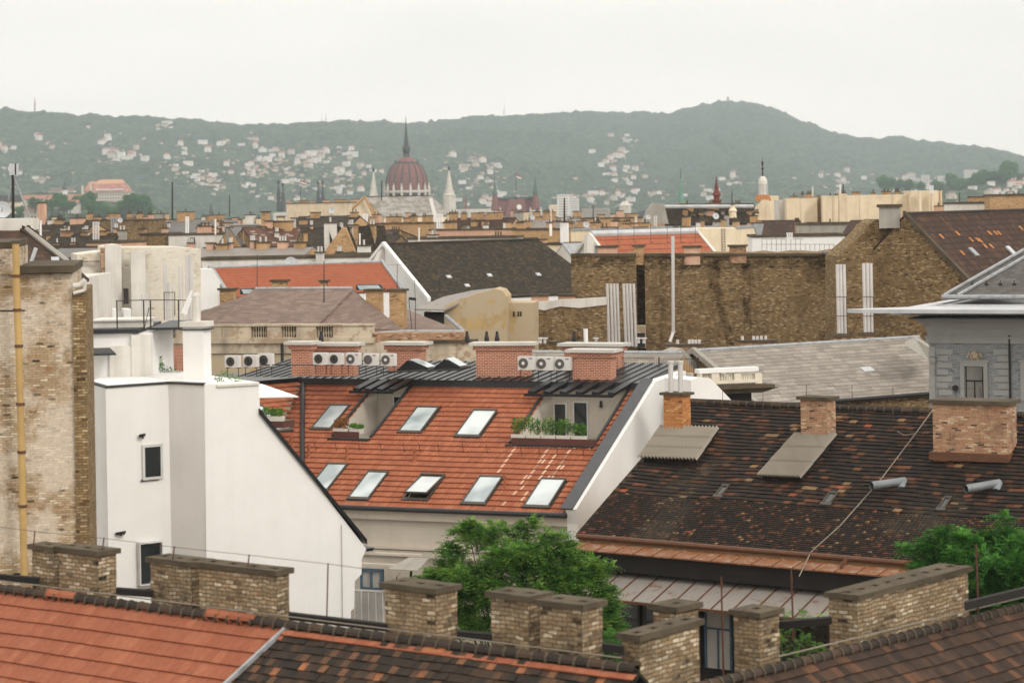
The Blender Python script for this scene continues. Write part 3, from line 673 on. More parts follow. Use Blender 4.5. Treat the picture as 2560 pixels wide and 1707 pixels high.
for k, (x, y0, y1) in enumerate(((579, 889, 921), (624, 887, 920), (662, 884, 918))):
    acunit(x, y0, y1, 126.5+k*.3, .82, ['air conditioner at the left end of the group of three left of the red chimneys', 'middle air conditioner of the three left of the red chimneys', 'air conditioner at the right end of the three left of the red chimneys'][k], ga)
for k, (x, y0, y1) in enumerate(((799, 882, 914), (838, 883, 914), (881, 882, 915), (925, 884, 916), (969, 884, 917))):
    acunit(x, y0, y1, 128, .8, ['leftmost dark fanned air conditioner of the row of five before the red chimney', 'second dark fanned air conditioner of the row of five', 'air conditioner with white fan hub in the middle of the row of five', 'fourth air conditioner of the row of five, with a plain fan', 'rightmost air conditioner of the row of five, with white fan hub'][k], gb_, 'hub' if k in (2, 4) else ('dark' if k < 2 else 'ring'), 'rust' if k > 1 else None)
for k, (x, y0, y1) in enumerate(((1314, 891, 927), (1359, 892, 928), (1405, 893, 928))):
    acunit(x, y0, y1, 127.3, .9, ['large air conditioner nearest the wide red chimney, of the three beside the front chimney', 'large air conditioner in the middle of the three beside the front chimney', 'large air conditioner touching the front red chimney'][k], gc, 'hub', 'logo')
for x0, x1, y in ((990, 1082, 926), (1081, 1160, 923)):      # roof lights on the black roof
    q = P(x0, y, 129); b = MB(); b.prism([q, q+e1*((x1-x0)/47), q+e1*((x1-x0)/47)*.98+Z*.1, q+e1*.7+Z*.55], e2*1.3); bo = b.build('roof_light', M['black'], ob)
    A = q+e1*.78+Z*.57-e2*-.1; b = MB(); B = q+e1*((x1-x0)/47)*.93+Z*.17-e2*-.1; b.prism([A, B, B+e2*1.0, A+e2*1.0], Z*.02); b.build('pane', M['glass'], bo)
rl = MB(); rl.tube(P(951, 930, 126.5), P(1150, 924, 126.5), .05, .05, 6); rl.tube(P(640, 912, 127), P(785, 912, 127), .03, .03, 6); rl.build('cable_duct', M['blackm'], ob)
rr = thing('roof_railing', 'thin black railing with close bars behind the front red chimney', 'railing', P(1645, 938, 131))
a, b = P(1549, 936, 131), P(1746, 941, 131); a2, b2 = P(1549, 894, 131), P(1746, 897, 131)
q = MB()
for k in range(46): f = k/45; q.tube(a.lerp(b, f), a2.lerp(b2, f), .009, .009, 4)
q.build('bars', M['dkiron'], rr); q = MB(); q.tube(a2, b2, .015, .015, 5); q.tube(a+Z*.05, b+Z*.05, .015, .015, 5); q.build('rail', M['dkiron'], rr)
for f in (0, .5, 1): q = MB(); q.tube(a.lerp(b, f)-Z*.1, a2.lerp(b2, f)+Z*.08, .03, .03, 6); q.build('post', M['dkiron'], rr)
pg = thing('roof_pergola', 'low black pergola frame between the front red chimney and the two white flues', 'pergola', P(1640, 958, 128))
for k, (xa, ya, xb, yb) in enumerate(((1540, 937, 1727, 946), (1545, 950, 1727, 957), (1575, 938, 1600, 957), (1640, 938, 1665, 957), (1700, 942, 1727, 957))):
    q = MB(); q.box(P(xa, ya, 128.5), P(xb, yb, 128.5)-P(xa, ya, 128.5), e2*.25, Z*.09); q.build('beam', M['black'], pg)
for x in (1546, 1632, 1713): q = MB(); q.tube(P(x, 968, 128.5), P(x, 940, 128.5), .05, .05, 6); q.build('post', M['black'], pg)
aw2 = thing('awning', 'white folded awning over the left roof window beside the white gable', 'awning', P(700, 990, 124))
q = MB(); q.prism([P(645, 962, 124.5), P(655, 962, 124.5), P(746, 993, 121), P(640, 995, 121)], Z*.05); q.build('canopy', M['white'], aw2)
pp = P(655, 1052, 118); planter(pp, 1.1, 'white planter of green grass behind the white gable slope', 'planters on the left wing', 'leaf2', .5)
q = MB(); q.box(pp-e1*.1-Z*.34+e2*.02, e1*1.25, e2*1.2, Z*.33); q.build('balcony_board', M['shelf'], ob)

# ================================================================== DARK TILED BUILDING (right)
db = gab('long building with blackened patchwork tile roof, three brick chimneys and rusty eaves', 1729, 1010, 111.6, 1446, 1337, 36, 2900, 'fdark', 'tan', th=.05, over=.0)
f1, f2_ = db['e1'], db['e2']; Od = db['El']; Vd = db['s'].normalized(); Sd = db['s'].length; Nd = db['n']; Ld = db['L']
b1_ = tileroof(Od+Nd*.06, f1, Vd, 26, Sd*.30, 22, .17, None, .03, .035, True, .004, 2, sag=.09); ro = b1_.build('roof', M['dark'], db['root'])
b2_ = tileroof(Od+Nd*.08+Vd*(Sd*.30), f1, Vd, 26, Sd*.70, 27, .34, None, .0, .05, False, .016, sag=.09); b2_.build('roof', M['dark'], db['root'])
ridge_tiles(Od+Vd*Sd+Nd*.1, Od+Vd*Sd+Nd*.1+f1*26, .14, 60, db['root'], [M['ridge'], M['cap']])
def rd(x, y): return RP(x, y, Od, Nd)
DR = db['root']
gb = MB(); gb.tube(Od-Vd*.1+Nd*.02, Od+f1*26-Vd*.1+Nd*.02, .12, .12, 8); gb.build('gutter', M['gutter'], DR)
def Gd(a, r, z): return Od+f1*a+f2_*r+Z*z
q = MB(); q.box(Gd(-.3, -1.1, -.48), f1*26, f2_*1.0+Z*.18, Z*.06)
for k in range(28): q.box(Gd(-.3+k*.95, -1.12, -.43), f1*.04, f2_*1.0+Z*.18, Z*.05)
q.build('rusty_eave_sheet', M['rust'], DR)
q = MB(); q.box(Gd(.5, -2.6, -2.15), f1*26, f2_*2.5+Z*.85, Z*.06); qo = q.build('tin_canopy', M['oldtin'], DR)
q = MB()
for k in range(27): q.box(Gd(.6+k*.95, -2.62, -2.09), f1*.035, f2_*2.5+Z*.85, Z*.05)
q.build('standing_seam', M['gutter'], qo)
q = MB(); q.box(Gd(.5, -2.7, -2.2), f1*26, f2_*.1, Z*.1); q.build('gutter', M['gutter'], DR)
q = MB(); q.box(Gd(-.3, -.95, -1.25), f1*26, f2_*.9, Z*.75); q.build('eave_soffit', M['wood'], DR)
q = MB(); q.box(Gd(.5, -.6, -12), f1*26, f2_*.5, Z*9.9); q.build('shade_painted_wall', M['wood'], DR)  # near-black colour paints the shade under the canopy
for k in range(7):
    o_ = Gd(2.2+k*1.5, -.72, -4.9); q = MB()
    q.box(o_, f1*.09, f2_*.1, Z*2.6); q.box(o_+f1*1.2, f1*.09, f2_*.1, Z*2.6); q.box(o_+f1*.09+Z*1.6, f1*1.11, f2_*.1, Z*.08); q.box(o_+f1*.6, f1*.07, f2_*.1, Z*1.6)
    wo = q.build('window', M['bframe'] if k == 3 else M['frame'], DR); q = MB(); q.box(o_+f1*.05+f2_*.05, f1*1.2, f2_*.04, Z*2.6); q.build('pane', M['interior'] if k in (3, 4) else M['dglass'], wo)
q = MB(); dy_ = rd(2110, 1384).y-.9; q.path([P(2117, 1396, dy_), P(2104, 1412, dy_), P(2103, 1448, dy_)], .07, 8); q.build('downpipe', M['gutter'], DR)
def dch(x0, x1, yt, yb, ang, d, m, **k):
    p = rd((x0+x1)/2, yb); return chim(DR, x0, x1, yt, yb, p.y, d, ang, m, **k)
dch(1655, 1729, 980, 1086, 36, .75, 'orbrick', down=.8, capt=.12)
dch(1998, 2091, 990, 1103, 36, .8, 'mixbrick', down=.8, capt=.14)
dch(2330, 2541, 998, 1140, 30, 1.3, 'mixbrick', down=.8, capt=.16)
kq = rd(2435, 1142); q = MB(); q.cb(kq+Z*-.1, 3.4, 1.5, .32, 30); q.build('chimney_flashing', M['gutter'], DR)
for x in (1677, 1701): q = MB(); D_ = rd(1692, 1086).y; q.tube(P(x, 985, D_), P(x, 908, D_), .115, .115, 12); q.tube(P(x, 908, D_), P(x, 902, D_), .14, .14, 12); q.build('flue', M['steel'], DR)
def corr(pts, lab):
    tl, tr, br, bl = [rd(*p)+Nd*.35 for p in pts]; n = 17; q = MB()
    for j in range(3):
        for i in range(n*2):
            f0, f1__ = i/(2*n), (i+1)/(2*n); h0, h1 = (.16 if i % 2 else 0), (0 if i % 2 else .16)
            g0, g1 = j/3, (j+1)/3+.01; A = lambda f, g, h, l: (tl.lerp(tr, f)).lerp(bl.lerp(br, f), g)+Nd*(h+l)
            q.face([A(f0, g1, h0, .03), A(f1__, g1, h1, .03), A(f1__, g0, h1, 0), A(f0, g0, h0, 0)], i % 2)  # every second flank takes the darker tone: shade put into the colour
    o = q.build('corrugated_roof_hatch', [M['corr'], M['corrshade']], DR)
    q = MB(); dn = -Nd*.4; q.prism([tl.lerp(tr, .06), tr.lerp(tl, .04), br.lerp(tl, .05), bl.lerp(tr, .06)], dn); q.build('hatch_curb', M['wood'], o)
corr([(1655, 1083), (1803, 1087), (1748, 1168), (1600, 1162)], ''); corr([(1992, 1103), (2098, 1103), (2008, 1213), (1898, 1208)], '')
for x0, y0, x1, y1 in ((2178, 1214, 2262, 1202), (2414, 1222, 2498, 1207)):
    D_ = rd((x0+x1)/2, y0+12).y-.3; a_, b_ = P(x0, y0, D_-.3), P(x1, y1, D_+.5); q = MB(); q.tube(a_, b_, .17, .17, 16, cap=False); q.tube(a_+(b_-a_)*.12, a_+(b_-a_)*.16, .18, .18, 16)
    vo = q.build('roof_vent_pipe', M['ventg'], DR); q = MB(); q.tube(a_+(b_-a_)*.05, a_+(b_-a_)*.07, .165, .165, 14); q.build('opening', M['wood'], vo)
    q = MB(); q.tube(b_, rd(x1-8, y1+22), .15, .19, 12); q.build('elbow', M['ventg'], vo)
for x0, x1, y0, y1 in ((1788, 1826, 1219, 1243), (2056, 2098, 1237, 1262), (2345, 2382, 1249, 1276)):
    p = rd(x0, y1)-Od; r_ = rd(x1, y0)-Od; roofwin(DR, Od, f1, Vd, p.dot(f1), r_.dot(f1), p.dot(Vd), r_.dot(Vd), pane='dglass')
cab = [rd(2333, 1053)+Z*.5, rd(2290, 1100)+Z*.3, rd(2200, 1210)+Z*.15, rd(2100, 1320)+Z*.1, rd(2027, 1386)+Z*.1, P(1998, 1440, rd(2027, 1386).y-1.6)]
q = MB(); q.path(cab, .025, 5); tag(q.build('cable', M['wire']), 'thick pale cable running diagonally down the blackened tile roof', 'cable')
q = MB(); q.path([rd(2243, 1084)+Z*.1, rd(2262, 1095)+Z*.12, rd(2286, 1098)+Z*.25], .02, 5); tag(q.build('cable', M['wire']), 'short loose cable branching off the diagonal cable near the wide chimney', 'cable')
posts_and_wire('lightning_conductor', 'thin rusty posts carrying a conductor wire above the ridge of the dark roof', 'lightning conductor', [P(x, y, rd(x, 1080).y-1) for x, y in ((1806, 960), (1907, 961), (2016, 962), (2130, 963), (2232, 965), (2345, 968), (2450, 970))], 1.6)
# low white wall and cream balustrade behind the dark roof's left end
q = prismpx([(1728, 950), (1745, 943), (1775, 945), (1795, 965), (1838, 1010), (1728, 1012)], 119, 2.2, -33)
wb = thing('parapet_wall', 'small white sloping parapet beside the two white flues', 'wall', P(1780, 1010, 119)); q.build('wall', M['white'], wb)
bb = thing('roof_balustrade', 'cream stone roof balustrade with two groups of balusters above a dark cornice', 'balustrade', P(1840, 985, 124))
g1, g2 = ax(-20)
def Bq(x, y): return RP(x, y, P(1745, 960, 124), g2)
q = MB(); A = Bq(1747, 934); q.box(A, g1*3.4, g2*.5, Z*.22); q.build('coping', M['white'], bb)
q = MB(); A = Bq(1747, 962); q.box(A, g1*3.35, g2*.4, Z*.16); q.build('plinth', M['ivory'], bb)
for x0, x1 in ((1750, 1757), (1780, 1800), (1837, 1855), (1889, 1908)): q = MB(); A = Bq(x0, 959); q.box(A+g2*.03, g1*((x1-x0)/48), g2*.36, Z*.52); q.build('pier', M['ivory'], bb)
for x in [1760+4.5*k for k in range(4)]+[1803+6*k for k in range(6)]+[1858+6*k for k in range(6)]: q = MB(); q.lathe(Bq(x, 959)+g2*.2, [(.045, 0), (.03, .08), (.055, .22), (.03, .4), (.045, .52)], 8); q.build('baluster', M['ivory'], bb)
q = MB(); q.box(Bq(1760, 975)-g2*.3, g1*3.9, g2*1.6, Z*.15); q.prism([Bq(1800, 985), Bq(1905, 981), Bq(1948, 968), Bq(1790, 970)], g2*1.2); q.build('cornice', M['cap'], bb)
q = MB(); A = Bq(1755, 1060); q.box(A+g2*.35, g1*3.0, g2*4, P(0, 968, 124).z*Z*0+Z*(Bq(1755, 985).z-A.z)); q.build('wall', M['wood'], bb)
# ================================================================== GREY TOWER BUILDING (right edge)
t1e, t2e = ax(24)
WC = P(2323, 845, 128)
tw = thing('corner_building', 'grey painted brick building with quoins, deep flat cornice and slate roof at the right edge', 'building', Vector((WC.x, WC.y, 0))+t1e*7+t2e*5)
def TW(x, y, off=0): return RP(x, y, WC-t2e*off, t2e)
q = MB(); q.box(Vector((WC.x, WC.y, 0)), t1e*14, t2e*12, Z*WC.z); q.build('wall', M['graybrick'], tw)
q = MB(); zt = TW(2400, 792).z; q.box(WC-t2e*.15-t1e*.15-Z*.25, t1e*14, t2e*.3, Z*.25); q.box(WC-t2e*.08-t1e*.08, t1e*14, t2e*12, Z*(zt-WC.z-.05)); q.box(WC-t2e*.22-t1e*.2+Z*.0, t1e*14, t2e*.3, Z*.1); q.build('frieze', M['stone'], tw)
q = MB(); n = 7                                        # cove under the cornice
for k in range(n):
    a0, a1 = k/n*math.pi/2, (k+1)/n*math.pi/2
    o0, o1 = .95*(1-math.cos(a0)), .95*(1-math.cos(a1)); z0, z1 = math.sin(a0), math.sin(a1)
    zb = zt-.85
    q.face([WC-t2e*(.1+o0)-t1e*(o0+.1)+Z*(zb-WC.z+.8*z0), WC-t2e*(.1+o0)+t1e*14+Z*(zb-WC.z+.8*z0), WC-t2e*(.1+o1)+t1e*14+Z*(zb-WC.z+.8*z1), WC-t2e*(.1+o1)-t1e*(o1+.1)+Z*(zb-WC.z+.8*z1)])
    q.face([WC-t2e*(.1+o1)-t1e*(o1+.1)+Z*(zb-WC.z+.8*z1), WC+t2e*12-t1e*(o1+.1)+Z*(zb-WC.z+.8*z1), WC+t2e*12-t1e*(o0+.1)+Z*(zb-WC.z+.8*z0), WC-t2e*(.1+o0)-t1e*(o0+.1)+Z*(zb-WC.z+.8*z0)])
q.build('cove', M['stone'], tw)
CL = P(2118, 782, 126.6); q = MB()
q.prism([CL, CL+t1e*.9-t2e*.35, CL+t1e*18-t2e*.35, CL+t1e*18+t2e*12, CL+t1e*2.8+t2e*12, CL+t1e*2.6+t2e*2.5], Z*.2); q.build('cornice', M['pmetal'], tw)
q = MB(); A = WC+Z*(zt-WC.z+.22); q.prism([A-t1e*1.9-t2e*.6, A+t1e*14-t2e*.6, A+t1e*14+t2e*.4+Z*.42, A+t1e*.3+t2e*.4+Z*.42], -Z*.1); q.prism([A-t1e*1.9-t2e*.6, A+t1e*.3+t2e*.4+Z*.42, A+t1e*.3+t2e*9+Z*.42, A-t1e*1.9+t2e*9], -Z*.1); q.build('zinc_skirt', M['zinc'], tw)
B0 = P(2359, 742, 129.2); T0 = P(2577, 618, 133.5); B1 = B0+t1e*14; T1_ = Vector((T0.x, T0.y, T0.z))+t1e*9; Bb = B0+t2e*11; Tb = T0+t2e*2
q = MB(); q.prism([B0, B1, T1_, T0], -Z*.15); q.prism([Bb, B0, T0, Tb], -Z*.15); q.prism([T0, T1_, T1_+t2e*2, Tb], -Z*.15); ro = q.build('roof', M['twslate'], tw)
q = MB(); q.tube(B0-t1e*.1, B1, .12, .12, 8); q.build('gutter', M['zinc'], ro)
for o_ in (0, .75): q = MB(); q.tube(B0+t1e*o_+Z*.08, T0+t1e*o_+Z*.08, .10, .10, 6); q.build('hip_capping', M['zinc'], ro)
for k in range(9):
    q = MB(); p = B0.lerp(T0, .22)+t1e*(.5+k*.75); q.tube(p, p+Z*.28, .03, .03, 4); q.box(p-t1e*.1, t1e*.2, t2e*.05, Z*.12); q.build('snow_guard', M['dkiron'], ro)
for k in range(7):                                    # quoins
    y = 873+17*k; wq = 27 if k % 2 else 37
    q = MB(); A = TW(2342 if k < 99 else 0, y+12); q.box(A-t2e*.05, t1e*(wq/47/.91), t2e*.1, Z*.26); q.build('quoin', M['stone'], tw)
    q = MB(); A = TW(2521-wq, y+13); q.box(A-t2e*.05, t1e*(wq/47/.91), t2e*.1, Z*.26); q.build('quoin', M['stone'], tw)
q = MB(); q.tube(TW(2523, 838, .12), TW(2527, 1060, .12), .06, .06, 8); q.build('downpipe', M['dkiron'], tw)
q = MB(); A = TW(2324, 1010); q.box(A-t2e*.02, t1e*.33, t2e*.05, Z*3.0); q.build('corner_pilaster', M['stone'], tw)
q = MB(); q.lathe(TW(2333, 900, .1), [(.05, -.25), (.15, -.12), (.19, 0), (.12, .14), (.2, .2)], 10); q.tube(TW(2335, 940, .05), TW(2334, 906, .05), .05, .1, 8); q.build('carved_bracket', M['stone'], tw)
def twin(x0, x1, y0, y1):
    q = MB(); A, B = TW(x0-13, y1), TW(x1+12, y1); h = TW(x0, y0-12).z-A.z
    q.box(A-t2e*.1, t1e*.22, t2e*.12, Z*h); q.box(B-t1e*.22-t2e*.1, t1e*.22, t2e*.12, Z*h); q.box(A+t1e*.22+Z*(h-.22)-t2e*.1, t1e*((B-A).dot(t1e)-.44), t2e*.12, Z*.22)
    q.box(A-t1e*.1+Z*h-t2e*.16, t1e*((B-A).dot(t1e)+.2), t2e*.18, Z*.08); so_ = q.build('window_surround', M['stone'], tw)
    C = TW((x0+x1)/2, y0-8, .12); q = MB(); q.prism([C+t1e*-.14, C+t1e*.14, C+t1e*.3+Z*.42, C-t1e*.3+Z*.42], t2e*.12); q.lathe(C+Z*.38-t2e*.03, [(.1, -.2), (.22, -.08), (.24, .1), (.14, .26), (.05, .32)], 12); q.tube(C-t1e*.25+Z*.55, C-t1e*.42+Z*.3, .08, .05, 6); q.tube(C+t1e*.25+Z*.55, C+t1e*.42+Z*.3, .08, .05, 6); q.build('carved_keystone', M['oldstone'], so_)
    A = TW(x0, y1, .03); w = (TW(x1, y1)-TW(x0, y1)).dot(t1e); h = TW(x0, y0).z-A.z; q = MB()
    q.box(A, t1e*.05, t2e*.05, Z*h); q.box(A+t1e*(w-.05), t1e*.05, t2e*.05, Z*h); q.box(A+t1e*.05+Z*(h*.56), t1e*(w-.1), t2e*.05, Z*.08); q.box(A+t1e*(w/2-.03), t1e*.06, t2e*.05, Z*h*.56); wo = q.build('window', M['dkiron'], tw)
    q = MB(); q.box(A+t2e*.03+t1e*.05, t1e*(w-.1), t2e*.02, Z*h); q.build('pane', M['interior'], wo)
twin(2415, 2459, 916, 1001); twin(2566, 2600, 916, 1001)
q = MB(); c = TW(2389, 969, .02); q.tube(c, c-t2e*.25, .15, .13, 14); q.tube(c, c-Z*.5, .015, .015, 4); q.build('alarm_bell', M['dkiron'], tw)

# ================================================================== WHITE BUILDING WITH THE BLANK GABLE
wbld = thing('apartment_building', 'white plastered building with blank gable wall and two small dark windows', 'building', Vector((P(500, 1300, 95).x, 97, 0)))
def fz(p): return Vector((p.x, p.y, 0))
q1, q2, q3, q4 = P(224, 973, 93.5), P(264, 970, 91), P(421, 963, 92.6), P(511, 961, 91.6)
zt = q2.z; top = lambda p: Vector((p.x, p.y, zt))
q = MB()
for a, b in ((q1, q2), (q2, q3), (q3, q4)): q.face([fz(a), fz(b), top(b), top(a)])
bk = [q4+Vector((-4, 9, 0)), q1+Vector((-.5, 9, 0))]
q.face([fz(q4), fz(bk[0]), top(bk[0]), top(q4)]); q.face([fz(bk[0]), fz(bk[1]), top(bk[1]), top(bk[0])]); q.face([fz(bk[1]), fz(q1), top(q1), top(bk[1])])
q.face([top(q1), top(q2), top(q3), top(q4), top(bk[0]), top(bk[1])]); q.build('wall', M['white'], wbld)
h1, h2 = ax(-30)
def WP(x, y, off=0): return RP(x, y, q4-h2*off, h2)
gp = [(511, 960), (648, 955), (650, 1036), (758, 1165), (832, 1262), (916, 1372), (904, 1398), (904, 1434), (887, 1452), (885, 1520), (877, 1526), (877, 1640)]
q = MB(); pts = [WP(*p) for p in gp]; pts = pts+[WP(511, 1640)]; 
pts[-2].z = pts[-1].z = 0
q.prism(pts, h2*9); q.build('gable_wall', M['white'], wbld)
q = MB(); A = WP(650, 1034, .12); B = WP(918, 1360, .12); dv = (B-A); nn = Vector((0, 0, 1)); q.box(A, dv, h2*9.2, Z*.2); q.build('verge_flashing', M['black'], wbld)
q = MB(); A = WP(916, 1378, .1); q.box(A, h1*.28, h2*9, Z*.12+h1*.08); q.build('gutter', M['black'], wbld)
q = MB(); A = WP(543, 968, .08); q.box(A, h1*1.75, h2*1.2, Z*.09); q.build('ledge', M['white2'], wbld)
q = MB()
for a, b in ((q1, q2), (q2, q3), (q3, q4)): q.box(top(a)+Vector((0, -.06, 0)), top(b)-top(a), Vector((0, .5, 0)), Z*.07)
q.build('parapet_flashing', M['blackm'], wbld)
q = MB(); q.tube(WP(854, 1310, .05), WP(857, 1600, .05), .012, .012, 4); q.build('cable', M['wire'], wbld)
s1 = (q3-q2); s1.z = 0; s1.normalize(); DW = lambda x: 91+1.6*(x-262)/158; an1 = -math.degrees(math.atan2(s1.y, s1.x))
pxwin(wbld, 354, 400, 1112, 1200, DW(354)-.02, an1, 'dglass', 'wframe', fw=.10, out=.12); pxwin(wbld, 340, 392, 1356, 1462, DW(340)-.02, an1, 'dglass', 'wframe', fw=.04, out=.35)
for x0, x1, y in ((354, 404, 1203), (340, 400, 1478)):
    q = MB(); A = P(x0, y, DW(x0)-.05); q.box(A-Vector((0, .1, 0)), s1*((x1-x0)/66), Vector((0, .3, 0)), Z*.07); q.build('sill', M['blackm'], wbld)
for x, y, s in ((355, 1090, .1), (301, 1334, .17)):
    q = MB(); A = P(x, y, DW(x)-.2); q.box(A-Vector((s, .1, .03)), Vector((s*2, 0, .03)), Vector((0, .4, 0)), Z*.09); q.tube(A, A+Vector((0, .3, -.12)), .03, .05, 6); q.build('outdoor_lamp', M['dkiron'], wbld)
# block and stair house behind it
q = MB()
A = P(215, 835, 97); q.box(Vector((A.x-3, A.y, 0)), Vector(((380-215)/62.3+3, .0, 0)), Vector((0, 6, 0)), Z*A.z); q.build('stair_house', M['white'], wbld)
q = MB(); A = P(205, 834, 96.9); q.box(A-Vector((0, .1, 0)), Vector(((348-205)/62.3, 0, 0)), Vector((0, 6.2, 0)), Z*.16); q.box(P(372, 826, 97)+Vector((0, .1, 0)), Vector((1.25, 0, 0)), Vector((0, 6, 0)), Z*.1); q.build('roof_slab', M['blackm'], wbld)
q = MB(); A = P(275, 962, 96.85); q.box(A, Vector((.9, 0, 0)), Vector((0, .3, 0)), Z*1.55); A = P(330, 962, 96.8); q.box(A, Vector((.8, 0, 0)), Vector((0, .3, 0)), Z*2.0); q.build('pilaster', M['white2'], wbld)
q = MB(); A = P(212, 889, 96); q.prism([A, A+Vector((1.25, 0, 0)), A+Vector((.85, .9, .2)), A+Vector((0, .9, .2))], Z*.05); q.build('door_canopy', M['black'], wbld)
q = MB(); A = P(229, 822, 98); q.prism([A, A+Vector((2.2, 0, 0)), A+Vector((2.2, 0, .3)), A+Vector((0, 0, .3))], Vector((0, 2, 0))); A = P(228, 804, 97.9); q.box(A, Vector((2.3, 0, 0)), Vector((0, 2.2, 0)), Z*.06); q.build('roof_hatch', M['white2'], wbld)
q = MB(); A = P(211, 826, 96.5); q.box(A, Vector((.25, 0, 0)), Vector((0, .5, 0)), Z*.6); q.build('duct', M['white'], wbld)
o = chim(wbld, 456, 527, 803, 962, 94.5, .8, 15, 'white', cm='white2', over=.06, down=.3, capt=.2)
q = MB(); A = P(491, 808, 94.5); q.tube(A, P(490, 740, 94.5), .16, .16, 12); q.tube(P(490, 740, 94.5), P(490, 730, 94.5), .17, .1, 12); q.build('flue', M['white2'], o)
q = MB(); A = P(456, 824, 94.1); q.cb(P(491, 824, 94.5), 1.12, .86, .05, 15); q.build('band', M['blackm'], o)
rr = thing('roof_railing', 'black railing with four posts on the flat roof of the white stair house', 'railing', P(370, 826, 97.5))
ps = [(293, 822, 752), (360, 824, 750), (377, 822, 750), (447, 822, 750)]
for x, yb, yt in ps: q = MB(); q.tube(P(x, yb, 97.2), P(x-1, yt, 97.2), .03, .03, 6); q.build('post', M['dkiron'], rr)
q = MB(); q.path([P(290, 752, 97.2), P(360, 750, 97.2), P(447, 750, 97.2), P(480, 751, 97.2)], .018, 5); q.path([P(370, 771, 97.4), P(386, 771, 97.4)], .015, 5); q.path([P(360, 826, 97.2), P(372, 771, 97.3)], .015); q.build('rail', M['dkiron'], rr)
q = MB()
for x0, y0, x1, y1 in ((480, 727, 456, 783), (466, 785, 456, 776), (478, 745, 462, 786)): q.tube(P(x0, y0, 96), P(x1, y1, 96), .06, .06, 8)
tag(q.build('roof_duct', M['white']), 'slanting white pipes leaning beside the white chimney on the left', 'pipe')
root = thing('roof_plant', 'yellow green shrubs behind the white parapet, left of the white chimney', 'plant', P(420, 960, 99))
q = MB()
for x, y, r in ((392, 905, .32), (400, 930, .4), (425, 940, .4), (445, 950, .35), (392, 950, .4), (415, 955, .4)): leaves(q, P(x, y, 99), r, r, r, 130, .07)
q.build('foliage', M['leaf'], root); q = MB(); q.tube(P(440, 955, 99), P(440, 895, 99), .02, .01, 5); q.build('stem', M['bark'], root)
root = thing('roof_plant', 'sparse green weeds on the white ledge, right of the white chimney', 'plant', P(560, 955, 93))
q = MB()
for x, y in ((545, 945), (560, 935), (578, 940), (595, 946), (552, 952)): leaves(q, P(x, y, 93), .2, .15, .16, 40, .05)
q.build('foliage', M['leaf2'], root)

# ================================================================== LEFT BRICK FIRE WALL WITH YELLOW PIPE
lb = thing('building', 'tall rough yellow brick fire wall streaked with old whitewash, at the left edge', 'building', Vector((P(60, 1200, 82).x, 83, 0)))
k1, k2 = ax(-8)
A = P(-60, 680, 80); B = P(181, 683, 80.4)
q = MB(); q.box(fz(A), fz(B)-fz(A), k2*8, Z*B.z); C = P(-60, 618, 80); D_ = P(33, 622, 80); q.box(Vector((C.x, C.y+.02, B.z)), fz(D_)-fz(C), k2*8, Z*(D_.z-B.z)); q.build('wall', M['leftbrick'], lb)
q = MB(); q.box(fz(B)-Vector((.0, .1, 0)), Vector((.42, .15, 0)), k2*7, Z*(B.z-.6)); q.build('corner_pier', M['farbrick'], lb)
q = MB(); q.box(P(46, 684, 79.9), k1*((183-46)/75.5), k2*8, Z*.24); q.box(P(-60, 622, 79.9), k1*((31+60)/75.5), k2*8, Z*.2); q.build('coping', M['cap'], lb)
q = MB(); q.tube(P(221, 965, 84), P(227, 1400, 84), .07, .07, 8); q.build('downpipe', M['grey'], lb)
q = MB(); q.path([P(181, 715, 80.2), P(200, 712, 80.3), P(213, 700, 80.3)], .09, 8); q.path([P(213, 700, 80.3), P(211, 726, 80.3), P(183, 733, 80.2)], .06, 8); q.build('rainwater_elbow', M['white2'], lb)
q = MB(); pp = [(39, 603), (41, 690), (43, 775), (47, 865), (51, 1010), (54, 1130), (57, 1265), (60, 1440)]
for (xa, ya), (xb, yb) in zip(pp, pp[1:]): q.tube(P(xa, ya, 79.5), P(xb, yb, 79.5), .115, .115, 14)
po = q.build('flue_pipe', M['pipe'], lb)
for x, y in pp[1:-1]: q = MB(); q.tube(P(x, y-4, 79.5), P(x, y+3, 79.5), .145, .145, 14); q.build('pipe_collar', M['gutter'], po)
q = MB(); q.tube(P(39, 609, 79.5), P(39, 602, 79.5), .14, .14, 14); q.build('pipe_cap', M['cap'], po)
q = MB(); q.path([P(-10, 777, 79.6), P(40, 777, 79.6), P(62, 776, 79.7)], .03, 5); q.build('wall_bracket', M['dkiron'], lb)

gab('house with brown tiled half-hipped roof and pale parapet behind the left fire wall', 55, 578, 112, 190, 700, -38, 74, 'fbrown', 'grey', name='house')
h_ = thing('house', 'brown tiled roof with pale rendered top wall at the far left edge', 'house', fz(P(60, 700, 108)))
q = MB(); a, b, c, d = P(-60, 575, 112), P(66, 578, 112), P(195, 680, 107), P(-60, 690, 105); q.prism([a, b, c, d], -Z*.2+Vector((0, .1, 0))); ro = q.build('roof', M['fbrown'], h_)
q = MB(); q.tube(b+Z*.1, c+Z*.1, .12, .12, 6); q.build('verge_capping', M['grey'], ro)
q = MB(); q.box(P(-60, 578, 112), Vector(((66+60)/54, 0, 0)), Vector((0, 3, 0)), Z*.55); q.build('parapet', M['white2'], h_)
q = MB(); q.prism([fz(d), fz(c), c-Z*.3, d-Z*.3], Vector((0, 9, 0))); q.build('wall', M['white2'], h_)
for x0, y0, x1, y1 in ((78, 645, 90, 620), (60, 665, 62, 640)): q = MB(); q.tube(P(x0, y0+10, 107), P(x1, y1, 107), .09, .09, 8); q.build('vent_pipe', M['pmetal'], h_)
q = MB(); A = P(130, 660, 107.3); q.box(A, Vector((.35, 0, 0)), Vector((-.1, .3, .25)), Z*.06); q.build('skylight', M['pmetal'], ro)

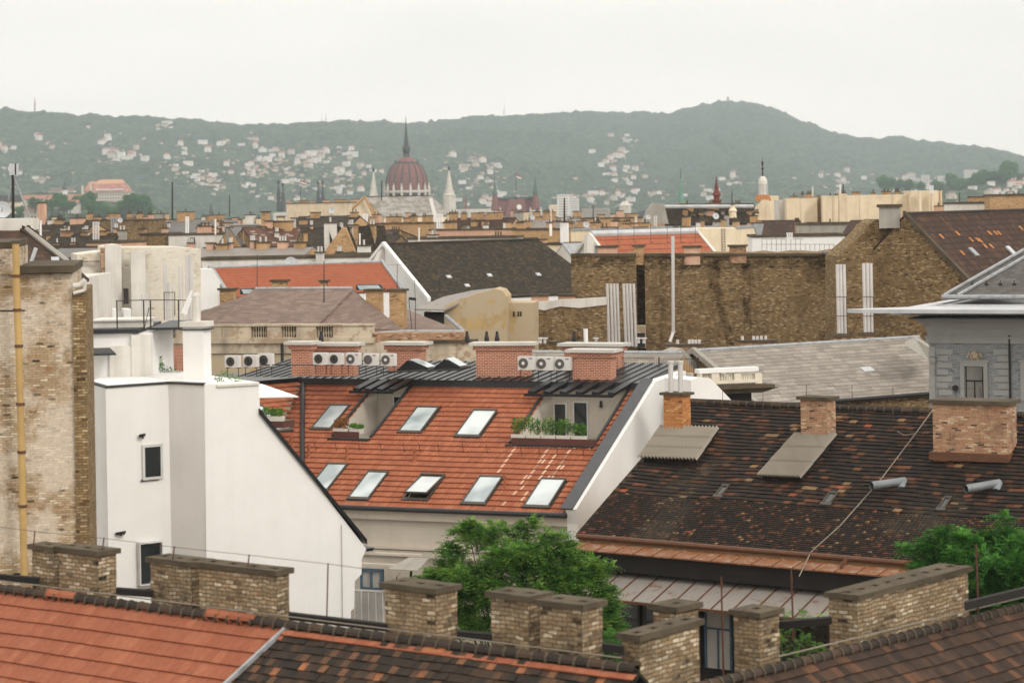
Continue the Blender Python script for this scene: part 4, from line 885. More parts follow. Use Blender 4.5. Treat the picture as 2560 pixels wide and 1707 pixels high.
# ================================================================== FOREGROUND BUILDING (tiled roofs and a row of brick chimneys)
FA = 37.5; m1, m2 = ax(FA)
FR = P(640, 1556, 64)                       # a point of the ridge
def onr(x):                                  # ridge point seen at column x
    k = uv(x, 1450+.12*x)[0]/F; t = (FR.x-k*FR.y)/(k*m1.y-m1.x); return FR+m1*t
fgb = thing('courtyard_building', 'near building with salmon and blackened tiled roofs and a row of old brick chimneys', 'building', Vector((FR.x, FR.y-3, 0)))
RA, RB = onr(-260), onr(1590); Lr = (RB-RA).length
pit = math.radians(38); Vf = (m2*math.cos(pit)+Z*math.sin(pit)).normalized(); Sf = 7.0
Of = RA-Vf*Sf
xb = (P(705, 1586, 63)-RA).dot(m1)
# boundary between the two roof skins runs down the slope from the ridge
pb0 = RP(703, 1586, Of, m1.cross(Vf)); ab0 = (pb0-Of).dot(m1); pb1 = RP(572, 1707, Of, m1.cross(Vf)); ab1 = (pb1-Of).dot(m1); bb0, bb1 = (pb0-Of).dot(Vf), (pb1-Of).dot(Vf)
fab = lambda b: ab0+(ab1-ab0)*(bb0-b)/(bb0-bb1)
l_ = tileroof(Of, m1, Vf, Lr, Sf, 14, .3, lambda a, b: a < fab(b) and b > 2.0, .012, .05, True, .003, 4, sag=.03); l_.build('roof', M['fgorange'], fgb)
r_ = tileroof(Of-m1*.0, m1, Vf, Lr, Sf, 26, .23, lambda a, b: a >= fab(b) and b > 2.0, .0, .035, False, .02, sag=.05); r_.build('roof', M['fgdark'], fgb)
Nf = m1.cross(Vf); Nf = Nf if Nf.z > 0 else -Nf
q = MB(); q.box(Of+m1*fab(2)+Vf*2-m1*.05, (Of+m1*fab(Sf)+Vf*Sf)-(Of+m1*fab(2)+Vf*2), m1*.1, Nf*.11); q.build('verge_strip', M['zinc'], fgb)
q = MB(); q.box(Of+m1*0+Vf*2-Nf*.2, m1*Lr, Vf*(Sf-2), Nf*.12); vb_ = (m2*math.cos(pit)-Z*math.sin(pit)); q.box(RA-Nf*.1, m1*Lr, vb_*5, Z*.1); q.build('roof_deck', M['wood'], fgb)
q = MB(); q.box(fz(Of+Vf*2.2), m1*Lr, m2*.4, Z*((Of+Vf*2.2).z-.15)); c_ = RA+vb_*4.8; q.box(fz(c_), m1*Lr, m2*.4, Z*(c_.z)); q.build('wall', M['oldstone'], fgb)
ro = ridge_tiles(RA+Z*.02, RB+Z*.02, .15, int(Lr/.42), fgb, [M['ridge'], M['cap']])
for x0, x1 in ((125, 190), (525, 640)):
    a, b = onr(x0), onr(x1); q = MB(); nn = max(2, int((b-a).length/.4)); ridge_tiles(a+Z*.05, b+Z*.05, .16, nn, fgb, [M['fgorange'], M['fgorange']], 'new_ridge_tile')
# red mortar course under the ridge
q = MB(); pass
ab_ = (onr(712)-RA).dot(m1); lt2 = tileroof(RA-Vf*.33+Nf*.05+m1*ab_, m1, Vf, Lr-ab_, .18, 1, .24, None, .0, .03, False, .01); lt2.build('red_tile_course', M['fgorange'], fgb)
# ridge cable on little holders, and the board behind the chimneys
pts = [onr(x)+Z*.27+m2*.02 for x in (-50, 150, 330, 520, 700, 900, 1120, 1350, 1552)]
q = MB(); q.path(pts, .02, 5); tag(q.build('cable', M['wire']), 'grey cable sagging along the left ridge of the near roof, in front of the chimneys', 'cable')
TXR = {}
def rough(o, lv, st, sc):
    if sc not in TXR: t_ = bpy.data.textures.new('worn_masonry', 'CLOUDS'); t_.noise_scale = sc; t_.noise_depth = 3; TXR[sc] = t_
    m_ = o.modifiers.new('fine', 'SUBSURF'); m_.subdivision_type = 'SIMPLE'; m_.levels = m_.render_levels = lv
    d_ = o.modifiers.new('worn', 'DISPLACE'); d_.texture = TXR[sc]; d_.strength = st; d_.mid_level = .5; d_.texture_coords = 'LOCAL'
def fch(xl, xc, xr, yt, yb, ang, D, dd=None, lean=0):
    """near chimney: left, front and right edges of its shaft, cap top at the front corner"""
    e, f = ax(ang); C = P(xc, yt, D); k = uv(xl, yt)[0]/F; w1 = (C.x-k*C.y)/(e.x-k*e.y); k = uv(xr, yt)[0]/F; w2 = (k*C.y-C.x)/(f.x-k*f.y)
    if ang < 0:      # turned the other way: the long face runs to the right and away
        k = uv(xr, yt)[0]/F; wr_ = (k*C.y-C.x)/(e.x-k*e.y); k = uv(xl, yt)[0]/F; w2 = (k*C.y-C.x)/(f.x-k*f.y); w1 = abs(wr_); C = C+e*w1
    w1, w2 = abs(w1), abs(w2); bz = P(xc, yb, D).z-1.2
    s = MB(); o = Vector((C.x, C.y, bz))-e*w1; s.box(o, e*w1, f*w2, Z*(C.z-.14-bz)); so_ = s.build('chimney', M['fgbrick'], fgb)
    cb = MB(); ov = .1; o = C-e*(w1+ov)-f*ov-Z*.14; W1, W2 = w1+2*ov, w2+2*ov; long1 = W1 >= W2
    rough(so_, 5, .05, .22)
    n = max(1, int(max(W1, W2)/.62)); g = .2; u_, l1, v_, l2 = (e, W1, f, W2) if long1 else (f, W2, e, W1)
    cb.box(o, u_*l1, v_*((l2-g)/2), Z*.14); cb.box(o+v_*((l2+g)/2), u_*l1, v_*((l2-g)/2), Z*.14)
    xs = [0]+[l1*(i+.5)/n+q_ for i in range(n) for q_ in (-.12, .12)]+[l1]
    for i in range(0, len(xs), 2): cb.box(o+v_*((l2-g)/2)+u_*xs[i], u_*(xs[i+1]-xs[i]), v_*g, Z*.14)
    rough(cb.build('cap', M['cap'], so_), 2, .045, .3); return so_
RD = lambda x, k=.35: onr(x).y+k
fch(80, 135, 168, 1366, 1480, 40, RD(135, .9)); fch(146, 246, 290, 1377, 1505, 40, RD(246))
fch(376, 478, 524, 1404, 1540, 40, RD(478, .7)); fch(498, 690, 722, 1425, 1560, 38, RD(690))
fch(962, 1088, 1142, 1470, 1620, 40, RD(1088)); fch(1226, 1322, 1372, 1489, 1640, 40, RD(1322, .9)); fch(1350, 1454, 1506, 1510, 1640, 40, RD(1454))
fch(1632, 1690, 1745, 1516, 1700, 42, 63.5); fch(1834, 1898, 1948, 1530, 1690, 42, 62.5)
# right wing
FB_ = -46.0; n1, n2 = ax(FB_)
GR = P(1925, 1676, 59.5)
def onr2(x, y=1600):
    k = uv(x, y)[0]/F; t = (GR.x-k*GR.y)/(k*n1.y-n1.x); return GR+n1*t
GA, GB = onr2(1740), onr2(2700); Lg = (GB-GA).length
pit2 = math.radians(36); Vg = (n2*math.cos(pit2)+Z*math.sin(pit2)).normalized(); Sg = 7; Og = GA-Vg*Sg
r_ = tileroof(Og, n1, Vg, Lg, Sg, 19, .26, lambda a, b: b > 1.5, .0, .045, False, .012, sag=.05); r_.build('roof', M['fgbrown'], fgb)
Ng = n1.cross(Vg); Ng = Ng if Ng.z > 0 else -Ng
q = MB(); q.box(Og+Vg*1.5-Ng*.2, n1*Lg, Vg*(Sg-1.5), Ng*.12); vg_ = (n2*math.cos(pit2)-Z*math.sin(pit2)); q.box(GA-Ng*.1, n1*Lg, vg_*2.5, Z*.1); q.build('roof_deck', M['wood'], fgb)
q = MB(); c_ = GA+vg_*2.3; q.box(fz(c_), n1*Lg, n2*.4, Z*c_.z); c_ = Og+Vg*2; q.box(fz(c_), n1*Lg, n2*.4, Z*(c_.z-.2)); q.build('wall', M['oldstone'], fgb)
ridge_tiles(GA, GB, .15, int(Lg/.4), fgb, [M['ridge'], M['cap']])
q = MB(); q.path([onr2(x)+Z*.3 for x in (1945, 2080, 2200, 2330, 2450, 2600)], .02, 5); tag(q.build('cable', M['wire']), 'grey cable running up along the right ridge of the near roof', 'cable')
def fch2(xl, xc, xr, yt, yb, ang, D): return fch(xl, xc, xr, yt, yb, ang, D)
fch(1554, 1598, 1748, 1586, 1700, -52, 57.6); fch(2072, 2143, 2421, 1486, 1660, -50, onr2(2143).y+1.3)
# blackened boards along the chimneys
def board(a, b, lab, h=.18):
    q = MB(); d = b-a; q.box(a, d, Vector((0, .25, 0)), Z*h); tag(q.build('walkway_board', M['wood']), lab, 'board', 'boards along the chimneys')
board(P(-30, 1449, RD(-30)), P(95, 1460, RD(95)), 'blackened board left of the first near chimney, before the brick fire wall'); board(P(290, 1486, RD(290)), P(380, 1493, RD(380)), 'blackened board between the two leftmost near chimney stacks')
board(P(722, 1549, RD(722)), P(968, 1578, RD(968)), 'long blackened board in front of the white gable and the barred window'); board(P(1142, 1596, RD(1142)), P(1230, 1603, RD(1230)), 'blackened board below the tree, between two near chimneys')
board(P(1506, 1628, RD(1506)), P(1560, 1634, RD(1560)), 'short blackened board left of the chimney at the bottom edge'); board(P(2415, 1526, 64), P(2620, 1475, 68), 'long grey board right of the widest near chimney, before the tree', .22)
board(P(1940, 1572, 63.4), P(2080, 1560, 63), 'blackened board low between the slim chimney and the widest near chimney')
hs = [(87, 1326, 1372), (260, 1343, 1372), (436, 1365, 1398), (623, 1385, 1420), (820, 1407, 1580)]
root = thing('lightning_conductor', 'thin wire on rusty posts above the near chimneys at the left', 'lightning conductor', P(436, 1398, 65))
w_ = MB(); pv = [P(-40, 1311, 66.8)]
for k, (x, y0, y1) in enumerate(hs):
    D_ = RD(x, .5); q = MB(); q.tube(P(x, y0, D_), P(x-4, y1, D_), .02, .02, 5); q.build('post', M['rusti'], root); pv.append(P(x, y0+2, D_))
pv.append(P(906, 1420, 63)); w_.path(pv, .009, 4); w_.build('wire', M['rusti'], root)
for x, y0, y1, D_, lab in ((1803, 1440, 1700, 66, 'tall rusty rod standing between two slim near chimneys'), (1978, 1425, 1600, 68, 'thin rusty rod in front of the tin canopy, right of the slim chimney'), (2440, 1360, 1530, 66, 'thin dark rod in front of the right hand tree')):
    q = MB(); q.tube(P(x, y0, D_), P(x+6, y1, D_), .022, .03, 6); q.tube(P(x+1, y0+15, D_), P(x+1, y0+32, D_), .035, .035, 6); tag(q.build('iron_rod', M['rusti']), lab, 'rod')
# trees of the courtyard
def blobs(lst, D): return [(P(x, y, D+dz), r) for x, y, r, dz in lst]
tree('broadleaf_tree', 'light green feathery tree in the courtyard, between the beige facade and the near chimneys', Vector((P(1270, 1500, 88).x, 88, 8)),
     blobs([(1170, 1330, .55, 0), (1145, 1370, .8, 0), (1230, 1345, .9, 0), (1290, 1335, .45, 0), (1305, 1375, 1.1, 0), (1110, 1425, .9, -.5), (1180, 1430, 1.1, -1), (1265, 1425, 1.3, -1), (1350, 1420, 1.1, -.5), (1385, 1372, .7, 0), (1420, 1355, .45, 0),
            (1400, 1440, 1.1, 0), (1060, 1440, .5, 0), (1455, 1425, .9, 0), (1495, 1440, .6, 0), (1510, 1410, .35, 0), (1340, 1490, 1.2, -1), (1440, 1490, 1.0, -.5), (1500, 1500, .8, 0), (1540, 1515, .5, 0), (1230, 1480, 1.0, -1.5), (1180, 1510, 1.0, -1), (1190, 1560, .9, 0), (1520, 1560, .7, 0), (1320, 1310, .3, 0), (1545, 1590, .4, 0), (1150, 1470, .9, 0), (1180, 1310, .25, 0)], 88), 100000, .11, 'leaf2')
tree('broadleaf_tree', 'deep green bushy tree at the right edge, behind the widest near chimney', Vector((P(2470, 1500, 84).x, 84, 8)),
     blobs([(2355, 1335, .45, 0), (2370, 1370, .7, 0), (2310, 1380, .6, 0), (2265, 1385, .35, 0), (2420, 1365, .8, 0), (2480, 1350, .7, 0), (2540, 1345, .9, 0), (2600, 1380, 1.3, 0), (2340, 1420, .8, 0), (2420, 1425, 1.0, -1), (2500, 1420, 1.2, -1), (2570, 1470, 1.3, 0), (2470, 1480, 1.2, 0), (2400, 1480, .9, 0), (2520, 1530, 1.2, 0), (2450, 1540, 1.0, 0), (2300, 1415, .5, 0)], 84), 80000, .11, 'leaf')
tree('sapling', 'young bright green shoots low between the two slim near chimneys and the widest one', Vector((P(1990, 1640, 70).x, 70, 18)),
     blobs([(1963, 1560, .35, 0), (2012, 1535, .35, 0), (1975, 1610, .45, 0), (2015, 1600, .4, 0), (2050, 1620, .45, 0), (1985, 1650, .4, 0), (2070, 1545, .25, 0), (1960, 1535, .2, 0), (2050, 1660, .4, 0)], 70), 3600, .06, 'leaf2', 'plant', trunk=.04)
tree('sapling', 'dark green shoots between the near chimney pair and the bottom edge chimney', Vector((P(1535, 1620, 66).x, 66, 18)), blobs([(1530, 1600, .3, 0), (1545, 1620, .3, 0), (1520, 1590, .2, 0), (1535, 1650, .35, 0)], 66), 1500, .06, 'leaf', 'plant', trunk=.04)
# ================================================================== MIDDLE DISTANCE
def sub(parent_d, *a, **k): return chim(parent_d['root'] if isinstance(parent_d, dict) else parent_d, *a, **k)
# long grey slate roof
sl = gab('building with long pale grey slate roof, left of the grey corner building', 1740, 882, 150, 1897, 1016, -33, 2292, 'slate', 'farbrick', over=.3, coping=('grey',))
q = MB(); q.tube(sl['El']-sl['e2']*.35, sl['Er']-sl['e2']*.35, .13, .13, 8); q.build('gutter', M['black'], sl['root'])
q = MB(); p = RP(2160, 935, sl['El'], sl['n']); q.box(p+sl['n']*.1, sl['e1']*.9+sl['e2']*-.0, sl['s'].normalized()*.55, sl['n']*.1); q.build('skylight', M['pmetal'], sl['roof'])
q = MB(); q.prism([P(2262, 862, 150), P(2290, 848, 152), P(2322, 868, 152), P(2322, 900, 152)], Vector((.5, 3, 0))); q.build('stone_gable', M['grey'], sl['root'])
s2_ = gab('lower pale slate roof with hipped end behind the thin black railing', 1100, 884, 152, 1060, 990, 20, 1700, 'slate', 'tan', w=5, over=.2, name='building')
sub(s2_, 1370, 1505, 853, 885, 154, .8, 20, 'farbrick', down=1); sub(s2_, 1100, 1184, 856, 884, 158, .8, 20, 'oldstone'); 
for x in (1351, 1362, 1490, 1596, 1610): q = MB(); q.tube(P(x, 858, 153.5), P(x, 846, 153.5), .1, .1, 8); q.tube(P(x, 847, 153.5), P(x, 844, 153.5), .2, .2, 8); q.build('chimney_pot', M['steel'], s2_['root'])
o = sub(s2_, 1665, 1762, 859, 880, 152, .7, 15, 'mixbrick', down=2.5)
for x in (1694, 1723, 1731, 1739, 1748): q = MB(); q.tube(P(x, 860, 152), P(x, 849, 152), .1, .09, 8); q.build('chimney_pot', M['steel'], o)
q = prismpx([(1686, 878), (1705, 870), (1735, 900), (1790, 940), (1686, 940)], 149, 1.2, -33); q.build('gable_wall', M['grey'], s2_['root'])
o = sub(s2_, 1848, 1942, 849, 872, 156, .7, 15, 'mixbrick', down=2.0)
for x in (1856, 1884, 1893, 1903, 1914): q = MB(); q.tube(P(x, 850, 156), P(x, 840, 156), .1, .09, 8); q.build('chimney_pot', M['steel'], o)

# big brown fire walls
F5 = thing('firewall_building', 'long brown brick fire wall with a dark vertical slot and damp streaks', 'building', fz(P(1760, 800, 190)))
c1, c2 = ax(4)
def w5(x0, x1, y0, D, dep, top=None):
    A, B = P(x0, y0, D), P(x1, y0, D); q = MB(); n = 14; pts = [fz(A)]
    for i in range(n+1): p = A.lerp(B, i/n); pts.append(Vector((p.x, p.y, A.z+R.uniform(-.12, .12))))
    pts.append(fz(B)); q.prism(pts, c2*dep); return q
w5(1427, 1590, 641, 190, 9).build('wall', M['farbrick'], F5); w5(1611, 2092, 640, 190.5, 9).build('wall', M['farbrick'], F5); w5(1588, 1613, 640, 194, 5).build('wall', M['farbrick'], F5)
w5(2080, 2160, 648, 192, 6).build('rendered_wall', M['tan'], F5)
q = MB(); q.box(P(1427, 641, 189.9), P(1590, 641, 189.9)-P(1427, 641, 189.9), c2*.9, Z*.22); q.box(P(1611, 640, 190.3), P(2068, 640, 190.3)-P(1611, 640, 190.3), c2*.9, Z*.2); q.build('coping', M['cap'], F5)
q = prismpx([(2060, 632), (2152, 632), (2152, 640), (2140, 662), (2085, 662)], 189, 3, 4); q.build('dark_roof_recess', M['wood'], F5)
q = MB(); q.box(P(2060, 635, 188.6), P(2154, 635, 188.6)-P(2060, 635, 188.6), c2*3, Z*.15); q.build('roof_edge', M['paper'], F5)
q = MB(); q.path([P(1822, 645, 190), P(1824, 690, 190)], .02, 4)
st_ = NT('damp_stain', .95, .1); M['stain'] = st_.out(hx('2e2418'))
q = MB(); pl = [(1785, 648, 20), (1783, 680, 17), (1785, 710, 13), (1797, 745, 15), (1806, 775, 13), (1812, 805, 9), (1822, 830, 12), (1832, 868, 14)]
for (xa, ya, wa), (xb, yb, wb_) in zip(pl, pl[1:]):
    e = .02; q.face([P(xa-wa, ya, 190.42), P(xb-wb_, yb, 190.42), P(xb+wb_, yb, 190.42), P(xa+wa, ya, 190.42)])
tt = NT('damp_streak', .95, .1); v_ = tt.uvv(); al = tt.ramp(tt.noise(v_, 1.4, 8, .8), [(.44, 0.), (.66, .75)]); tt.t.links.new(al, tt.b.inputs['Alpha']); M['streak'] = tt.out(hx('241c12'))
q.build('damp_streak', M['streak'], F5)
q = MB(); q.face([P(1613, 676, 190.43), P(2068, 668, 190.43), P(2068, 642, 190.43), P(1613, 643, 190.43)]); q.face([P(1429, 668, 189.95), P(1586, 668, 189.95), P(1586, 643, 189.95), P(1429, 643, 189.95)]); q.face([P(1860, 868, 190.44), P(1880, 868, 190.44), P(1876, 650, 190.44), P(1856, 650, 190.44)]); q.build('damp_band', M['streak'], F5)
for x0, x1, y0, y1, m in ((1492, 1546, 614, 645, 'pink'), (1582, 1612, 612, 646, 'chbrick'), (1707, 1753, 614, 646, 'pink'), (1820, 1868, 612, 642, 'mixbrick')):
    sub(F5, x0, x1, y0, y1, 190.8, .9, 6, m, down=.5)
def pipes(par, xs, yt, yb, D, r=.15, lean=10, mat='steel', name='flue_pipe'):
    for i, x in enumerate(xs):
        q = MB(); a, b = P(x, yt, D), P(x+lean, yb, D); q.tube(b, a, r, r, 10)
        for f in (.2, .45, .7): q.tube(a.lerp(b, f), a.lerp(b, f+.01), r*1.1, r*1.1, 10)
        q.build(name, M[mat], par)
pipes(F5, (1518, 1527, 1535, 1543), 709, 868, 186, .11, 5); pipes(F5, (1559, 1567, 1575, 1584), 709, 866, 186, .11, 6)
q = MB(); q.path([P(1682, 590, 189.6), P(1683, 830, 189.6), P(1674, 856, 189)], .14, 12); q.tube(P(1683, 826, 189.6), P(1683, 832, 189.6), .18, .18, 12); q.build('flue_pipe', M['steel'], F5)
q = prismpx([(1586, 815), (1614, 815), (1614, 870), (1586, 870)], 188.4, 1.5, 4); q.build('rendered_wall', M['oldstone'], F5)
q = MB(); q.box(P(1592, 868, 188.2), Vector((.65, 0, 0)), Vector((0, .3, 0)), Z*1.1); q.build('door', M['dkiron'], F5)
pipes(F5, (2093, 2101, 2110), 661, 833, 164, .12, 4); pipes(F5, (2159, 2168, 2177), 658, 830, 164, .12, 4)
for x in (2089, 2156):
    q = MB()
    for y in (742, 790): q.tube(P(x, y, 163.7), P(x+28, y, 163.7), .03, .03, 4)
    q.tube(P(x+27, 742, 163.7), P(x+29, 832, 163.7), .03, .03, 4); q.tube(P(x, 780, 163.6), P(x-40, 865, 163), .03, .03, 4); q.build('pipe_bracket', M['rusti'], F5)
o = sub(F5, 2080, 2124, 836, 870, 163.8, .8, 5, 'mixbrick', down=1.5); o = sub(F5, 2146, 2188, 832, 866, 163.8, .8, 5, 'mixbrick', down=1.5)
q = MB(); q.box(P(2050, 930, 174), Vector((5.0, 0, 0)), Vector((0, 1, 0)), Z*3.0); q.build('lower_wall', M['farbrick'], F5)
# brick gable with brown tiled roof, right
g6 = gab('tall brick gable house with brown tile roof dotted with orange replacement tiles, upper right', 2264, 540, 165, 2425, 706, -50, 2900, 'fbrown', 'farbrick', over=.1, coping=('cap',))
for x0, y0 in ((2353, 601), (2393, 593), (2473, 592), (2488, 592), (2497, 592), (2427, 609), (2443, 609), (2462, 625), (2478, 625), (2405, 642), (2552, 580), (2450, 611)):
    p = RP(x0, y0, g6['El'], g6['n'])+g6['n']*.16; q = MB(); sv = g6['s'].normalized(); q.box(p, g6['e1']*.26, sv*.42, g6['n']*.03); q.build('new_roof_tile', M['orbrick'], g6['roof'])
for x0, y0 in ((2425, 636), (2518, 632)):
    p = RP(x0, y0, g6['El'], g6['n'])+g6['n']*.16; q = MB(); sv = g6['s'].normalized(); q.box(p-sv*.4, g6['e1']*.5, sv*.8, g6['n']*.12); q.build('skylight', M['pmetal' if x0 > 2500 else 'zinc'], g6['roof'])
q = prismpx([(2092, 640), (2150, 590), (2175, 560), (2192, 549), (2262, 549), (2262, 860), (2092, 860)], 166.5, 4, -4); q.build('wall', M['farbrick'], g6['root'])
sub(g6, 2192, 2256, 511, 552, 166, 1.4, 12, 'grey', down=.5, capt=.2)
# mossy dark roof with white fire wall
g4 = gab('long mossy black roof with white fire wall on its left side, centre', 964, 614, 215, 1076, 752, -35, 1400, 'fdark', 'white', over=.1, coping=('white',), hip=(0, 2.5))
q = prismpx([(940, 655), (962, 612), (972, 618), (1076, 752), (1010, 752)], 214.6, .6, -35); q.build('fire_wall', M['white2'], g4['root'])
for x0, y0 in ((1118, 700), (1220, 696), (1164, 722), (1342, 694)):
    p = RP(x0, y0, g4['El'], g4['n'])+g4['n']*.15; q = MB(); sv = g4['s'].normalized(); q.box(p, g4['e1']*.45, sv*.4, g4['n']*.1); q.build('skylight', M['pmetal'], g4['roof'])
# smooth red roof with white gable
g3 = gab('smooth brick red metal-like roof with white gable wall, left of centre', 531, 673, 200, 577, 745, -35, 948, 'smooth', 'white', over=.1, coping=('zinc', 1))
q = prismpx([(372, 770), (392, 715), (430, 692), (500, 674), (531, 672), (580, 752), (560, 765), (372, 800)], 197, 3, -12); q.build('gable_wall', M['white'], g3['root'])
for x0, x1 in ((600, 645), (725, 760), (822, 852), (890, 960)):
    y = 722 if x0 < 880 else 712; p = P(x0, y+14, 196); q = MB(); q.prism([p, p+Vector(((x1-x0)/31, 0, 0)), p+Vector(((x1-x0)/31-.3, 0, .45)), p+Vector((.0, 0, .45))], Vector((0, 1, 0))); wo = q.build('skylight', M['blackm'], g3['roof'])
    q = MB(); q.prism([p+Vector((.3, -.05, .05)), p+Vector(((x1-x0)/31-.15, -.05, .05)), p+Vector(((x1-x0)/31-.45, -.05, .4)), p+Vector((.1, -.05, .4))], Vector((0, .04, 0))); q.build('pane', M['glass'], wo)
sub(g3, 548, 592, 720, 760, 173, .8, 12, 'chbrick', down=2); sub(g3, 678, 722, 699, 730, 175, .7, 10, 'chbrick', down=2); sub(g3, 800, 822, 700, 730, 175, .5, 10, 'chbrick', down=2)
# grey-brown hipped roof
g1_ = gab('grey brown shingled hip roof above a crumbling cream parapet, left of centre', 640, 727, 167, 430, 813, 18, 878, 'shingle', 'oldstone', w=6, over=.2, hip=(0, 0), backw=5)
El, Er = g1_['El'], g1_['Er']; q = MB()
xr = RP(885, 812, El, g1_['e2']); q.prism([g1_['Rr'], Er, P(1012, 826, 158), P(905, 760, 166)], -Z*.15); q.build('roof', M['shingle'], g1_['root']); q = MB(); q.prism([g1_['Rl'], El, P(400, 818, 163), P(640, 728, 168)], -Z*.15); q.build('roof', M['shingle'], g1_['root'])
q = MB(); q.prism([P(1012, 772, 168), P(1150, 826, 160), P(1012, 830, 159), P(960, 800, 163)], -Z*.15); q.build('roof', M['shingle'], g1_['root'])
q = MB(); q.path([P(928, 834, 157.5), P(1012, 829, 157.5), P(1160, 829, 158.5), P(1115, 790, 166)], .13, 6); q.build('zinc_gutter', M['zinc'], g1_['root'])
sub(g1_, 913, 960, 722, 790, 163, .8, 12, 'chbrick', down=1); sub(g1_, 971, 1018, 722, 828, 160.5, .8, 12, 'chbrick', down=1)
par = thing('building', 'crumbling cream and ochre parapet wall with small baluster openings', 'building', fz(P(650, 900, 152)))
a1_, a2_ = ax(14)
def PQ(x, y, off=0): return RP(x, y, P(640, 850, 152)-a2_*off, a2_)
def pband(x0, x1, y0, y1, off, dep, m, name):
    A, B = PQ(x0, y1, off), PQ(x1, y1, off); h = PQ((x0+x1)/2, y0, off).z-PQ((x0+x1)/2, y1, off).z; q = MB(); q.box(A, a1_*(B-A).dot(a1_), a2_*dep, Z*h); return q.build(name, M[m], par)
pband(380, 930, 858, 884, .12, 1, 'oldstone', 'cornice'); pband(380, 930, 884, 1000, 0, 1, 'ochre', 'wall'); pband(380, 935, 846, 859, .3, 1.2, 'oldstone', 'cornice')
pband(380, 930, 812, 817, .1, .7, 'oldstone', 'coping')
for x0, x1 in ((380, 412), (440, 555), (556, 627), (668, 703), (742, 790), (832, 930)): pband(x0, x1, 817, 846, .05, .6, 'oldstone', 'pier')
for xs in (412, 627, 703, 790):
    for k in range(6): q = MB(); q.lathe(PQ(xs+4+k*6.2, 845)+a2_*.25, [(.06, 0), (.04, .1), (.07, .3), (.04, .5), (.06, .72)], 7); q.build('baluster', M['oldstone'], par)
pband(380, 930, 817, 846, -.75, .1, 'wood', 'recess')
pband(925, 1160, 832, 856, .0, 1, 'mixbrick', 'wall'); pband(925, 1190, 856, 960, .1, 1, 'oldstone', 'wall'); pband(1070, 1185, 850, 858, .25, 1, 'cap', 'coping')
pband(430, 455, 868, 950, .5, .8, 'redbrick', 'pier')
q = MB(); q.tube(PQ(706, 930, .6), PQ(705, 858, .6), .1, .1, 8); q.build('downpipe', M['dkiron'], par)
for x, y0 in ((803, 832), (1168, 838), (1217, 830), (1243, 842), (1436, 828)): q = MB(); q.lathe(P(x, 856, 140), [(.14, 0), (.14, .25), (.09, .45), (.07, .65)], 8); tag(q.build('chimney_cowl', M['dkiron']), {803: 'small black cowl behind the left brick chimney', 1168: 'small black cowl beside the plain tan parapet', 1217: 'taller black cowl against the ochre wall', 1243: 'black cowl close to the wide red chimney, left of the brick wall', 1436: 'black cowl before the dark low brick wall'}[x], 'chimney cowl', 'black chimney cowls')
q = MB(); q.tube(P(1465, 858, 140), P(1464, 822, 140), .13, .13, 10); tag(q.build('flue_pipe', M['white']), 'single short white flue standing behind the two stacked red chimneys', 'flue')
# ochre building with curved gable
oc = thing('building', 'peeling ochre building with curved gable and patched metal roof, centre', 'building', fz(P(1180, 850, 172)))
q = prismpx([(1110, 765), (1150, 748), (1200, 732), (1237, 722), (1255, 727), (1266, 742), (1268, 960), (1110, 960)], 172, 4, 5); q.build('gable_wall', M['ochre'], oc)
q = prismpx([(1268, 757), (1336, 757), (1336, 960), (1268, 960)], 173.5, 4, 5); q.build('wall', M['ochre'], oc)
for x in (1283, 1294, 1300): q = MB(); q.box(P(x, 791, 173.4), Vector((.12, 0, 0)), Vector((0, .1, 0)), Z*.35); q.build('window', M['dkiron'], oc)
q = MB(); q.prism([P(1036, 776, 171), P(1110, 778, 171), P(1236, 724, 174), P(1180, 730, 182), P(1110, 745, 182)], Z*.12); q.build('roof', M['oldtin'], oc)
q = MB(); q.prism([P(1060, 782, 171.5), P(1110, 783, 171.5), P(1110, 830, 171.5), P(1060, 830, 171.5)], Vector((0, 2, 0))); q.build('shade_painted_wall', M['wood'], oc)  # near-black colour paints this wall as if in shade
lbk = thing('wall', 'low dark brick wall with pale crumbling plaster along its top', 'wall', fz(P(1425, 860, 180)))
q = prismpx([(1334, 757), (1400, 750), (1516, 744), (1516, 900), (1334, 900)], 180, 1, 5); q.build('wall', M['farbrick'], lbk)
q = prismpx([(1332, 756), (1400, 750), (1516, 743), (1516, 762), (1450, 770), (1400, 766), (1360, 776), (1332, 770)], 179.9, .5, 5); q.build('plaster_band', M['white2'], lbk)
q = MB()
for x0, x1, y0 in ((1326, 1373, 735), (1393, 1440, 735)): sub(lbk, x0, x1, y0, 752, 184, .7, 5, 'pink', down=.5)
# whitewashed fire wall, left
wf = thing('firewall_building', 'whitewashed brick fire wall with pilasters and brick corner strips, behind the white stair house', 'building', fz(P(350, 800, 156)))
q = prismpx([(193, 637), (262, 628), (262, 617), (300, 612), (300, 619), (440, 618), (502, 623), (502, 840), (193, 840)], 156, 6, -14); q.build('wall', M['lime'], wf)
for x0, x1, y0, m in ((262, 303, 612, 'white2'), (327, 363, 628, 'white2'), (252, 263, 620, 'mixbrick')): q = prismpx([(x0, y0), (x1, y0), (x1+3, 840), (x0+3, 840)], 155.6, .5, -14); q.build('pilaster', M[m], wf)
for x0, x1, y0 in ((272, 292, 773), (310, 328, 773)): q = prismpx([(x0, y0), (x1, y0), (x1, 800), (x0, 800)], 153, 2, -14); q.build('rooflight_box', M['white'], wf)
q = MB(); q.box(P(309, 760, 155.3), Vector((.3, 0, 0)), Vector((0, .2, 0)), Z*1.0); q.build('window', M['dkiron'], wf)
q = MB(); q.box(P(205, 655, 155.8), Vector((1.2, 0, 0)), Vector((0, .2, 0)), Z*.05); q.build('rusty_bracket', M['rusti'], wf)
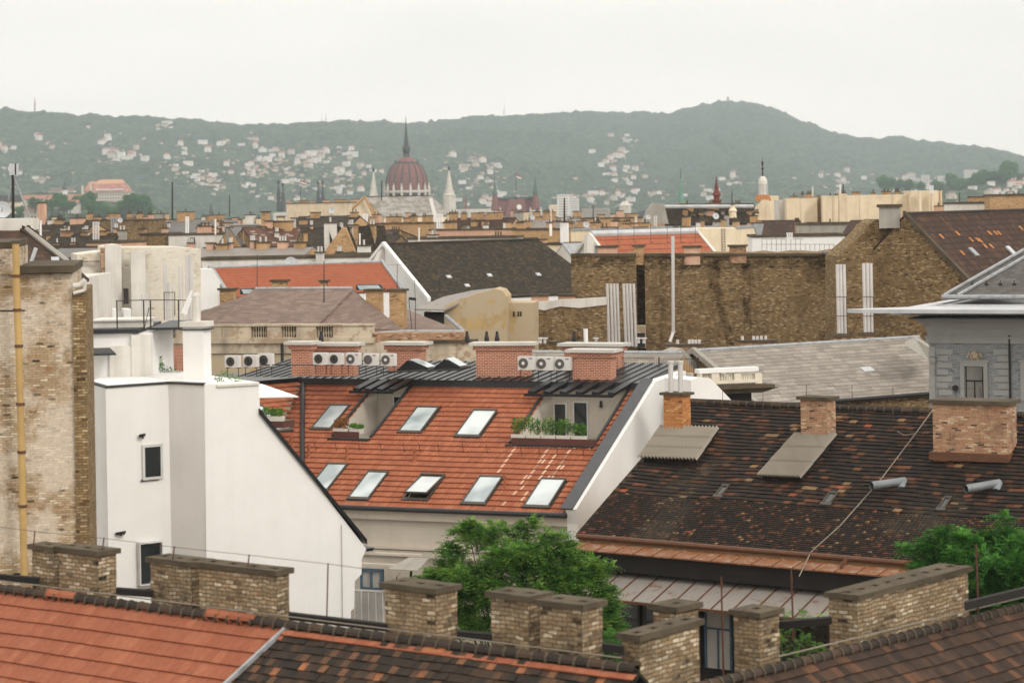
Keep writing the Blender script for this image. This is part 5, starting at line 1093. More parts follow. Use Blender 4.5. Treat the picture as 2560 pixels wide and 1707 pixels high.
gab('grey blue sheet roof left of the whitewashed fire wall', 160, 625, 168, 146, 648, 20, 262, 'paper', 'wood', w=5, over=.2)
for i, (x, y0) in enumerate(((410, 660), (416, 660), (448, 665), (456, 668), (466, 640), (471, 640), (476, 636), (480, 637), (422, 705), (431, 706), (367, 733), (375, 735), (355, 735))):
    q = MB(); q.tube(P(x, y0, 150), P(x+2, 800, 150), .05 if i % 2 else .08, None, 6); q.build('flue_pipe', M['steel'], wf)
q = MB(); q.path([P(410, 731, 149.8), P(437, 731, 149.8), P(437, 790, 149.8)], .03, 4); q.path([P(410, 731, 149.8), P(411, 800, 149.8)], .03, 4); q.build('pipe_bracket', M['dkiron'], wf)
q = prismpx([(365, 630), (430, 626), (499, 631), (499, 700), (455, 745), (365, 748)], 158.6, .3, -14); q.build('rendered_panel', M['grey'], wf)
# antennas of the middle distance
def antenna(x, y0, y1, D, arms, lab, r=.03):
    root = thing('roof_antenna', lab, 'antenna', P(x, y1, D)); q = MB(); q.tube(P(x, y1, D), P(x, y0, D), r, r*.7, 5); q.build('mast', M['dkiron'], root)
    for ya, w, t in arms:
        q = MB(); c = P(x, ya, D); q.tube(c-Vector((w/2, 0, t)), c+Vector((w/2, 0, t)), .015, .015, 4)
        for k in range(-2, 3): p = c+Vector((w*k/5, 0, 2*t*k/5)); q.tube(p-Vector((0, .25, 0)), p+Vector((0, .25, 0)), .01, .01, 3)
        q.build('antenna_arm', M['wire'], root)
antenna(810, 652, 757, 158, [(672, 3.2, .03), (688, 4.6, -.05), (695, 1.5, .3)], 'tall mast with crossed antenna arms rising from the grey brown hip roof', .04)
antenna(643, 635, 722, 185, [(688, 2.0, .05)], 'thin antenna in front of the left part of the red roof'); antenna(993, 660, 722, 195, [(662, 1.8, 0)], 'notched antenna before the white fire wall'); antenna(1099, 690, 730, 200, [(688, .5, .1), (726, 1.5, 0)], 'small dish antenna on the mossy black roof')
q = MB(); q.path([P(1022, 746, 160), P(1040, 748, 160)], .1, 6); q.path([P(1022, 748, 160), P(1030, 826, 160)], .03, 4); q.path([P(1039, 748, 160), P(1038, 826, 160)], .03, 4); q.path([P(1036, 700, 160), P(1038, 748, 160)], .02, 4); tag(q.build('ladder_frame', M['dkiron']), 'black iron frame beside the tall tan double chimney', 'iron frame')

# ================================================================== FAR ROOFTOPS
BL = []
def Dn(x, y, k=7.5): return max(215, min(950, k*F/max(uv(x, y)[1], 12)))
def fb(lab, xl, xr, yt, ye, roof='fdark', wall='tan', ang=20, w=6, D=None, kind='gab', **k):
    D = D or Dn((xl+xr)/2, yt)
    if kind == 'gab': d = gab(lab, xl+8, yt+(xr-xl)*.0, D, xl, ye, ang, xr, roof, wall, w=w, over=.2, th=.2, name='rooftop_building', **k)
    else: d = flat(lab, xl, xr, yt, D, w, ang, wall, roof, name='rooftop_building', **k)
    BL.append((xl, xr, D, d, yt, kind)); return d
fb('dark ridge roof below the row of small pink chimneys at far left', 60, 240, 562, 600, D=330); fb('dark flat block with long orange brick parapet, left', 208, 372, 550, 600, 'paper', 'farbrick', kind='flat', D=420)
fb('low dark roof carrying two red brick chimneys, left', 130, 300, 590, 640, D=300, wall='farbrick'); fb('long low pink rendered wall in front of the tall pink chimney', 215, 300, 603, 650, 'paper', 'pink', kind='flat', D=270)
d_ = fb('white flat-roofed attic house with two small square windows, left', 421, 574, 584, 640, 'paper', 'white2', kind='flat', D=300, ang=6)
for x in (475, 527): q = MB(); q.box(P(x, 605, 299.5), Vector((.6, 0, 0)), Vector((0, .3, 0)), Z*.55); q.build('window', M['dkiron'], d_['root'])
fb('dark flat roof with brick wall joining the white attic house', 350, 422, 583, 640, 'paper', 'farbrick', kind='flat', D=301, ang=6)
fb('grey roofs behind the white attic house', 380, 600, 552, 590, 'paper', 'cream', D=430); fb('tan block with pale chimney behind the white attic house', 545, 650, 560, 600, 'oldtin', 'cream', D=380)
fb('smooth grey felt roof right of the white attic house', 566, 660, 570, 615, 'paper', 'tan', ang=-20, D=290); fb('rust brown roof with pale missing tiles, left of centre', 600, 742, 573, 625, 'frust', 'farbrick', ang=-25, D=285)
fb('mixed tan brick block below the rust brown roof', 500, 780, 624, 680, 'oldtin', 'tan', D=255); fb('white terrace parapet above the smooth red roof', 505, 935, 645, 700, 'gravel', 'white2', kind='flat', D=235, ang=-5)
fb('black tile roof left of the brick gable', 745, 850, 575, 640, 'fdark', 'farbrick', D=275, ang=-15)
d_ = fb('dark roof with steep tan brick gable, left of centre', 812, 960, 573, 640, 'fdark', 'chbrick', D=262, ang=-38, w=None); 
q = prismpx([(812, 628), (856, 568), (864, 568), (888, 630), (888, 660), (812, 660)], 258, 1.5, 0); q.build('gable_wall', M['chbrick'], d_['root'])
fb('old beige block row with many shafts, left of the dome', 716, 900, 508, 560, 'fdark', 'cream', kind='flat', D=700, w=14); fb('dark roof in front of the old beige block row', 740, 900, 545, 580, 'fdark', 'tan', D=380)
fb('dark roofs with white skylight strip, below the dome', 870, 1000, 580, 600, 'fdark', 'farbrick', D=330); fb('black roof behind the white fire wall top', 880, 1000, 592, 640, 'fdark', 'farbrick', D=300)
fb('tan brick wall row under the grey sheet roof', 915, 1095, 558, 600, 'fdark', 'chbrick', kind='flat', D=430); fb('white roof terrace with plant boxes in front of the brick wall row', 1020, 1290, 594, 640, 'gravel', 'white2', kind='flat', D=290, ang=8)
fb('dark roof with pale ridge right of the white tower foot', 1110, 1290, 549, 585, 'fbrown', 'chbrick', D=450); fb('long orange brick wall with zinc edge, centre', 1073, 1290, 573, 620, 'zinc', 'pink', kind='flat', D=380)
fb('mixed low roofs below the white apartment tower', 1280, 1450, 548, 590, 'oldtin', 'cream', D=470); fb('low brick block behind the white chimney box', 1280, 1430, 572, 620, 'paper', 'tan', kind='flat', D=360)
fb('grey flat roofs right of the white apartment tower', 1440, 1700, 545, 590, 'paper', 'tan', kind='flat', D=520); fb('small orange roof among the grey flat roofs', 1415, 1435, 546, 565, 'forange', 'chbrick', D=500, w=4)
yb_ = fb('pale yellow block with grey flat roof and ladder behind the orange roof', 1427, 1840, 572, 640, 'zinc', 'yellow', kind='flat', D=300, w=12, capm='zinc')
q = prismpx([(1737, 571), (1840, 571), (1840, 640), (1800, 640)], 285, 8, 3); q.build('wing_wall', M['yellow'], yb_['root'])
q = MB(); q.path([P(1804, 570, 284.8), P(1806, 636, 284.8)], .05, 4); q.path([P(1812, 570, 284.8), P(1813, 636, 284.8)], .05, 4)
for k in range(10): q.tube(P(1804, 574+k*6.2, 284.8), P(1813, 574+k*6.2, 284.8), .035, .035, 4)
q.build('ladder', M['wire'], yb_['root'])
fb('long low yellow wall with pale roofing in front of the brick rows', 1340, 1480, 608, 640, 'gravel', 'yellow', kind='flat', D=290)
rr_ = gab('orange pantile roof with white gable and a row of roof hooks, right of centre', 1478, 591, 240, 1520, 645, -38, 1740, 'forange', 'white2', over=.1, coping=('white2', 1), name='rooftop_building')
q = MB(); q.tube(rr_['Rl']+Z*.2, rr_['Rr']+Z*.2, .35, .35, 8); q.build('ridge_sheet', M['pmetal'], rr_['roof'])
q = prismpx([(1468, 588), (1478, 588), (1522, 640), (1512, 652), (1468, 652)], 238.5, .5, -38); q.build('gable_wall', M['white2'], rr_['root'])
for x in (1545, 1585, 1627, 1668, 1702, 1738): q = MB(); q.tube(P(x, 606, 238), P(x, 560, 240), .03, .03, 4); q.tube(P(x, 606, 238), P(x+6, 606, 237.5), .03, .03, 4); q.build('snow_guard', M['dkiron'], rr_['root'])
fb('pale zinc roof corner left of the orange pantile roof', 1400, 1470, 612, 640, 'zinc', 'white2', D=255, w=4, ang=-10)
ms = fb('black mansard roof with bright metal edge, below the red spire', 1655, 1885, 516, 562, 'fdark', 'farbrick', D=360, ang=3, w=2.5)
q = MB(); q.tube(P(1650, 517, 357), P(1884, 516, 357), .28, .28, 6); q.build('metal_ridge', M['pmetal'], ms['root'])
q = prismpx([(1606, 560), (1622, 525), (1635, 508), (1660, 508), (1672, 560)], 355, 6, 0); q.build('gable_wall', M['grey'], ms['root'])
# yellow fire walls at right
for lab, xl, xr, y, D, m, ww in (('narrow yellow fire wall beside the white lantern tower', 1920, 1948, 490, 420, 'yellow', 10), ('yellow fire wall with central shaft, second of the yellow row', 1966, 2044, 497, 400, 'yellow', 10), ('widest yellow fire wall of the right hand row', 2056, 2274, 490, 395, 'yellow', 12), ('tallest yellow fire wall, right end of the yellow row', 2277, 2356, 477, 390, 'yellow', 12)):
    d_ = flat(lab, xl, xr, y, D, ww, 4, m, 'paper', name='rooftop_building', capm='yellow', cap=.3, over=.05); BL.append((xl, xr, D, d_, y, 'flat'))
for x0, x1, D in ((2044, 2056, 402), (1948, 1966, 408)): q = prismpx([(x0, 500), (x1, 500), (x1, 575), (x0, 575)], D, 8, 0); q.build('recessed_wall', M['grey' if x0 > 2000 else 'white2'], BL[-2][3]['root'])
for k_, (x0, x1, y0) in enumerate(((2003, 2010, 497), (2098, 2118, 484), (2150, 2158, 489), (2230, 2241, 486), (2298, 2304, 478), (2082, 2086, 490), (2330, 2334, 478))): q = prismpx([(x0, y0), (x1, y0), (x1+1, 575), (x0+1, 575)], 388, 1.2, 0); q.build('chimney_shaft', M['cream' if k_ % 2 else 'yellow'], BL[-1 if x0 > 2277 else -2][3]['root'])
fb('low white house with terrace railing before the yellow fire walls', 1880, 2112, 588, 640, 'paper', 'white', kind='flat', D=255, ang=2, w=7); fb('grey rendered attic with rusty brick gable before the yellow fire walls', 1990, 2150, 558, 600, 'paper', 'grey', kind='flat', D=300, w=8)
fb('brown roofs and shafts behind the low white house', 1880, 2000, 556, 600, 'fbrown', 'tan', D=320); fb('small pitched brown roof right of the grey attic', 2120, 2190, 556, 600, 'fbrown', 'oldstone', D=280)
fb('white gables and brick walls at the far right', 2360, 2480, 506, 560, 'paper', 'white2', kind='flat', D=330); fb('tan brick fire wall at the right edge above the brown tile roof', 2475, 2620, 486, 545, 'paper', 'chbrick', kind='flat', D=320, ang=4); fb('low brick walls behind the white gables at the far right', 2420, 2600, 491, 520, 'paper', 'mixbrick', kind='flat', D=420)
fb('white rendered attic with glass rail left of the mossy roof', 840, 965, 632, 665, 'zinc', 'white2', kind='flat', D=245); fb('pale terrace with round vents left of the dish', 1200, 1300, 597, 625, 'gravel', 'cream', kind='flat', D=300)
# grey sheet roof and yellow gable in front of the dome
gs = gab('large pale grey sheet metal roof with yellow gable, in front of the dome', 912, 494, 520, 940, 545, -25, 1078, 'greysheet', 'yellow', w=11, over=.1, name='rooftop_building')
q = prismpx([(876, 545), (878, 520), (912, 493), (938, 545)], 512, 6, 0); q.build('gable_wall', M['yellow'], gs['root'])
q = prismpx([(1072, 495), (1080, 495), (1098, 560), (1088, 560)], 500, 1, 0); q.build('white_verge', M['white'], gs['root'])
for xf, yf in ((912, 497), ): q = MB(); q.tube(P(880, 521, 511), P(912, 492, 511), .3, .3, 5); q.tube(P(912, 492, 511), P(938, 546, 511), .3, .3, 5); q.build('verge_capping', M['tan'], gs['root'])

def addch(x0, x1, yt, yb, m, pots=0, D=None):
    xc = (x0+x1)/2; best = min(BL, key=lambda b: (0 if b[0]-6 <= xc <= b[1]+6 else 300)+abs(b[4]-(yt+8)))
    D_ = best[2]
    if best[5] == 'gab':
        r = best[3]; f = (xc-best[0])/max(best[1]-best[0], 1); D_ = r['Rl'].y*(1-f)+r['Rr'].y*f
        D_ += -r['w']*.55 if yt > best[4]+3 else -.3
    else: D_ = best[2]+(-.5 if yt > best[4]+1 else .6)
    w = (x1-x0)*D_/F
    chim(best[3]['root'], x0, x1, yt, yb, D_, min(1.0, w*.5), R.uniform(5, 28), m, pots=pots if D_ < 480 else 0, ph=.45, down=3.5, cm='cap' if m != 'white' else 'capl', over=.08)
CH = '''93 117 506 563 p;174 214 544 582 p;215 234 533 547 o;234 256 542 560 o;264 275 540 560 p;316 340 544 560 o;316 333 533 544 o;340 359 533 548 o;351 371 541 568 p;269 302 533 545 o;384 411 534 547 g;367 384 535 547 p;412 423 533 547 p
442 487 529 547 o;517 563 537 555 o;492 533 564 582 p;550 585 556 583 t;612 640 536 571 w;150 185 576 601 r;200 226 579 601 r;298 320 571 614 p;344 369 571 585 r;106 133 574 601 p;136 163 549 565 o;65 98 552 574 o;130 156 606 623 r;174 193 605 620 p
469 487 606 622 p;514 539 606 622 p;539 574 609 639 t;570 584 606 620 p;623 640 601 639 p;652 676 528 550 o;645 663 555 571 o;673 734 552 574 t;747 771 549 571 t;775 803 530 552 o;809 843 555 574 w;875 897 530 552 t
716 732 503 541 p;743 776 502 541 t;779 789 502 530 p;806 825 500 530 p;835 870 499 540 t;875 898 498 540 p;923 945 542 557 o;964 1005 541 556 o;1015 1045 540 555 o;1062 1083 538 553 o;866 896 561 576 o;919 942 561 576 o;973 996 560 575 o
1007 1056 555 574 t;1064 1086 555 572 t;1122 1146 533 549 o;1151 1169 533 549 o;1177 1203 532 549 o;1214 1259 531 549 o;1116 1143 555 571 t;1176 1196 553 571 t;1203 1224 553 571 t;1262 1280 555 571 t;640 676 604 639 t;692 722 602 622 p;733 767 604 639 t
892 928 612 628 w;788 812 629 645 w;841 856 628 645 w;1283 1313 530 541 g;1330 1352 529 541 t;1364 1390 529 543 t;1431 1455 528 543 t;1492 1514 536 545 t;1560 1596 533 549 t;1309 1329 552 566 o;1334 1364 551 568 o;1290 1310 556 575 t;1365 1385 555 570 o
1499 1524 567 582 r;1526 1548 567 582 r;1583 1623 567 585 t;1683 1696 566 582 r;1700 1729 566 585 t;1312 1335 600 612 r;1341 1368 597 612 p;1440 1470 552 565 o;1475 1505 555 568 o;1530 1550 552 565 t;1552 1577 552 566 o;1600 1625 556 568 t
1830 1850 552 572 t;1852 1878 556 590 t;1880 1905 556 575 p;1698 1738 509 518 t;1765 1800 507 516 o;1835 1855 508 516 t;1922 1943 491 502 o;1975 1994 490 500 o;2003 2010 486 500 o;2014 2036 483 500 o;2042 2052 489 500 o;2068 2084 489 497 o;2085 2098 489 496 o;2098 2117 482 497 o
2128 2152 480 494 o;2177 2189 481 492 o;2203 2229 478 492 o;2235 2250 478 492 o;2278 2298 477 490 o;2307 2355 475 490 t;2333 2374 514 538 p;2442 2476 512 538 g;2424 2472 491 505 o;2480 2520 487 500 o;2525 2556 485 500 o;1985 2000 554 580 t;2015 2035 555 566 o;2060 2090 556 566 p
1745 1760 530 560 t;1820 1836 524 556 t;1712 1728 540 556 t;1105 1128 556 571 t;1145 1160 574 587 o;1230 1262 588 600 g;1120 1150 590 602 w;1066 1096 586 600 w;985 1003 574 590 t'''
km = dict(p='pink', o='chbrick', t='tan', r='mixbrick', g='grey', w='white2')
for k, s in enumerate(CH.replace('\n', ';').split(';')):
    a = s.split(); addch(float(a[0]), float(a[1]), float(a[2]), float(a[3]), km[a[4]], pots=k % 4)
# extra stacks filling the skyline between the listed ones
for k in range(170):
    x = R.uniform(50, 1900); w = R.uniform(9, 24); base = 541+(.0 if x > 600 else 6)-.008*x
    yt = base+R.uniform(-7, 44)*(1 if x < 1300 else .7); addch(x, x+w, yt, yt+R.uniform(10, 18), R.choice(['pink', 'chbrick', 'tan', 'pink', 'white2', 'grey', 'cream']), R.choice([0, 0, 2]))
for lab, x0, x1, y0, y1, m, D in (('bundle of pale vertical flues among the chimneys, far left', 231, 249, 555, 593, 'steel', 295), ('wide grey ribbed duct among the chimneys at the left', 276, 293, 544, 576, 'zinc', 330), ('thick white flue beside the white attic house', 463, 473, 542, 579, 'white', 305), ('slim white flue on the white attic house', 536, 541, 548, 581, 'white', 296), ('white flue left of the brown roof, far left', 98, 105, 552, 600, 'white', 250), ('pair of white flues left of the pink chimneys', 128, 137, 548, 572, 'white', 330),
    ('row of white flues left of the grey sheet roof', 906, 920, 535, 560, 'white', 400), ('row of white flues at the right foot of the grey sheet roof', 1090, 1108, 536, 571, 'white', 400), ('single thin grey post beside the brick wall row', 1085, 1089, 555, 590, 'grey', 350), ('tall white flue on the white terrace', 1045, 1050, 570, 600, 'white', 285), ('slim white flue beside the white terrace parapet', 897, 902, 584, 612, 'white', 255), ('short white flue group on the low white house', 1966, 1982, 582, 596, 'white', 250),
    ('white ventilation box below the black antenna', 1402, 1421, 558, 596, 'white', 285), ('silver cowl right of the white ventilation box', 1488, 1498, 545, 562, 'steel', 330), ('pale round flue behind the orange roof hooks', 1586, 1593, 543, 565, 'white2', 320), ('silver conical cowl behind the orange pantile roof', 1634, 1643, 540, 565, 'steel', 330), ('white flue beside the small orange roof', 1376, 1379, 528, 556, 'white', 400), ('slim flue in front of the white ventilation box', 1375, 1379, 560, 580, 'white', 300),
    ('pale flue pair above the yellow fire wall', 2324, 2334, 464, 478, 'white', 388), ('pale vent above the second yellow fire wall', 2029, 2034, 467, 484, 'white2', 398), ('curved pale flue above the widest yellow fire wall', 2098, 2103, 461, 482, 'white', 393), ('dark flue above the widest yellow fire wall', 2106, 2110, 461, 482, 'dkiron', 393)):
    n = max(1, round((x1-x0)/6)); root = thing('flue', lab, 'flue', P((x0+x1)/2, y1, D))
    for k in range(n):
        xc = x0+(x1-x0)*(k+.5)/n; r = (x1-x0)/n*.4*D/F; q = MB()
        if 'box' in lab: q.cb(P(xc, y1, D)-Z*.5, r*2.4, 1.2, (P(xc, y0, D)-P(xc, y1, D)).z+.5, 8)
        else: q.tube(P(xc, y1+6, D), P(xc, y0, D), r, r, 8); q.tube(P(xc, y0+2, D), P(xc, y0, D), r*1.4, r*1.2, 8)
        q.build('shaft' if n > 1 else 'pipe', M[m], root)
for x, y, D, r, lab in ((300, 551, 320, .35, 'small white dish on the long orange brick parapet'), (5, 526, 150, .55, 'white dish at the left edge beside the antenna mast'), (1331, 544, 400, .4, 'white dish left of the black antenna'), (1465, 562, 330, .45, 'white dish right of the black antenna'), (1620, 543, 330, .35, 'white dish beside the silver conical cowl'), (1789, 541, 290, .4, 'white dish above the grey flat roof of the yellow block'), (829, 527, 380, .5, 'white dish on the old beige block row'), (924, 577, 330, .4, 'dish below the dome among tan chimneys'), (727, 661, 233, .7, 'white tilted dish on the white terrace above the red roof')):
    root = thing('satellite_dish', lab, 'satellite dish', P(x, y+8, D)); q = MB(); c = P(x, y, D); ax_ = Vector((.25, -1, .35)).normalized(); a = ax_.orthogonal().normalized(); b = ax_.cross(a)
    for i in range(3):
        for k in range(14):
            f = lambda rr_, t: c+(a*math.cos(t)+b*math.sin(t))*r*rr_+ax_*(rr_*rr_*r*.3)
            t0, t1 = 2*math.pi*k/14, 2*math.pi*(k+1)/14; q.face([f(i/3+.01, t0), f((i+1)/3, t0), f((i+1)/3, t1), f(i/3+.01, t1)])
    q.build('reflector', M['pmetal'], root); q = MB(); q.tube(c, c-Z*(r*2.2), .04, .04, 5); q.tube(c, c+ax_*r, .02, .02, 4); q.build('mast', M['dkiron'], root)
antenna(1411, 495, 558, 284, [(520, .5, .05), (540, .9, .1), (533, .8, -.2)], 'black spiky antenna on the white ventilation box', .12)
for x, y0, y1, lab in ((431, 455, 540, 'tall pale mast left of the twin dark spires'), (574, 488, 535, 'thin dark aerial above the orange chimneys, left'), (1803, 512, 565, 'slim pole with rungs above the yellow block'), (1483, 512, 540, 'short dark pole right of the white apartment tower'), (954, 452, 494, 'slender dark pole left of the dome'), (1830, 478, 506, 'small dark spike left of the white lantern'), (2399, 482, 530, 'dark aerial between the white gables at the right'), (2430, 505, 535, 'short aerial beside the grey chimney at the right')):
    antenna(x, y0, y1+8, 380, [(y0+(y1-y0)*.35, .8, 0)], lab, .16 if x == 431 else .09)
am = thing('antenna_mast', 'braced mobile phone mast with panel antennas at the far left', 'antenna mast', P(33, 552, 170))
q = MB(); q.tube(P(33, 555, 170), P(32, 412, 170), .12, .1, 6); q.build('mast', M['dkiron'], am)
for xa in (28, 37, 42): q = MB(); q.cb(P(xa, 438, 169.7), .24, .18, .8, 0); q.build('panel_antenna', M['pmetal'], am)
for xb in (10, 77): q = MB(); q.tube(P(34, 442, 170), P(xb, 550, 170), .07, .07, 5); q.build('stay', M['zinc'], am)
tree('roof_garden_tree', 'round dark green tree on the roof terrace right of the low white house', P(2125, 632, 246), [(P(x, y, 246), r) for x, y, r in ((2105, 612, .8), (2125, 605, .9), (2145, 606, .8), (2100, 622, .7), (2130, 620, .9), (2152, 618, .6), (2155, 595, .5))], 7000, .09, 'leaf2', trunk=.08)
# glazed shed duct
q = MB(); q.prism([P(1884, 560, 256), P(1910, 560, 256), P(1903, 592, 256), P(1908, 608, 256), P(1885, 612, 256), P(1893, 590, 256)], Vector((0, 1.2, 0))); tag(q.build('ventilation_duct', M['zinc']), 'bent silver ventilation duct left of the low white house', 'duct')
rr = thing('terrace_railing', 'thin dark railing in front of the low white house terrace', 'railing', P(2000, 626, 252)); q = MB()
for k in range(16): x = 1905+12*k; q.tube(P(x, 627, 252), P(x, 598 if x < 2010 else 610, 252), .025, .025, 4)
q.build('post', M['dkiron'], rr); q = MB(); q.path([P(1905, 598, 252), P(2008, 598, 252)], .025, 4); q.path([P(1905, 611, 252), P(2085, 611, 252)], .025, 4); q.build('rail', M['dkiron'], rr)
# ================================================================== LANDMARKS
D = 1500.0; s = F/D; C0 = P(1018, 500, D)
pm = thing('domed_parliament', 'great neo-gothic building with ribbed brown red dome, dark lantern spire and white pinnacled drum', 'building', Vector((C0.x, D, 0)))
def zy(y, x=1018, DD=D): return P(x, y, DD).z
prof = [(390, 477), (392, 465), (391, 455), (385, 440), (372, 425), (352, 411), (325, 399), (300, 392)]
rr_ = [(1, .0)]
R0 = 53/s; q = MB(); pr = [(R0, 477), (R0*1.0, 468), (R0*.985, 456), (R0*.94, 444), (R0*.87, 432), (R0*.78, 422), (R0*.66, 413), (R0*.56, 409)]
q.lathe(Vector((C0.x, D, 0)), [(r, zy(y)) for r, y in pr], 32); q.build('dome', M['domered'], pm, True)
q = MB(); q.lathe(Vector((C0.x, D, 0)), [(R0*.50, zy(410)), (R0*.47, zy(404)), (R0*.36, zy(398)), (R0*.2, zy(394)), (R0*.12, zy(388))], 24); q.build('upper_dome', M['domered'], pm, True)
for k in range(16):
    t = 2*math.pi*(k+.5)/16; q = MB(); d_ = Vector((math.cos(t), math.sin(t), 0))
    q.path([Vector((C0.x, D, 0))+d_*(r*1.005)+Z*zy(y) for r, y in pr], .42, 5); q.build('dome_rib', M['domerib'], pm)
    q = MB(); b = Vector((C0.x, D, 0))+d_*(R0*1.05); q.tube(b+Z*zy(497), b+Z*zy(470), .9, .8, 6); q.tube(b+Z*zy(470), b+Z*zy(457), .8, .05, 6); q.build('pinnacle', M['limestone'], pm)
q = MB(); q.lathe(Vector((C0.x, D, 0)), [(R0*.58, zy(411)), (R0*.58, zy(407)), (R0*.5, zy(406))], 24)
for k in range(12): t = 2*math.pi*k/12; b = Vector((C0.x+R0*.56*math.cos(t), D+R0*.56*math.sin(t), zy(408))); q.tube(b, b+Z*2.0, .35, .1, 5)
q.build('dome_crown', M['domerib'], pm)
q = MB(); q.lathe(Vector((C0.x, D, 0)), [(2.6, zy(394)), (1.9, zy(385)), (2.2, zy(380)), (2.5, zy(374)), (2.0, zy(368)), (1.4, zy(360)), (1.1, zy(350)), (.7, zy(330)), (.25, zy(305)), (.1, zy(290))], 10)
for k in range(6): t = 2*math.pi*k/6; b = Vector((C0.x+2.3*math.cos(t), D+2.3*math.sin(t), zy(376))); q.tube(b, b+Z*3.0, .3, .05, 4)
q.build('lantern_spire', M['domerib'], pm)
q = MB(); q.lathe(Vector((C0.x, D, 0)), [(R0*1.08, zy(560)), (R0*1.08, zy(494)), (R0*1.12, zy(493)), (R0*1.12, zy(491))], 32); q.lathe(Vector((C0.x, D, 0)), [(R0*1.0, zy(493)), (R0*1.0, zy(482)), (R0*1.1, zy(481)), (R0*1.1, zy(476)), (R0*1.0, zy(476))], 32); q.build('drum', M['limestone'], pm)
for k in range(16):
    for j in (-2, -1, 0, 1, 2):
        t = 2*math.pi*k/16+j*.055; b = Vector((C0.x+R0*1.01*math.cos(t), D+R0*1.01*math.sin(t), zy(492))); q = MB()
        if math.sin(t) < .1: q.tube(b, b+Z*(zy(484)-zy(492)), .33, .33, 4); q.build('window', M['dkiron'], pm)
def spire(par, x, y0, ytip, ymid, ybase, wt, wb, D, m, tip='dkiron', name='spire', n=8):
    c = P(x, ybase, D); q = MB(); b = Vector((c.x, D, 0)); z = lambda y: P(x, y, D).z
    q.lathe(b, [(wb*1.2, z(ybase+12)), (wb*1.15, z(ybase)), (wb, z(ybase-2)), (wb*.9, z(ymid+5)), (wb*1.0, z(ymid+4)), (wt*.9, z(ymid)), (.3, z(ytip))], n)
    for yy, rr in ((ymid+3, wb*1.0), (ybase-1, wb*1.2)):
        for k in range(4): t = math.pi/4+math.pi/2*k; p = b+Vector((rr*math.cos(t), rr*math.sin(t), z(yy))); q.tube(p-Z*2, p+Z*3.2, .5, .05, 4)
    o = q.build(name, M[m], par); q = MB(); q.tube(b+Z*z(ytip+2), b+Z*z(y0), .45, .2, 5); q.lathe(b, [(.3, z(ytip+3)), (.9, z(ytip-3)), (.3, z(ytip-7))], 6); q.build('finial', M[tip], o); return o
spire(pm, 935, 419, 428, 486, 512, 2.6, 3.0, D, 'limestone', name='white_spire'); spire(pm, 1124, 414, 424, 484, 532, 3.0, 4.2, D, 'limestone', name='white_spire')
for x, y0, yb in ((697, 452, 518), (708, 458, 518), (796, 454, 508), (807, 452, 508)):
    spire(pm, x, y0, y0+6, y0+34, yb, 1.1, 1.3, D+80, 'domerib', name='dark_spire')
q = MB(); q.box(Vector((P(680, 520, D).x, D+5, 0)), Vector((P(1230, 520, D).x-P(680, 520, D).x, 0, 0)), Vector((0, 40, 0)), Z*zy(528, 950)); q.build('body', M['limestone'], pm)
def flag(x, y0, y1, D, cols, lab):
    root = thing('flagpole', lab, 'flag', P(x, y1, D)); q = MB(); q.tube(P(x, y1, D), P(x, y0, D), .22*D/1400, .15*D/1400, 5); q.build('pole', M['dkiron'], root); h = .85*D/1400; A = P(x, y0, D)-Z*h*3
    for k, c in enumerate(cols):
        q = MB()
        q.prism([A+Z*h*(2-k), A+Z*h*(2-k)+Vector((3.2, 1, -1.3))*(D/1400)*.9, A+Z*h*(3-k)+Vector((3.2, 1, -1.3))*(D/1400)*.9, A+Z*h*(3-k)], Vector((0, .1, 0))); q.build('flag_stripe', M[c], root)
flag(751, 450, 505, 1450, ('flagr', 'flagw', 'flagg'), 'red, white and green flag on a pole left of the dome'); flag(1290, 436, 500, 1400, ('flagr', 'flagw', 'flagg'), 'small flag on the roof of the brick red museum')
# brick red museum with corner spires
D = 1400.0; mu = thing('museum', 'brown red mansard roofed museum with round white clock and two green tipped corner spires', 'building', Vector((P(1290, 540, D).x, D, 0)))
z = lambda y, x=1290: P(x, y, D).z
X = lambda x: P(x, 520, D).x
q = MB(); q.box((X(1235), D, 0), (X(1345)-X(1235), 0, 0), (0, 20, 0), Z*z(540)); q.build('wall', M['limestone'], mu)
q = MB()
def frust(xa, xb, xc, xd, ya, yb, y0, dy): q.prism([Vector((X(xa), y0, z(ya))), Vector((X(xb), y0, z(ya))), Vector((X(xc), y0+2, z(yb))), Vector((X(xd), y0+2, z(yb)))], Vector((0, dy, 0)))
frust(1238, 1345, 1340, 1245, 540, 497, D, 18); frust(1262, 1322, 1310, 1272, 541, 498, D-2, 2); q.build('mansard_roof', M['domered'], mu)
q = MB(); q.box((X(1244), D+1, z(498)), (X(1340)-X(1244), 0, 0), (0, 18, 0), Z*1.3); q.build('copper_ridge', M['copperd'], mu)
q = MB(); c = Vector((X(1298), D-2.4, z(518))); q.tube(c+Vector((0, .6, 0)), c-Vector((0, .3, 0)), 1.5, 1.5, 18); q.build('clock', M['white'], mu)
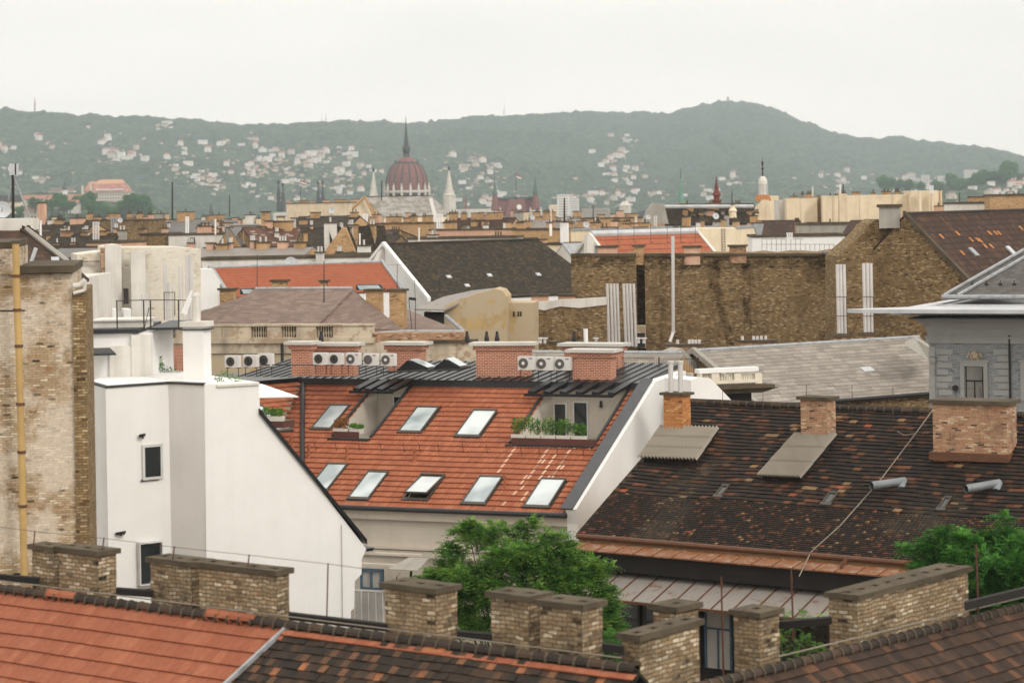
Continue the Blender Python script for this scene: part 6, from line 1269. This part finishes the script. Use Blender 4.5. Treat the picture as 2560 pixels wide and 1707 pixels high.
for x, y0 in ((1238, 446), (1339, 442)):
    q = MB(); b = Vector((X(x), D-3, 0)); q.lathe(b, [(2.6, z(536)), (2.4, z(520)), (1.4, z(490)), (1.2, z(486))], 8); so_ = q.build('corner_spire', M['domered'], mu)
    q = MB(); q.lathe(b, [(1.3, z(487)), (1.6, z(483)), (.9, z(474)), (.5, z(460)), (.1, z(y0-4))], 8); q.build('copper_tip', M['copperd'], so_)
    q = MB()
    for dx in (-3, 3): p = b+Vector((dx, -1.5, z(540))); q.tube(p, p+Z*(z(526)-z(540)), .8, .7, 5); q.tube(p+Z*(z(526)-z(540)), p+Z*(z(517)-z(540)), .7, .05, 5)
    q.box(b+Vector((-2.4, -2.5, z(541))), (4.8, 0, 0), (0, 3, 0), Z*(z(526)-z(541))); q.build('white_dormer', M['limestone'], so_)
# other towers
def lone(name, lab, x, D, parts, cat='tower'):
    root = thing(name, lab, cat, Vector((P(x, 520, D).x, D, 0))); b = Vector((P(x, 520, D).x, D, 0))
    for nm, m, pr_, n in parts: q = MB(); q.lathe(b, [(r, P(x, y, D).z) for r, y in pr_], n, rot=.4); q.build(nm, M[m], root)
    return root
lone('church_spire', 'slim pale green copper church spire right of the white apartment tower', 1703, 900, [('copper_spire', 'copper', [(1.2, 508), (1.1, 500), (.45, 470), (.18, 443)], 8), ('finial', 'dkiron', [(.3, 444), (.1, 436), (.05, 420)], 5), ('tower', 'tan', [(1.4, 540), (1.4, 506)], 4)])
lone('ornate_turret', 'ornate dark red onion topped turret above the black mansard', 1792, 420, [('lower_stage', 'redspire', [(.78, 512), (.78, 504), (.9, 503), (.9, 500), (.62, 499)], 8), ('open_stage', 'redspire', [(.55, 502), (.55, 490), (.85, 488), (.7, 484), (.45, 478), (.32, 470), (.42, 468), (.28, 464)], 8), ('onion_top', 'redspire', [(.12, 465), (.3, 460), (.1, 456), (.22, 453), (.05, 448), (.1, 446), (.02, 440)], 8)])
lt_ = lone('lantern_tower', 'pointed cream roof tower with brick collar, white lantern and black wrought spike', 1908, 400, [('brick_collar', 'orbrick', [(1.55, 503), (1.25, 487)], 4), ('lantern', 'white2', [(.75, 487), (.72, 482), (.68, 462), (.78, 461), (.74, 452), (.5, 444), (.2, 441)], 12), ('spike', 'dkiron', [(.16, 442), (.1, 425), (.3, 422), (.08, 418), (.22, 406), (.05, 404), (.02, 390)], 6)])
q = MB(); q.prism([P(1864, 562, 398), P(1905, 500, 398), P(1922, 500, 398), P(1930, 562, 398)], Vector((0, 3, 0))); q.build('cream_gable', M['cream'], lt_)
q = MB(); b = P(1908, 487, 400)
for k in range(8): t = k*math.pi/4; q.tube(b+Vector((.78*math.cos(t), .78*math.sin(t), 0)), b+Vector((.72*math.cos(t), .72*math.sin(t), 1.6)), .09, .09, 4)
q.build('lantern_column', M['pmetal'], lt_)
tr_ = lone('roof_turret', 'small pale yellow turret with arched opening, right of the black mansard', 1832, 345, [('stage', 'yellow', [(.55, 545), (.5, 530), (.62, 529), (.62, 526), (.35, 520), (.3, 512)], 8), ('cap', 'cap', [(.45, 512), (.35, 509), (.05, 505)], 8)])
lone('baroque_church_tower', 'pale baroque church tower in front of the hill, right of the white apartment tower', 1563, 1200, [('tower', 'limestone', [(3.2, 560), (3.2, 515), (3.6, 514), (2.2, 508), (1.2, 503)], 4)])
lone('church_spire', 'faint grey spire between the white tower and the museum', 1165, 1600, [('spire', 'domered', [(1.6, 540), (1.2, 520), (.2, 487)], 6)]); lone('church_spire', 'small dark pointed spire far below the hill, left of the chimneys', 528, 1700, [('spire', 'domerib', [(1.4, 535), (1.1, 522), (.15, 508)], 6)])
lone('church_tower', 'white baroque church tower with dark onion spire beside the big archive', 163, 2300, [('tower', 'white', [(2.5, 505), (2.4, 478), (2.9, 477), (2.9, 475)], 4), ('onion_spire', 'domerib', [(2.3, 476), (2.5, 470), (1.2, 464), (1.4, 460), (.3, 452), (.1, 444)], 8)], 'church')
# archive building with patterned roof on the castle hill
D = 2300.0; zz = lambda y, x=270: P(x, y, D).z; X = lambda x: P(x, 500, D).x
ar = thing('archive_building', 'large archive with patterned orange purple roof and row of white dormers', 'building', Vector((X(275), D, 0)))
q = MB(); q.box((X(230), D, zz(530)), (X(322)-X(230), 0, 0), (0, 30, 0), Z*(zz(480)-zz(530))); q.box((X(204), D+8, zz(530)), (X(232)-X(204), 0, 0), (0, 25, 0), Z*(zz(480)-zz(530))); q.build('wall', M['limestone'], ar)
M['archroof'] = tiles('patterned_archive_roof', [(0, '9a6a62'), (.5, 'a3746a'), (.8, 'b98c72')], 3, 2, 'a8836f', .3); M['archtop'] = plain('pale_orange_roof', 'd2a583', .9)
q = MB(); q.prism([Vector((X(228), D-1, zz(481))), Vector((X(324), D-1, zz(481))), Vector((X(306), D+8, zz(459))), Vector((X(236), D+8, zz(459)))], Vector((0, 22, 0))); q.prism([Vector((X(202), D+7, zz(481))), Vector((X(235), D+7, zz(481))), Vector((X(235), D+12, zz(459))), Vector((X(215), D+12, zz(459)))], Vector((0, 18, 0))); q.build('roof', M['archroof'], ar)
q = MB(); q.prism([Vector((X(238), D+8, zz(459))), Vector((X(306), D+8, zz(459))), Vector((X(300), D+11, zz(449))), Vector((X(243), D+11, zz(449)))], Vector((0, 10, 0))); q.prism([Vector((X(214), D+12, zz(459))), Vector((X(240), D+12, zz(459))), Vector((X(240), D+13, zz(453))), Vector((X(220), D+13, zz(453)))], Vector((0, 8, 0))); q.build('roof_crown', M['archtop'], ar)
for k in range(14): x = 240+k*5.1; q = MB(); q.box((X(x), D-.2, zz(476.5)), (1.1, 0, 0), (0, 4, 0), Z*1.5); q.build('dormer', M['white'], ar)
for r_ in range(4):
    for k in range(13): x = 236+k*6.6; q = MB(); q.box((X(x), D-.15, zz(490+r_*8)), (1.1, 0, 0), (0, .4, 0), Z*1.7); q.build('window', M['domered'], ar)
for x in (204, 225): q = MB(); q.tube((X(x), D+6, zz(500)), (X(x), D+6, zz(466)), 1.6, 1.2, 6); q.tube((X(x), D+6, zz(466)), (X(x), D+6, zz(461)), 1.2, .1, 6); q.build('turret', M['limestone'], ar)
for lab, x0, x1, y0, y1, rf, wl, Dd in (('long red roofed wing left of the white church tower', 38, 115, 488, 505, 'hroof', 'hwall2', 2280), ('red roofed wing with white gable stripe below the church tower', 118, 204, 486, 512, 'hroof', 'hwall', 2260), ('dark roofed yellow palace wing at the far left below the hill', -30, 52, 488, 520, 'fdark', 'yellow', 2200), ('small red roofs between trees under the archive', 60, 100, 512, 535, 'hroof', 'hwall2', 2150), ('red brown roofs on the slope behind the church tower', 122, 185, 470, 484, 'hroof2', 'hwall', 2450), ('red roofed house among the trees right of the church tower', 170, 195, 500, 520, 'hroof', 'hwall', 2150)):
    xw = lambda x: P(x, 500, Dd).x; z_ = lambda y: P((x0+x1)/2, y, Dd).z; ym = y0+(y1-y0)*.55; root = thing('palace_wing', lab, 'building', Vector(((xw(x0)+xw(x1))/2, Dd, z_(y1))))
    q = MB(); q.box((xw(x0), Dd, z_(y1+14)), (xw(x1)-xw(x0), 0, 0), (0, 14, 0), Z*(z_(ym)-z_(y1+14))); q.build('wall', M[wl], root)
    q = MB(); q.prism([Vector((xw(x0), Dd-1, z_(ym))), Vector((xw(x0), Dd+15, z_(ym))), Vector((xw(x0), Dd+7, z_(y0)))], Vector((xw(x1)-xw(x0), 0, 0))); q.build('roof', M[rf], root)
# white apartment towers
def tower(lab, x0, x1, y0, y1, D, m='white', rows=8, cols=5, name='apartment_tower', wins=True):
    root = thing(name, lab, 'building', Vector((P((x0+x1)/2, y1, D).x, D, 0))); a, b = P(x0, y0, D), P(x1, y0, D); q = MB(); w = b.x-a.x
    q.box((a.x, D, 0), (w, 0, 0), (0, w*.6, 0), Z*a.z); q.build('wall', M[m], root); H = a.z-P(x0, y1, D).z
    if wins:
        for r in range(rows):
            q = MB(); q.box((a.x+w*.08, D-.3, a.z-H*(r+.75)/rows), (w*.84, 0, 0), (0, .5, 0), Z*(H/rows*.4)); q.build('window_band', M['grey'], root)
tower('white high-rise slab, left half of the white apartment tower below the hill', 1393, 1422, 487, 540, 1900); tower('white high-rise slab with window bands, right half of the apartment tower', 1423, 1447, 495, 540, 1880); tower('cream block left of the white apartment tower', 1372, 1393, 512, 540, 1700, 'cream', wins=False)
tower('long pale grey block right of the white apartment tower', 1455, 1525, 522, 545, 1700, 'grey', 3); tower('tall grey white hotel slab on the hillside at the right', 2413, 2444, 425, 452, 4200, 'white2', 6); 
for k, (x0, x1, y0, y1) in enumerate(((2268, 2288, 434, 462), (2305, 2324, 438, 460), (2346, 2366, 440, 462), (2220, 2245, 444, 462), (2285, 2301, 446, 465), (2250, 2264, 446, 462))):
    tower(['tallest of the stepped white blocks at the hill foot, right', 'separate white block left of the hotel slab', 'white block nearest the hotel slab', 'leftmost low white block of the stepped group', 'lower white block leaning on the tallest stepped block', 'small cream block inside the stepped group'][k], x0, x1, y0, y1, 3800+k*8, 'white2', 5)

# ================================================================== HILLS
RG = [(-300, 268), (0, 276), (65, 282), (141, 285), (207, 292), (272, 290), (359, 292), (457, 299), (544, 306), (609, 313), (675, 315), (762, 309), (849, 303), (925, 305), (1012, 308), (1088, 306), (1143, 298), (1197, 291), (1252, 290), (1361, 284), (1469, 281), (1578, 281), (1632, 283), (1665, 285), (1741, 267), (1807, 255), (1872, 256), (1937, 272), (2013, 305), (2090, 335), (2166, 348), (2242, 346), (2318, 354), (2394, 362), (2471, 373), (2560, 394), (2900, 420)]
DR_ = [(-300, 5200), (500, 5600), (1100, 6400), (1900, 7400), (2560, 6800), (2900, 6800)]
ip = lambda x, T: float(np.interp(x, [a for a, b in T], [b for a, b in T]))
rng = np.random.RandomState(3)
def vn(x, y, sc, seed):
    r = np.random.RandomState(seed).rand(257, 257); x = x/sc; y = y/sc; xi = np.floor(x).astype(int); yi = np.floor(y).astype(int); fx = x-xi; fy = y-yi; fx = fx*fx*(3-2*fx); fy = fy*fy*(3-2*fy)
    a = r[xi % 257, yi % 257]; b = r[(xi+1) % 257, yi % 257]; c = r[xi % 257, (yi+1) % 257]; d = r[(xi+1) % 257, (yi+1) % 257]
    return (a*(1-fx)+b*fx)*(1-fy)+(c*(1-fx)+d*fx)*fy
def terrain(name, xs, fD0, fD1, fH0, fH1, nr, amp, pw, mat, back=400):
    """grid over bearing (photo column) and distance; height rises from the foot to the ridge seen in the photograph"""
    XS = np.arange(*xs); nx = len(XS); T = np.linspace(0, 1, nr); V = np.zeros((nx, nr+6, 3))
    for i, x in enumerate(XS):
        d0, d1 = fD0(x), fD1(x); y1 = fH1(x); u, v = uv(x, y1); H1 = E-v/F*d1; H0 = fH0(x)
        ds = np.concatenate([d0+(d1-d0)*T, d1+back*np.arange(1, 7)/6]); hs = np.concatenate([H0+(H1-H0)*T**pw, H1-(np.arange(1, 7)/6)**1.5*back*.5]); V[i, :, 0] = u/F*ds; V[i, :, 1] = ds; V[i, :, 2] = hs
    X_, Y_ = V[..., 0], V[..., 1]; t = np.clip(np.concatenate([T, np.ones(6)]), 0, 1)[None, :]
    V[..., 2] += (vn(X_, Y_, 420, 1)-.5)*70*np.sin(t*math.pi)*amp+(vn(X_, Y_, 130, 2)-.5)*22*np.sin(t*math.pi)*amp+(vn(X_, Y_, 26, 4)+vn(X_, Y_, 13, 5)*.6+vn(X_+99, Y_, 40, 6)*.5-1)*12*amp**.5
    n2_ = nr+6; idx = np.arange(nx*n2_).reshape(nx, n2_); f = np.stack([idx[:-1, :-1], idx[1:, :-1], idx[1:, 1:], idx[:-1, 1:]], -1).reshape(-1, 4)
    me = bpy.data.meshes.new(name); me.vertices.add(nx*n2_); me.vertices.foreach_set('co', V.reshape(-1)); me.loops.add(f.size); me.polygons.add(len(f)); me.loops.foreach_set('vertex_index', f.reshape(-1)); me.polygons.foreach_set('loop_start', np.arange(0, f.size, 4)); me.polygons.foreach_set('loop_total', np.full(len(f), 4)); me.update(); me.validate()
    me.materials.append(mat); o = bpy.data.objects.new(name, me); COL.objects.link(o); tag(o, kind='structure'); return XS, V
ft = NT('wooded_hillside', .95, .1); ov = ft.obj(.001)
fc = ft.ramp(ft.noise(ov, 75, 6, .85), [(.40, hx('131f16')), (.5, hx('2b3e26')), (.60, hx('5e7048'))]); fc = ft.mix(ft.ramp(ft.noise(ov, 3.2, 4), [(.45, 0.), (.7, .5)]), fc, hx('3a4a38'))
M['forest'] = ft.out(fc)
g1t = terrain('hills', (-240, 2820, 2.2), lambda x: ip(x, [(-300, 2700), (700, 3200), (1500, 3400), (2300, 3600), (2900, 3400)]), lambda x: ip(x, DR_), lambda x: 8, lambda x: ip(x, RG), 210, 1.0, 1.25, M['forest'])
g2t = terrain('castle_hill', (-240, 480, 2.2), lambda x: 2050, lambda x: 2420, lambda x: 10, lambda x: ip(x, [(-300, 496), (30, 495), (200, 492), (330, 494), (380, 512), (430, 545), (480, 570)]), 40, .35, .8, M['forest'], back=300)
g3t = terrain('rose_hill', (2130, 2820, 2.2), lambda x: 2700, lambda x: 3100, lambda x: 10, lambda x: ip(x, [(2130, 530), (2200, 505), (2330, 478), (2400, 466), (2480, 455), (2560, 438), (2900, 430)]), 40, .4, .8, M['forest'], back=300)
def on_hill(x, y, g):
    XS, V = g; i = min(len(XS)-1, max(0, int((x-XS[0])/2.2))); col = V[i]; vv = (E-col[:, 2])/col[:, 1]*F; tv = uv(x, y)[1]; vis = np.minimum.accumulate(vv)
    j = np.where(vis <= tv)[0]; j = j[0] if len(j) else len(vv)-7; return Vector(col[min(j, len(vv)-7)])
# wooded clumps on the castle hill and at the hill foot, each a tree group seen as single crowns
tm = MB()
for k in range(14): leaves(tm, Vector((R.uniform(-5, 5), R.uniform(-4, 4), R.uniform(3, 10))), 4.5, 4.5, 4, 90, 1.3)
proto = thing('park_tree', 'dark green crown left of the big archive', 'tree', P(80, 520, 2180), 'park trees on the castle hill'); WL[proto.name] = Vector((0, 0, 0))
crown = tm.build('crown', M['leaf'], proto); tk = MB(); tk.tube((0, 0, -6), (0, 0, 6), .8, .4, 6); tk.build('trunk', M['bark'], proto)
tl_ = [(88, 516), (103, 522), (120, 512), (130, 520), (146, 516), (160, 524), (176, 520), (192, 526), (205, 510), (216, 504), (228, 508), (240, 512), (200, 522), (222, 522), (250, 518), (262, 516), (275, 520), (290, 522), (308, 520), (325, 508), (335, 504), (345, 510), (357, 516), (368, 522), (318, 528), (300, 534), (280, 534), (260, 532), (240, 530), (150, 508), (10, 528), (30, 532), (50, 534), (345, 528), (372, 534)]
for k, (x, y) in enumerate(tl_):
    if 233 < x < 318: y += 15
    p = P(x, y+6, 2160+R.uniform(-40, 60)); d_ = 'dark green park tree, ' + ('upper row, ' if y < 514 else 'lower row, ' if y > 523 else 'middle row, ')+('under the far left red roofed wing' if x < 112 else 'under the church tower' if x < 165 else 'left of the archive turret' if x < 202 else 'below the left end of the archive' if x < 235 else 'below the dormers of the archive' if x < 285 else 'below the right end of the archive' if x < 322 else 'just right of the archive' if x < 347 else 'last before the open slope')
    if k == 0: o = proto; o.location = p; o['label'] = d_
    else: o = dup(proto, p, d_, rz=R.uniform(0, 6)); 
    sc = R.uniform(.6, .95); o.scale = (sc, sc, sc*R.uniform(.8, 1.2))
for k, (x, y) in enumerate([(2208, 465), (2228, 470), (2252, 468), (2275, 474), (2300, 472), (2345, 470), (2378, 462), (2395, 468), (2425, 462), (2450, 458), (2470, 454), (2490, 456), (2515, 450), (2540, 458), (2522, 440), (2525, 433), (2400, 480), (2440, 478), (2480, 476), (2520, 474), (2550, 472), (2370, 486), (2460, 490)]):
    o = dup(proto, P(x, y+8, 2980+R.uniform(-60, 60)), 'dark tree crown, '+('upper ' if y < 462 else 'lower ')+('left of the stepped white blocks' if x < 2240 else 'in front of the stepped white blocks' if x < 2310 else 'between the white blocks and the hotel slab' if x < 2400 else 'right below the hotel slab' if x < 2465 else 'on the wooded right slope' if x < 2530 else 'at the right edge of the photo'), rz=R.uniform(0, 6)); o['group'] = 'trees on the right hand slope'; sc = R.uniform(.9, 1.5); o.scale = (sc, sc, sc)
# hillside houses
def hproto(w, d, h, rh, wall, roof, two=False):
    q = MB(); q.box((-w/2, -d/2, -6), (w, 0, 0), (0, d, 0), Z*(h+6), 0)
    if rh: q.prism([Vector((-w/2-.4, -d/2-.4, h)), Vector((-w/2-.4, d/2+.4, h)), Vector((-w/2+w*.15, 0, h+rh))], Vector((w+.8, 0, 0)), 1)
    if two: q.box((w*.1, -d/2-3, -6), (w*.5, 0, 0), (0, 3.2, 0), Z*(h*.6+6), 0)
    for k in range(3): q.box((-w/2+w*(.15+.28*k), -d/2-.15, h*.45), (w*.12, 0, 0), (0, .3, 0), Z*(h*.25), 2)
    return q
kinds = [('white red-roofed house', (15, 11, 8, 5, 'hwall', 'hroof')), ('white flat-roofed house', (18, 11, 9, 0, 'hwall', 'hroof')), ('cream brown-roofed house', (16, 12, 8, 5, 'hwall2', 'hroof2')), ('long white apartment house', (30, 11, 10, 0, 'hwall', 'hroof')), ('small red-roofed villa', (12, 10, 8, 5, 'hwall', 'hroof')), ('small brown-roofed house', (13, 10, 6, 5, 'hwall2', 'hroof2'))]
HZ = [(-20, 180, 385, 462, 12, 'on the left edge slope'), (0, 120, 290, 380, 6, 'high on the left slope'), (170, 420, 300, 360, 12, 'high left of the radio masts'), (245, 345, 380, 425, 16, 'in the dense cluster above the archive'), (395, 470, 340, 400, 6, 'high right of the archive'), (400, 560, 405, 470, 26, 'on the slope right of the archive'), (510, 650, 400, 480, 44, 'left of the twin dark spires'), (520, 640, 350, 400, 12, 'high left of the twin spires'), (640, 860, 385, 440, 50, 'in the dense cluster behind the flag'), (640, 900, 440, 505, 36, 'low behind the twin dark spires'), (850, 960, 385, 450, 18, 'just left of the dome'), (1080, 1240, 400, 500, 32, 'between the dome and the museum'), (1140, 1290, 455, 520, 20, 'between white spire and museum'),
      (1400, 1600, 425, 520, 34, 'above the white apartment tower'), (1460, 1590, 390, 440, 14, 'in the highest cluster'), (1530, 1570, 348, 358, 3, 'high in the central forest'), (1640, 1770, 470, 505, 12, 'around the green copper spire'), (1770, 1930, 440, 475, 7, 'around the red turret'), (1980, 2200, 438, 478, 14, 'above the yellow fire walls'), (2190, 2330, 452, 480, 9, 'at the foot of the white blocks')]
HZR = [(2370, 2560, 448, 500, 24, 'on the right edge slope')]
protos = []
hn = 0
cand = []
for zi, (xa, xb, ya, yb2, n, txt) in enumerate(HZ+HZR):
    cc = [(R.uniform(xa, xb), R.uniform(ya, yb2)) for _ in range(max(2, n//5))]
    for k in range(int(n*2.2)):
        cx_, cy_ = R.choice(cc); x, y = cx_+R.gauss(0, 16), cy_+R.gauss(0, 8)
        if R.random() < .25: x, y = R.uniform(xa-20, xb+20), R.uniform(ya-10, yb2+8)
        if y < ip(x, RG)+14: continue
        p = on_hill(x, y, g3t if zi >= len(HZ) else g1t); ki = R.choice([0, 0, 1, 1, 2, 3, 4, 4, 5, 2])
        fx, fy = (x-xa)/(xb-xa), (y-ya)/(yb2-ya)
        pos = ('upper' if fy < .33 else 'middle' if fy < .66 else 'lower')+' '+('left' if fx < .33 else 'centre' if fx < .66 else 'right')
        sc = R.choice([.28, .34, .4, .46, .54, .66])*(1.15 if p.y > 4500 else .85); cand.append((sc*kinds[ki][1][0]/p.y, p, ki, sc, txt, pos))
cand.sort(key=lambda c: -c[0]); sb = MB()
for r_, (vis, p, ki, sc, txt, pos) in enumerate(cand):
    lab, spec = kinds[ki]; rz = R.uniform(-.7, .7)
    if r_ >= 298:
        w, dd, h = spec[0]*sc, spec[1]*sc, spec[2]*sc; sb.cb(p-Z*6, w, dd, h+4, math.degrees(rz), 0)
        if spec[3]: sb.cb(p+Z*(h-2), w*.8, dd*.8, spec[3]*sc*.6, math.degrees(rz), 1)
        continue
    while len(protos) <= ki: protos.append(None)
    if protos[ki] is None: q = hproto(*spec, two=ki % 2 == 0); o = q.build('hillside_house', [M[spec[4]], M[spec[5]], M['grey']]); protos[ki] = o
    else: o = protos[ki].copy(); COL.objects.link(o)
    o.location = p-Z*R.uniform(0, 3.5); o.scale = (sc, sc, sc*R.uniform(.75, 1)); o.rotation_euler = (0, 0, rz)
    tag(o, lab+', '+pos+' '+txt, 'house', 'houses on the hills')
if sb.f: tag(sb.build('distant_houses', [M['hwall2'], M['hroof']]), kind='stuff')
# masts on the ridge
for x, y0, y1, w, m, lab in ((87, 243, 282, 1.6, 'flagr', 'tall red and white radio mast on the ridge at the far left'), (804, 282, 309, .8, 'rusti', 'left one of two hair-thin radio masts on the ridge left of the dome'), (815, 278, 309, .8, 'rusti', 'right one of two hair-thin radio masts on the ridge left of the dome'), (1260, 258, 290, 1.0, 'rusti', 'thin radio mast on the ridge right of the dome')):
    q = MB(); Dm = ip(x, DR_)+20; q.tube(P(x, y1+8, Dm), P(x, y0+14, Dm), w*1.3, w, 4); q.tube(P(x, y0+14, Dm), P(x, y0, Dm), w*.6, w*.4, 4); tag(q.build('radio_mast', M[m]), lab, 'radio mast')
lk = thing('lookout_tower', 'small stone lookout tower on the highest summit', 'tower', P(1820, 258, 7250)); b = P(1820, 258, 7250)
q = MB(); q.lathe(b-Z*8, [(6, 0), (5.5, 10), (6.5, 10.5), (6, 14), (4, 15), (4, 20), (4.5, 20.5), (3, 24), (2, 28)], 8); q.build('tower', M['grey'], lk)
# ================================================================== HAZE
hm = bpy.data.materials.new('haze_air'); hm.use_nodes = True; nt = hm.node_tree; nt.nodes.remove(nt.nodes['Principled BSDF'])
pv = nt.nodes.new('ShaderNodeVolumePrincipled'); pv.inputs['Color'].default_value = (.78, .885, .98, 1); pv.inputs['Density'].default_value = 1.15e-4; pv.inputs['Anisotropy'].default_value = 0
nt.links.new(pv.outputs[0], nt.nodes['Material Output'].inputs['Volume'])
q = MB(); q.box((-5000, -420, -1), (10000, 0, 0), (0, 8400, 0), Z*640); tag(q.build('haze', hm), kind='stuff')

# ------------------------------------------------------------------ look-alikes told apart by their place
from collections import defaultdict
gl = defaultdict(list)
for o in SC.objects:
    if o.parent is None and o.get('label'): gl[o['label']].append(o)
ORD = ['leftmost', 'second', 'third', 'fourth', 'fifth', 'sixth', 'seventh', 'eighth', 'ninth', 'tenth', 'eleventh', 'twelfth']
for lab, os_ in gl.items():
    if len(os_) > 1:
        os_.sort(key=lambda o: o.location.x/o.location.y)
        for k, o in enumerate(os_): o['label'] = (ORD[k]+(' ' if k == 0 else ' from left, ') if k < len(os_)-1 else 'rightmost ')+lab
for o in SC.objects:
    if o.get('label') and len(o['label'].split()) > 16: print('LONG', o.name, len(o['label'].split()), o['label'])
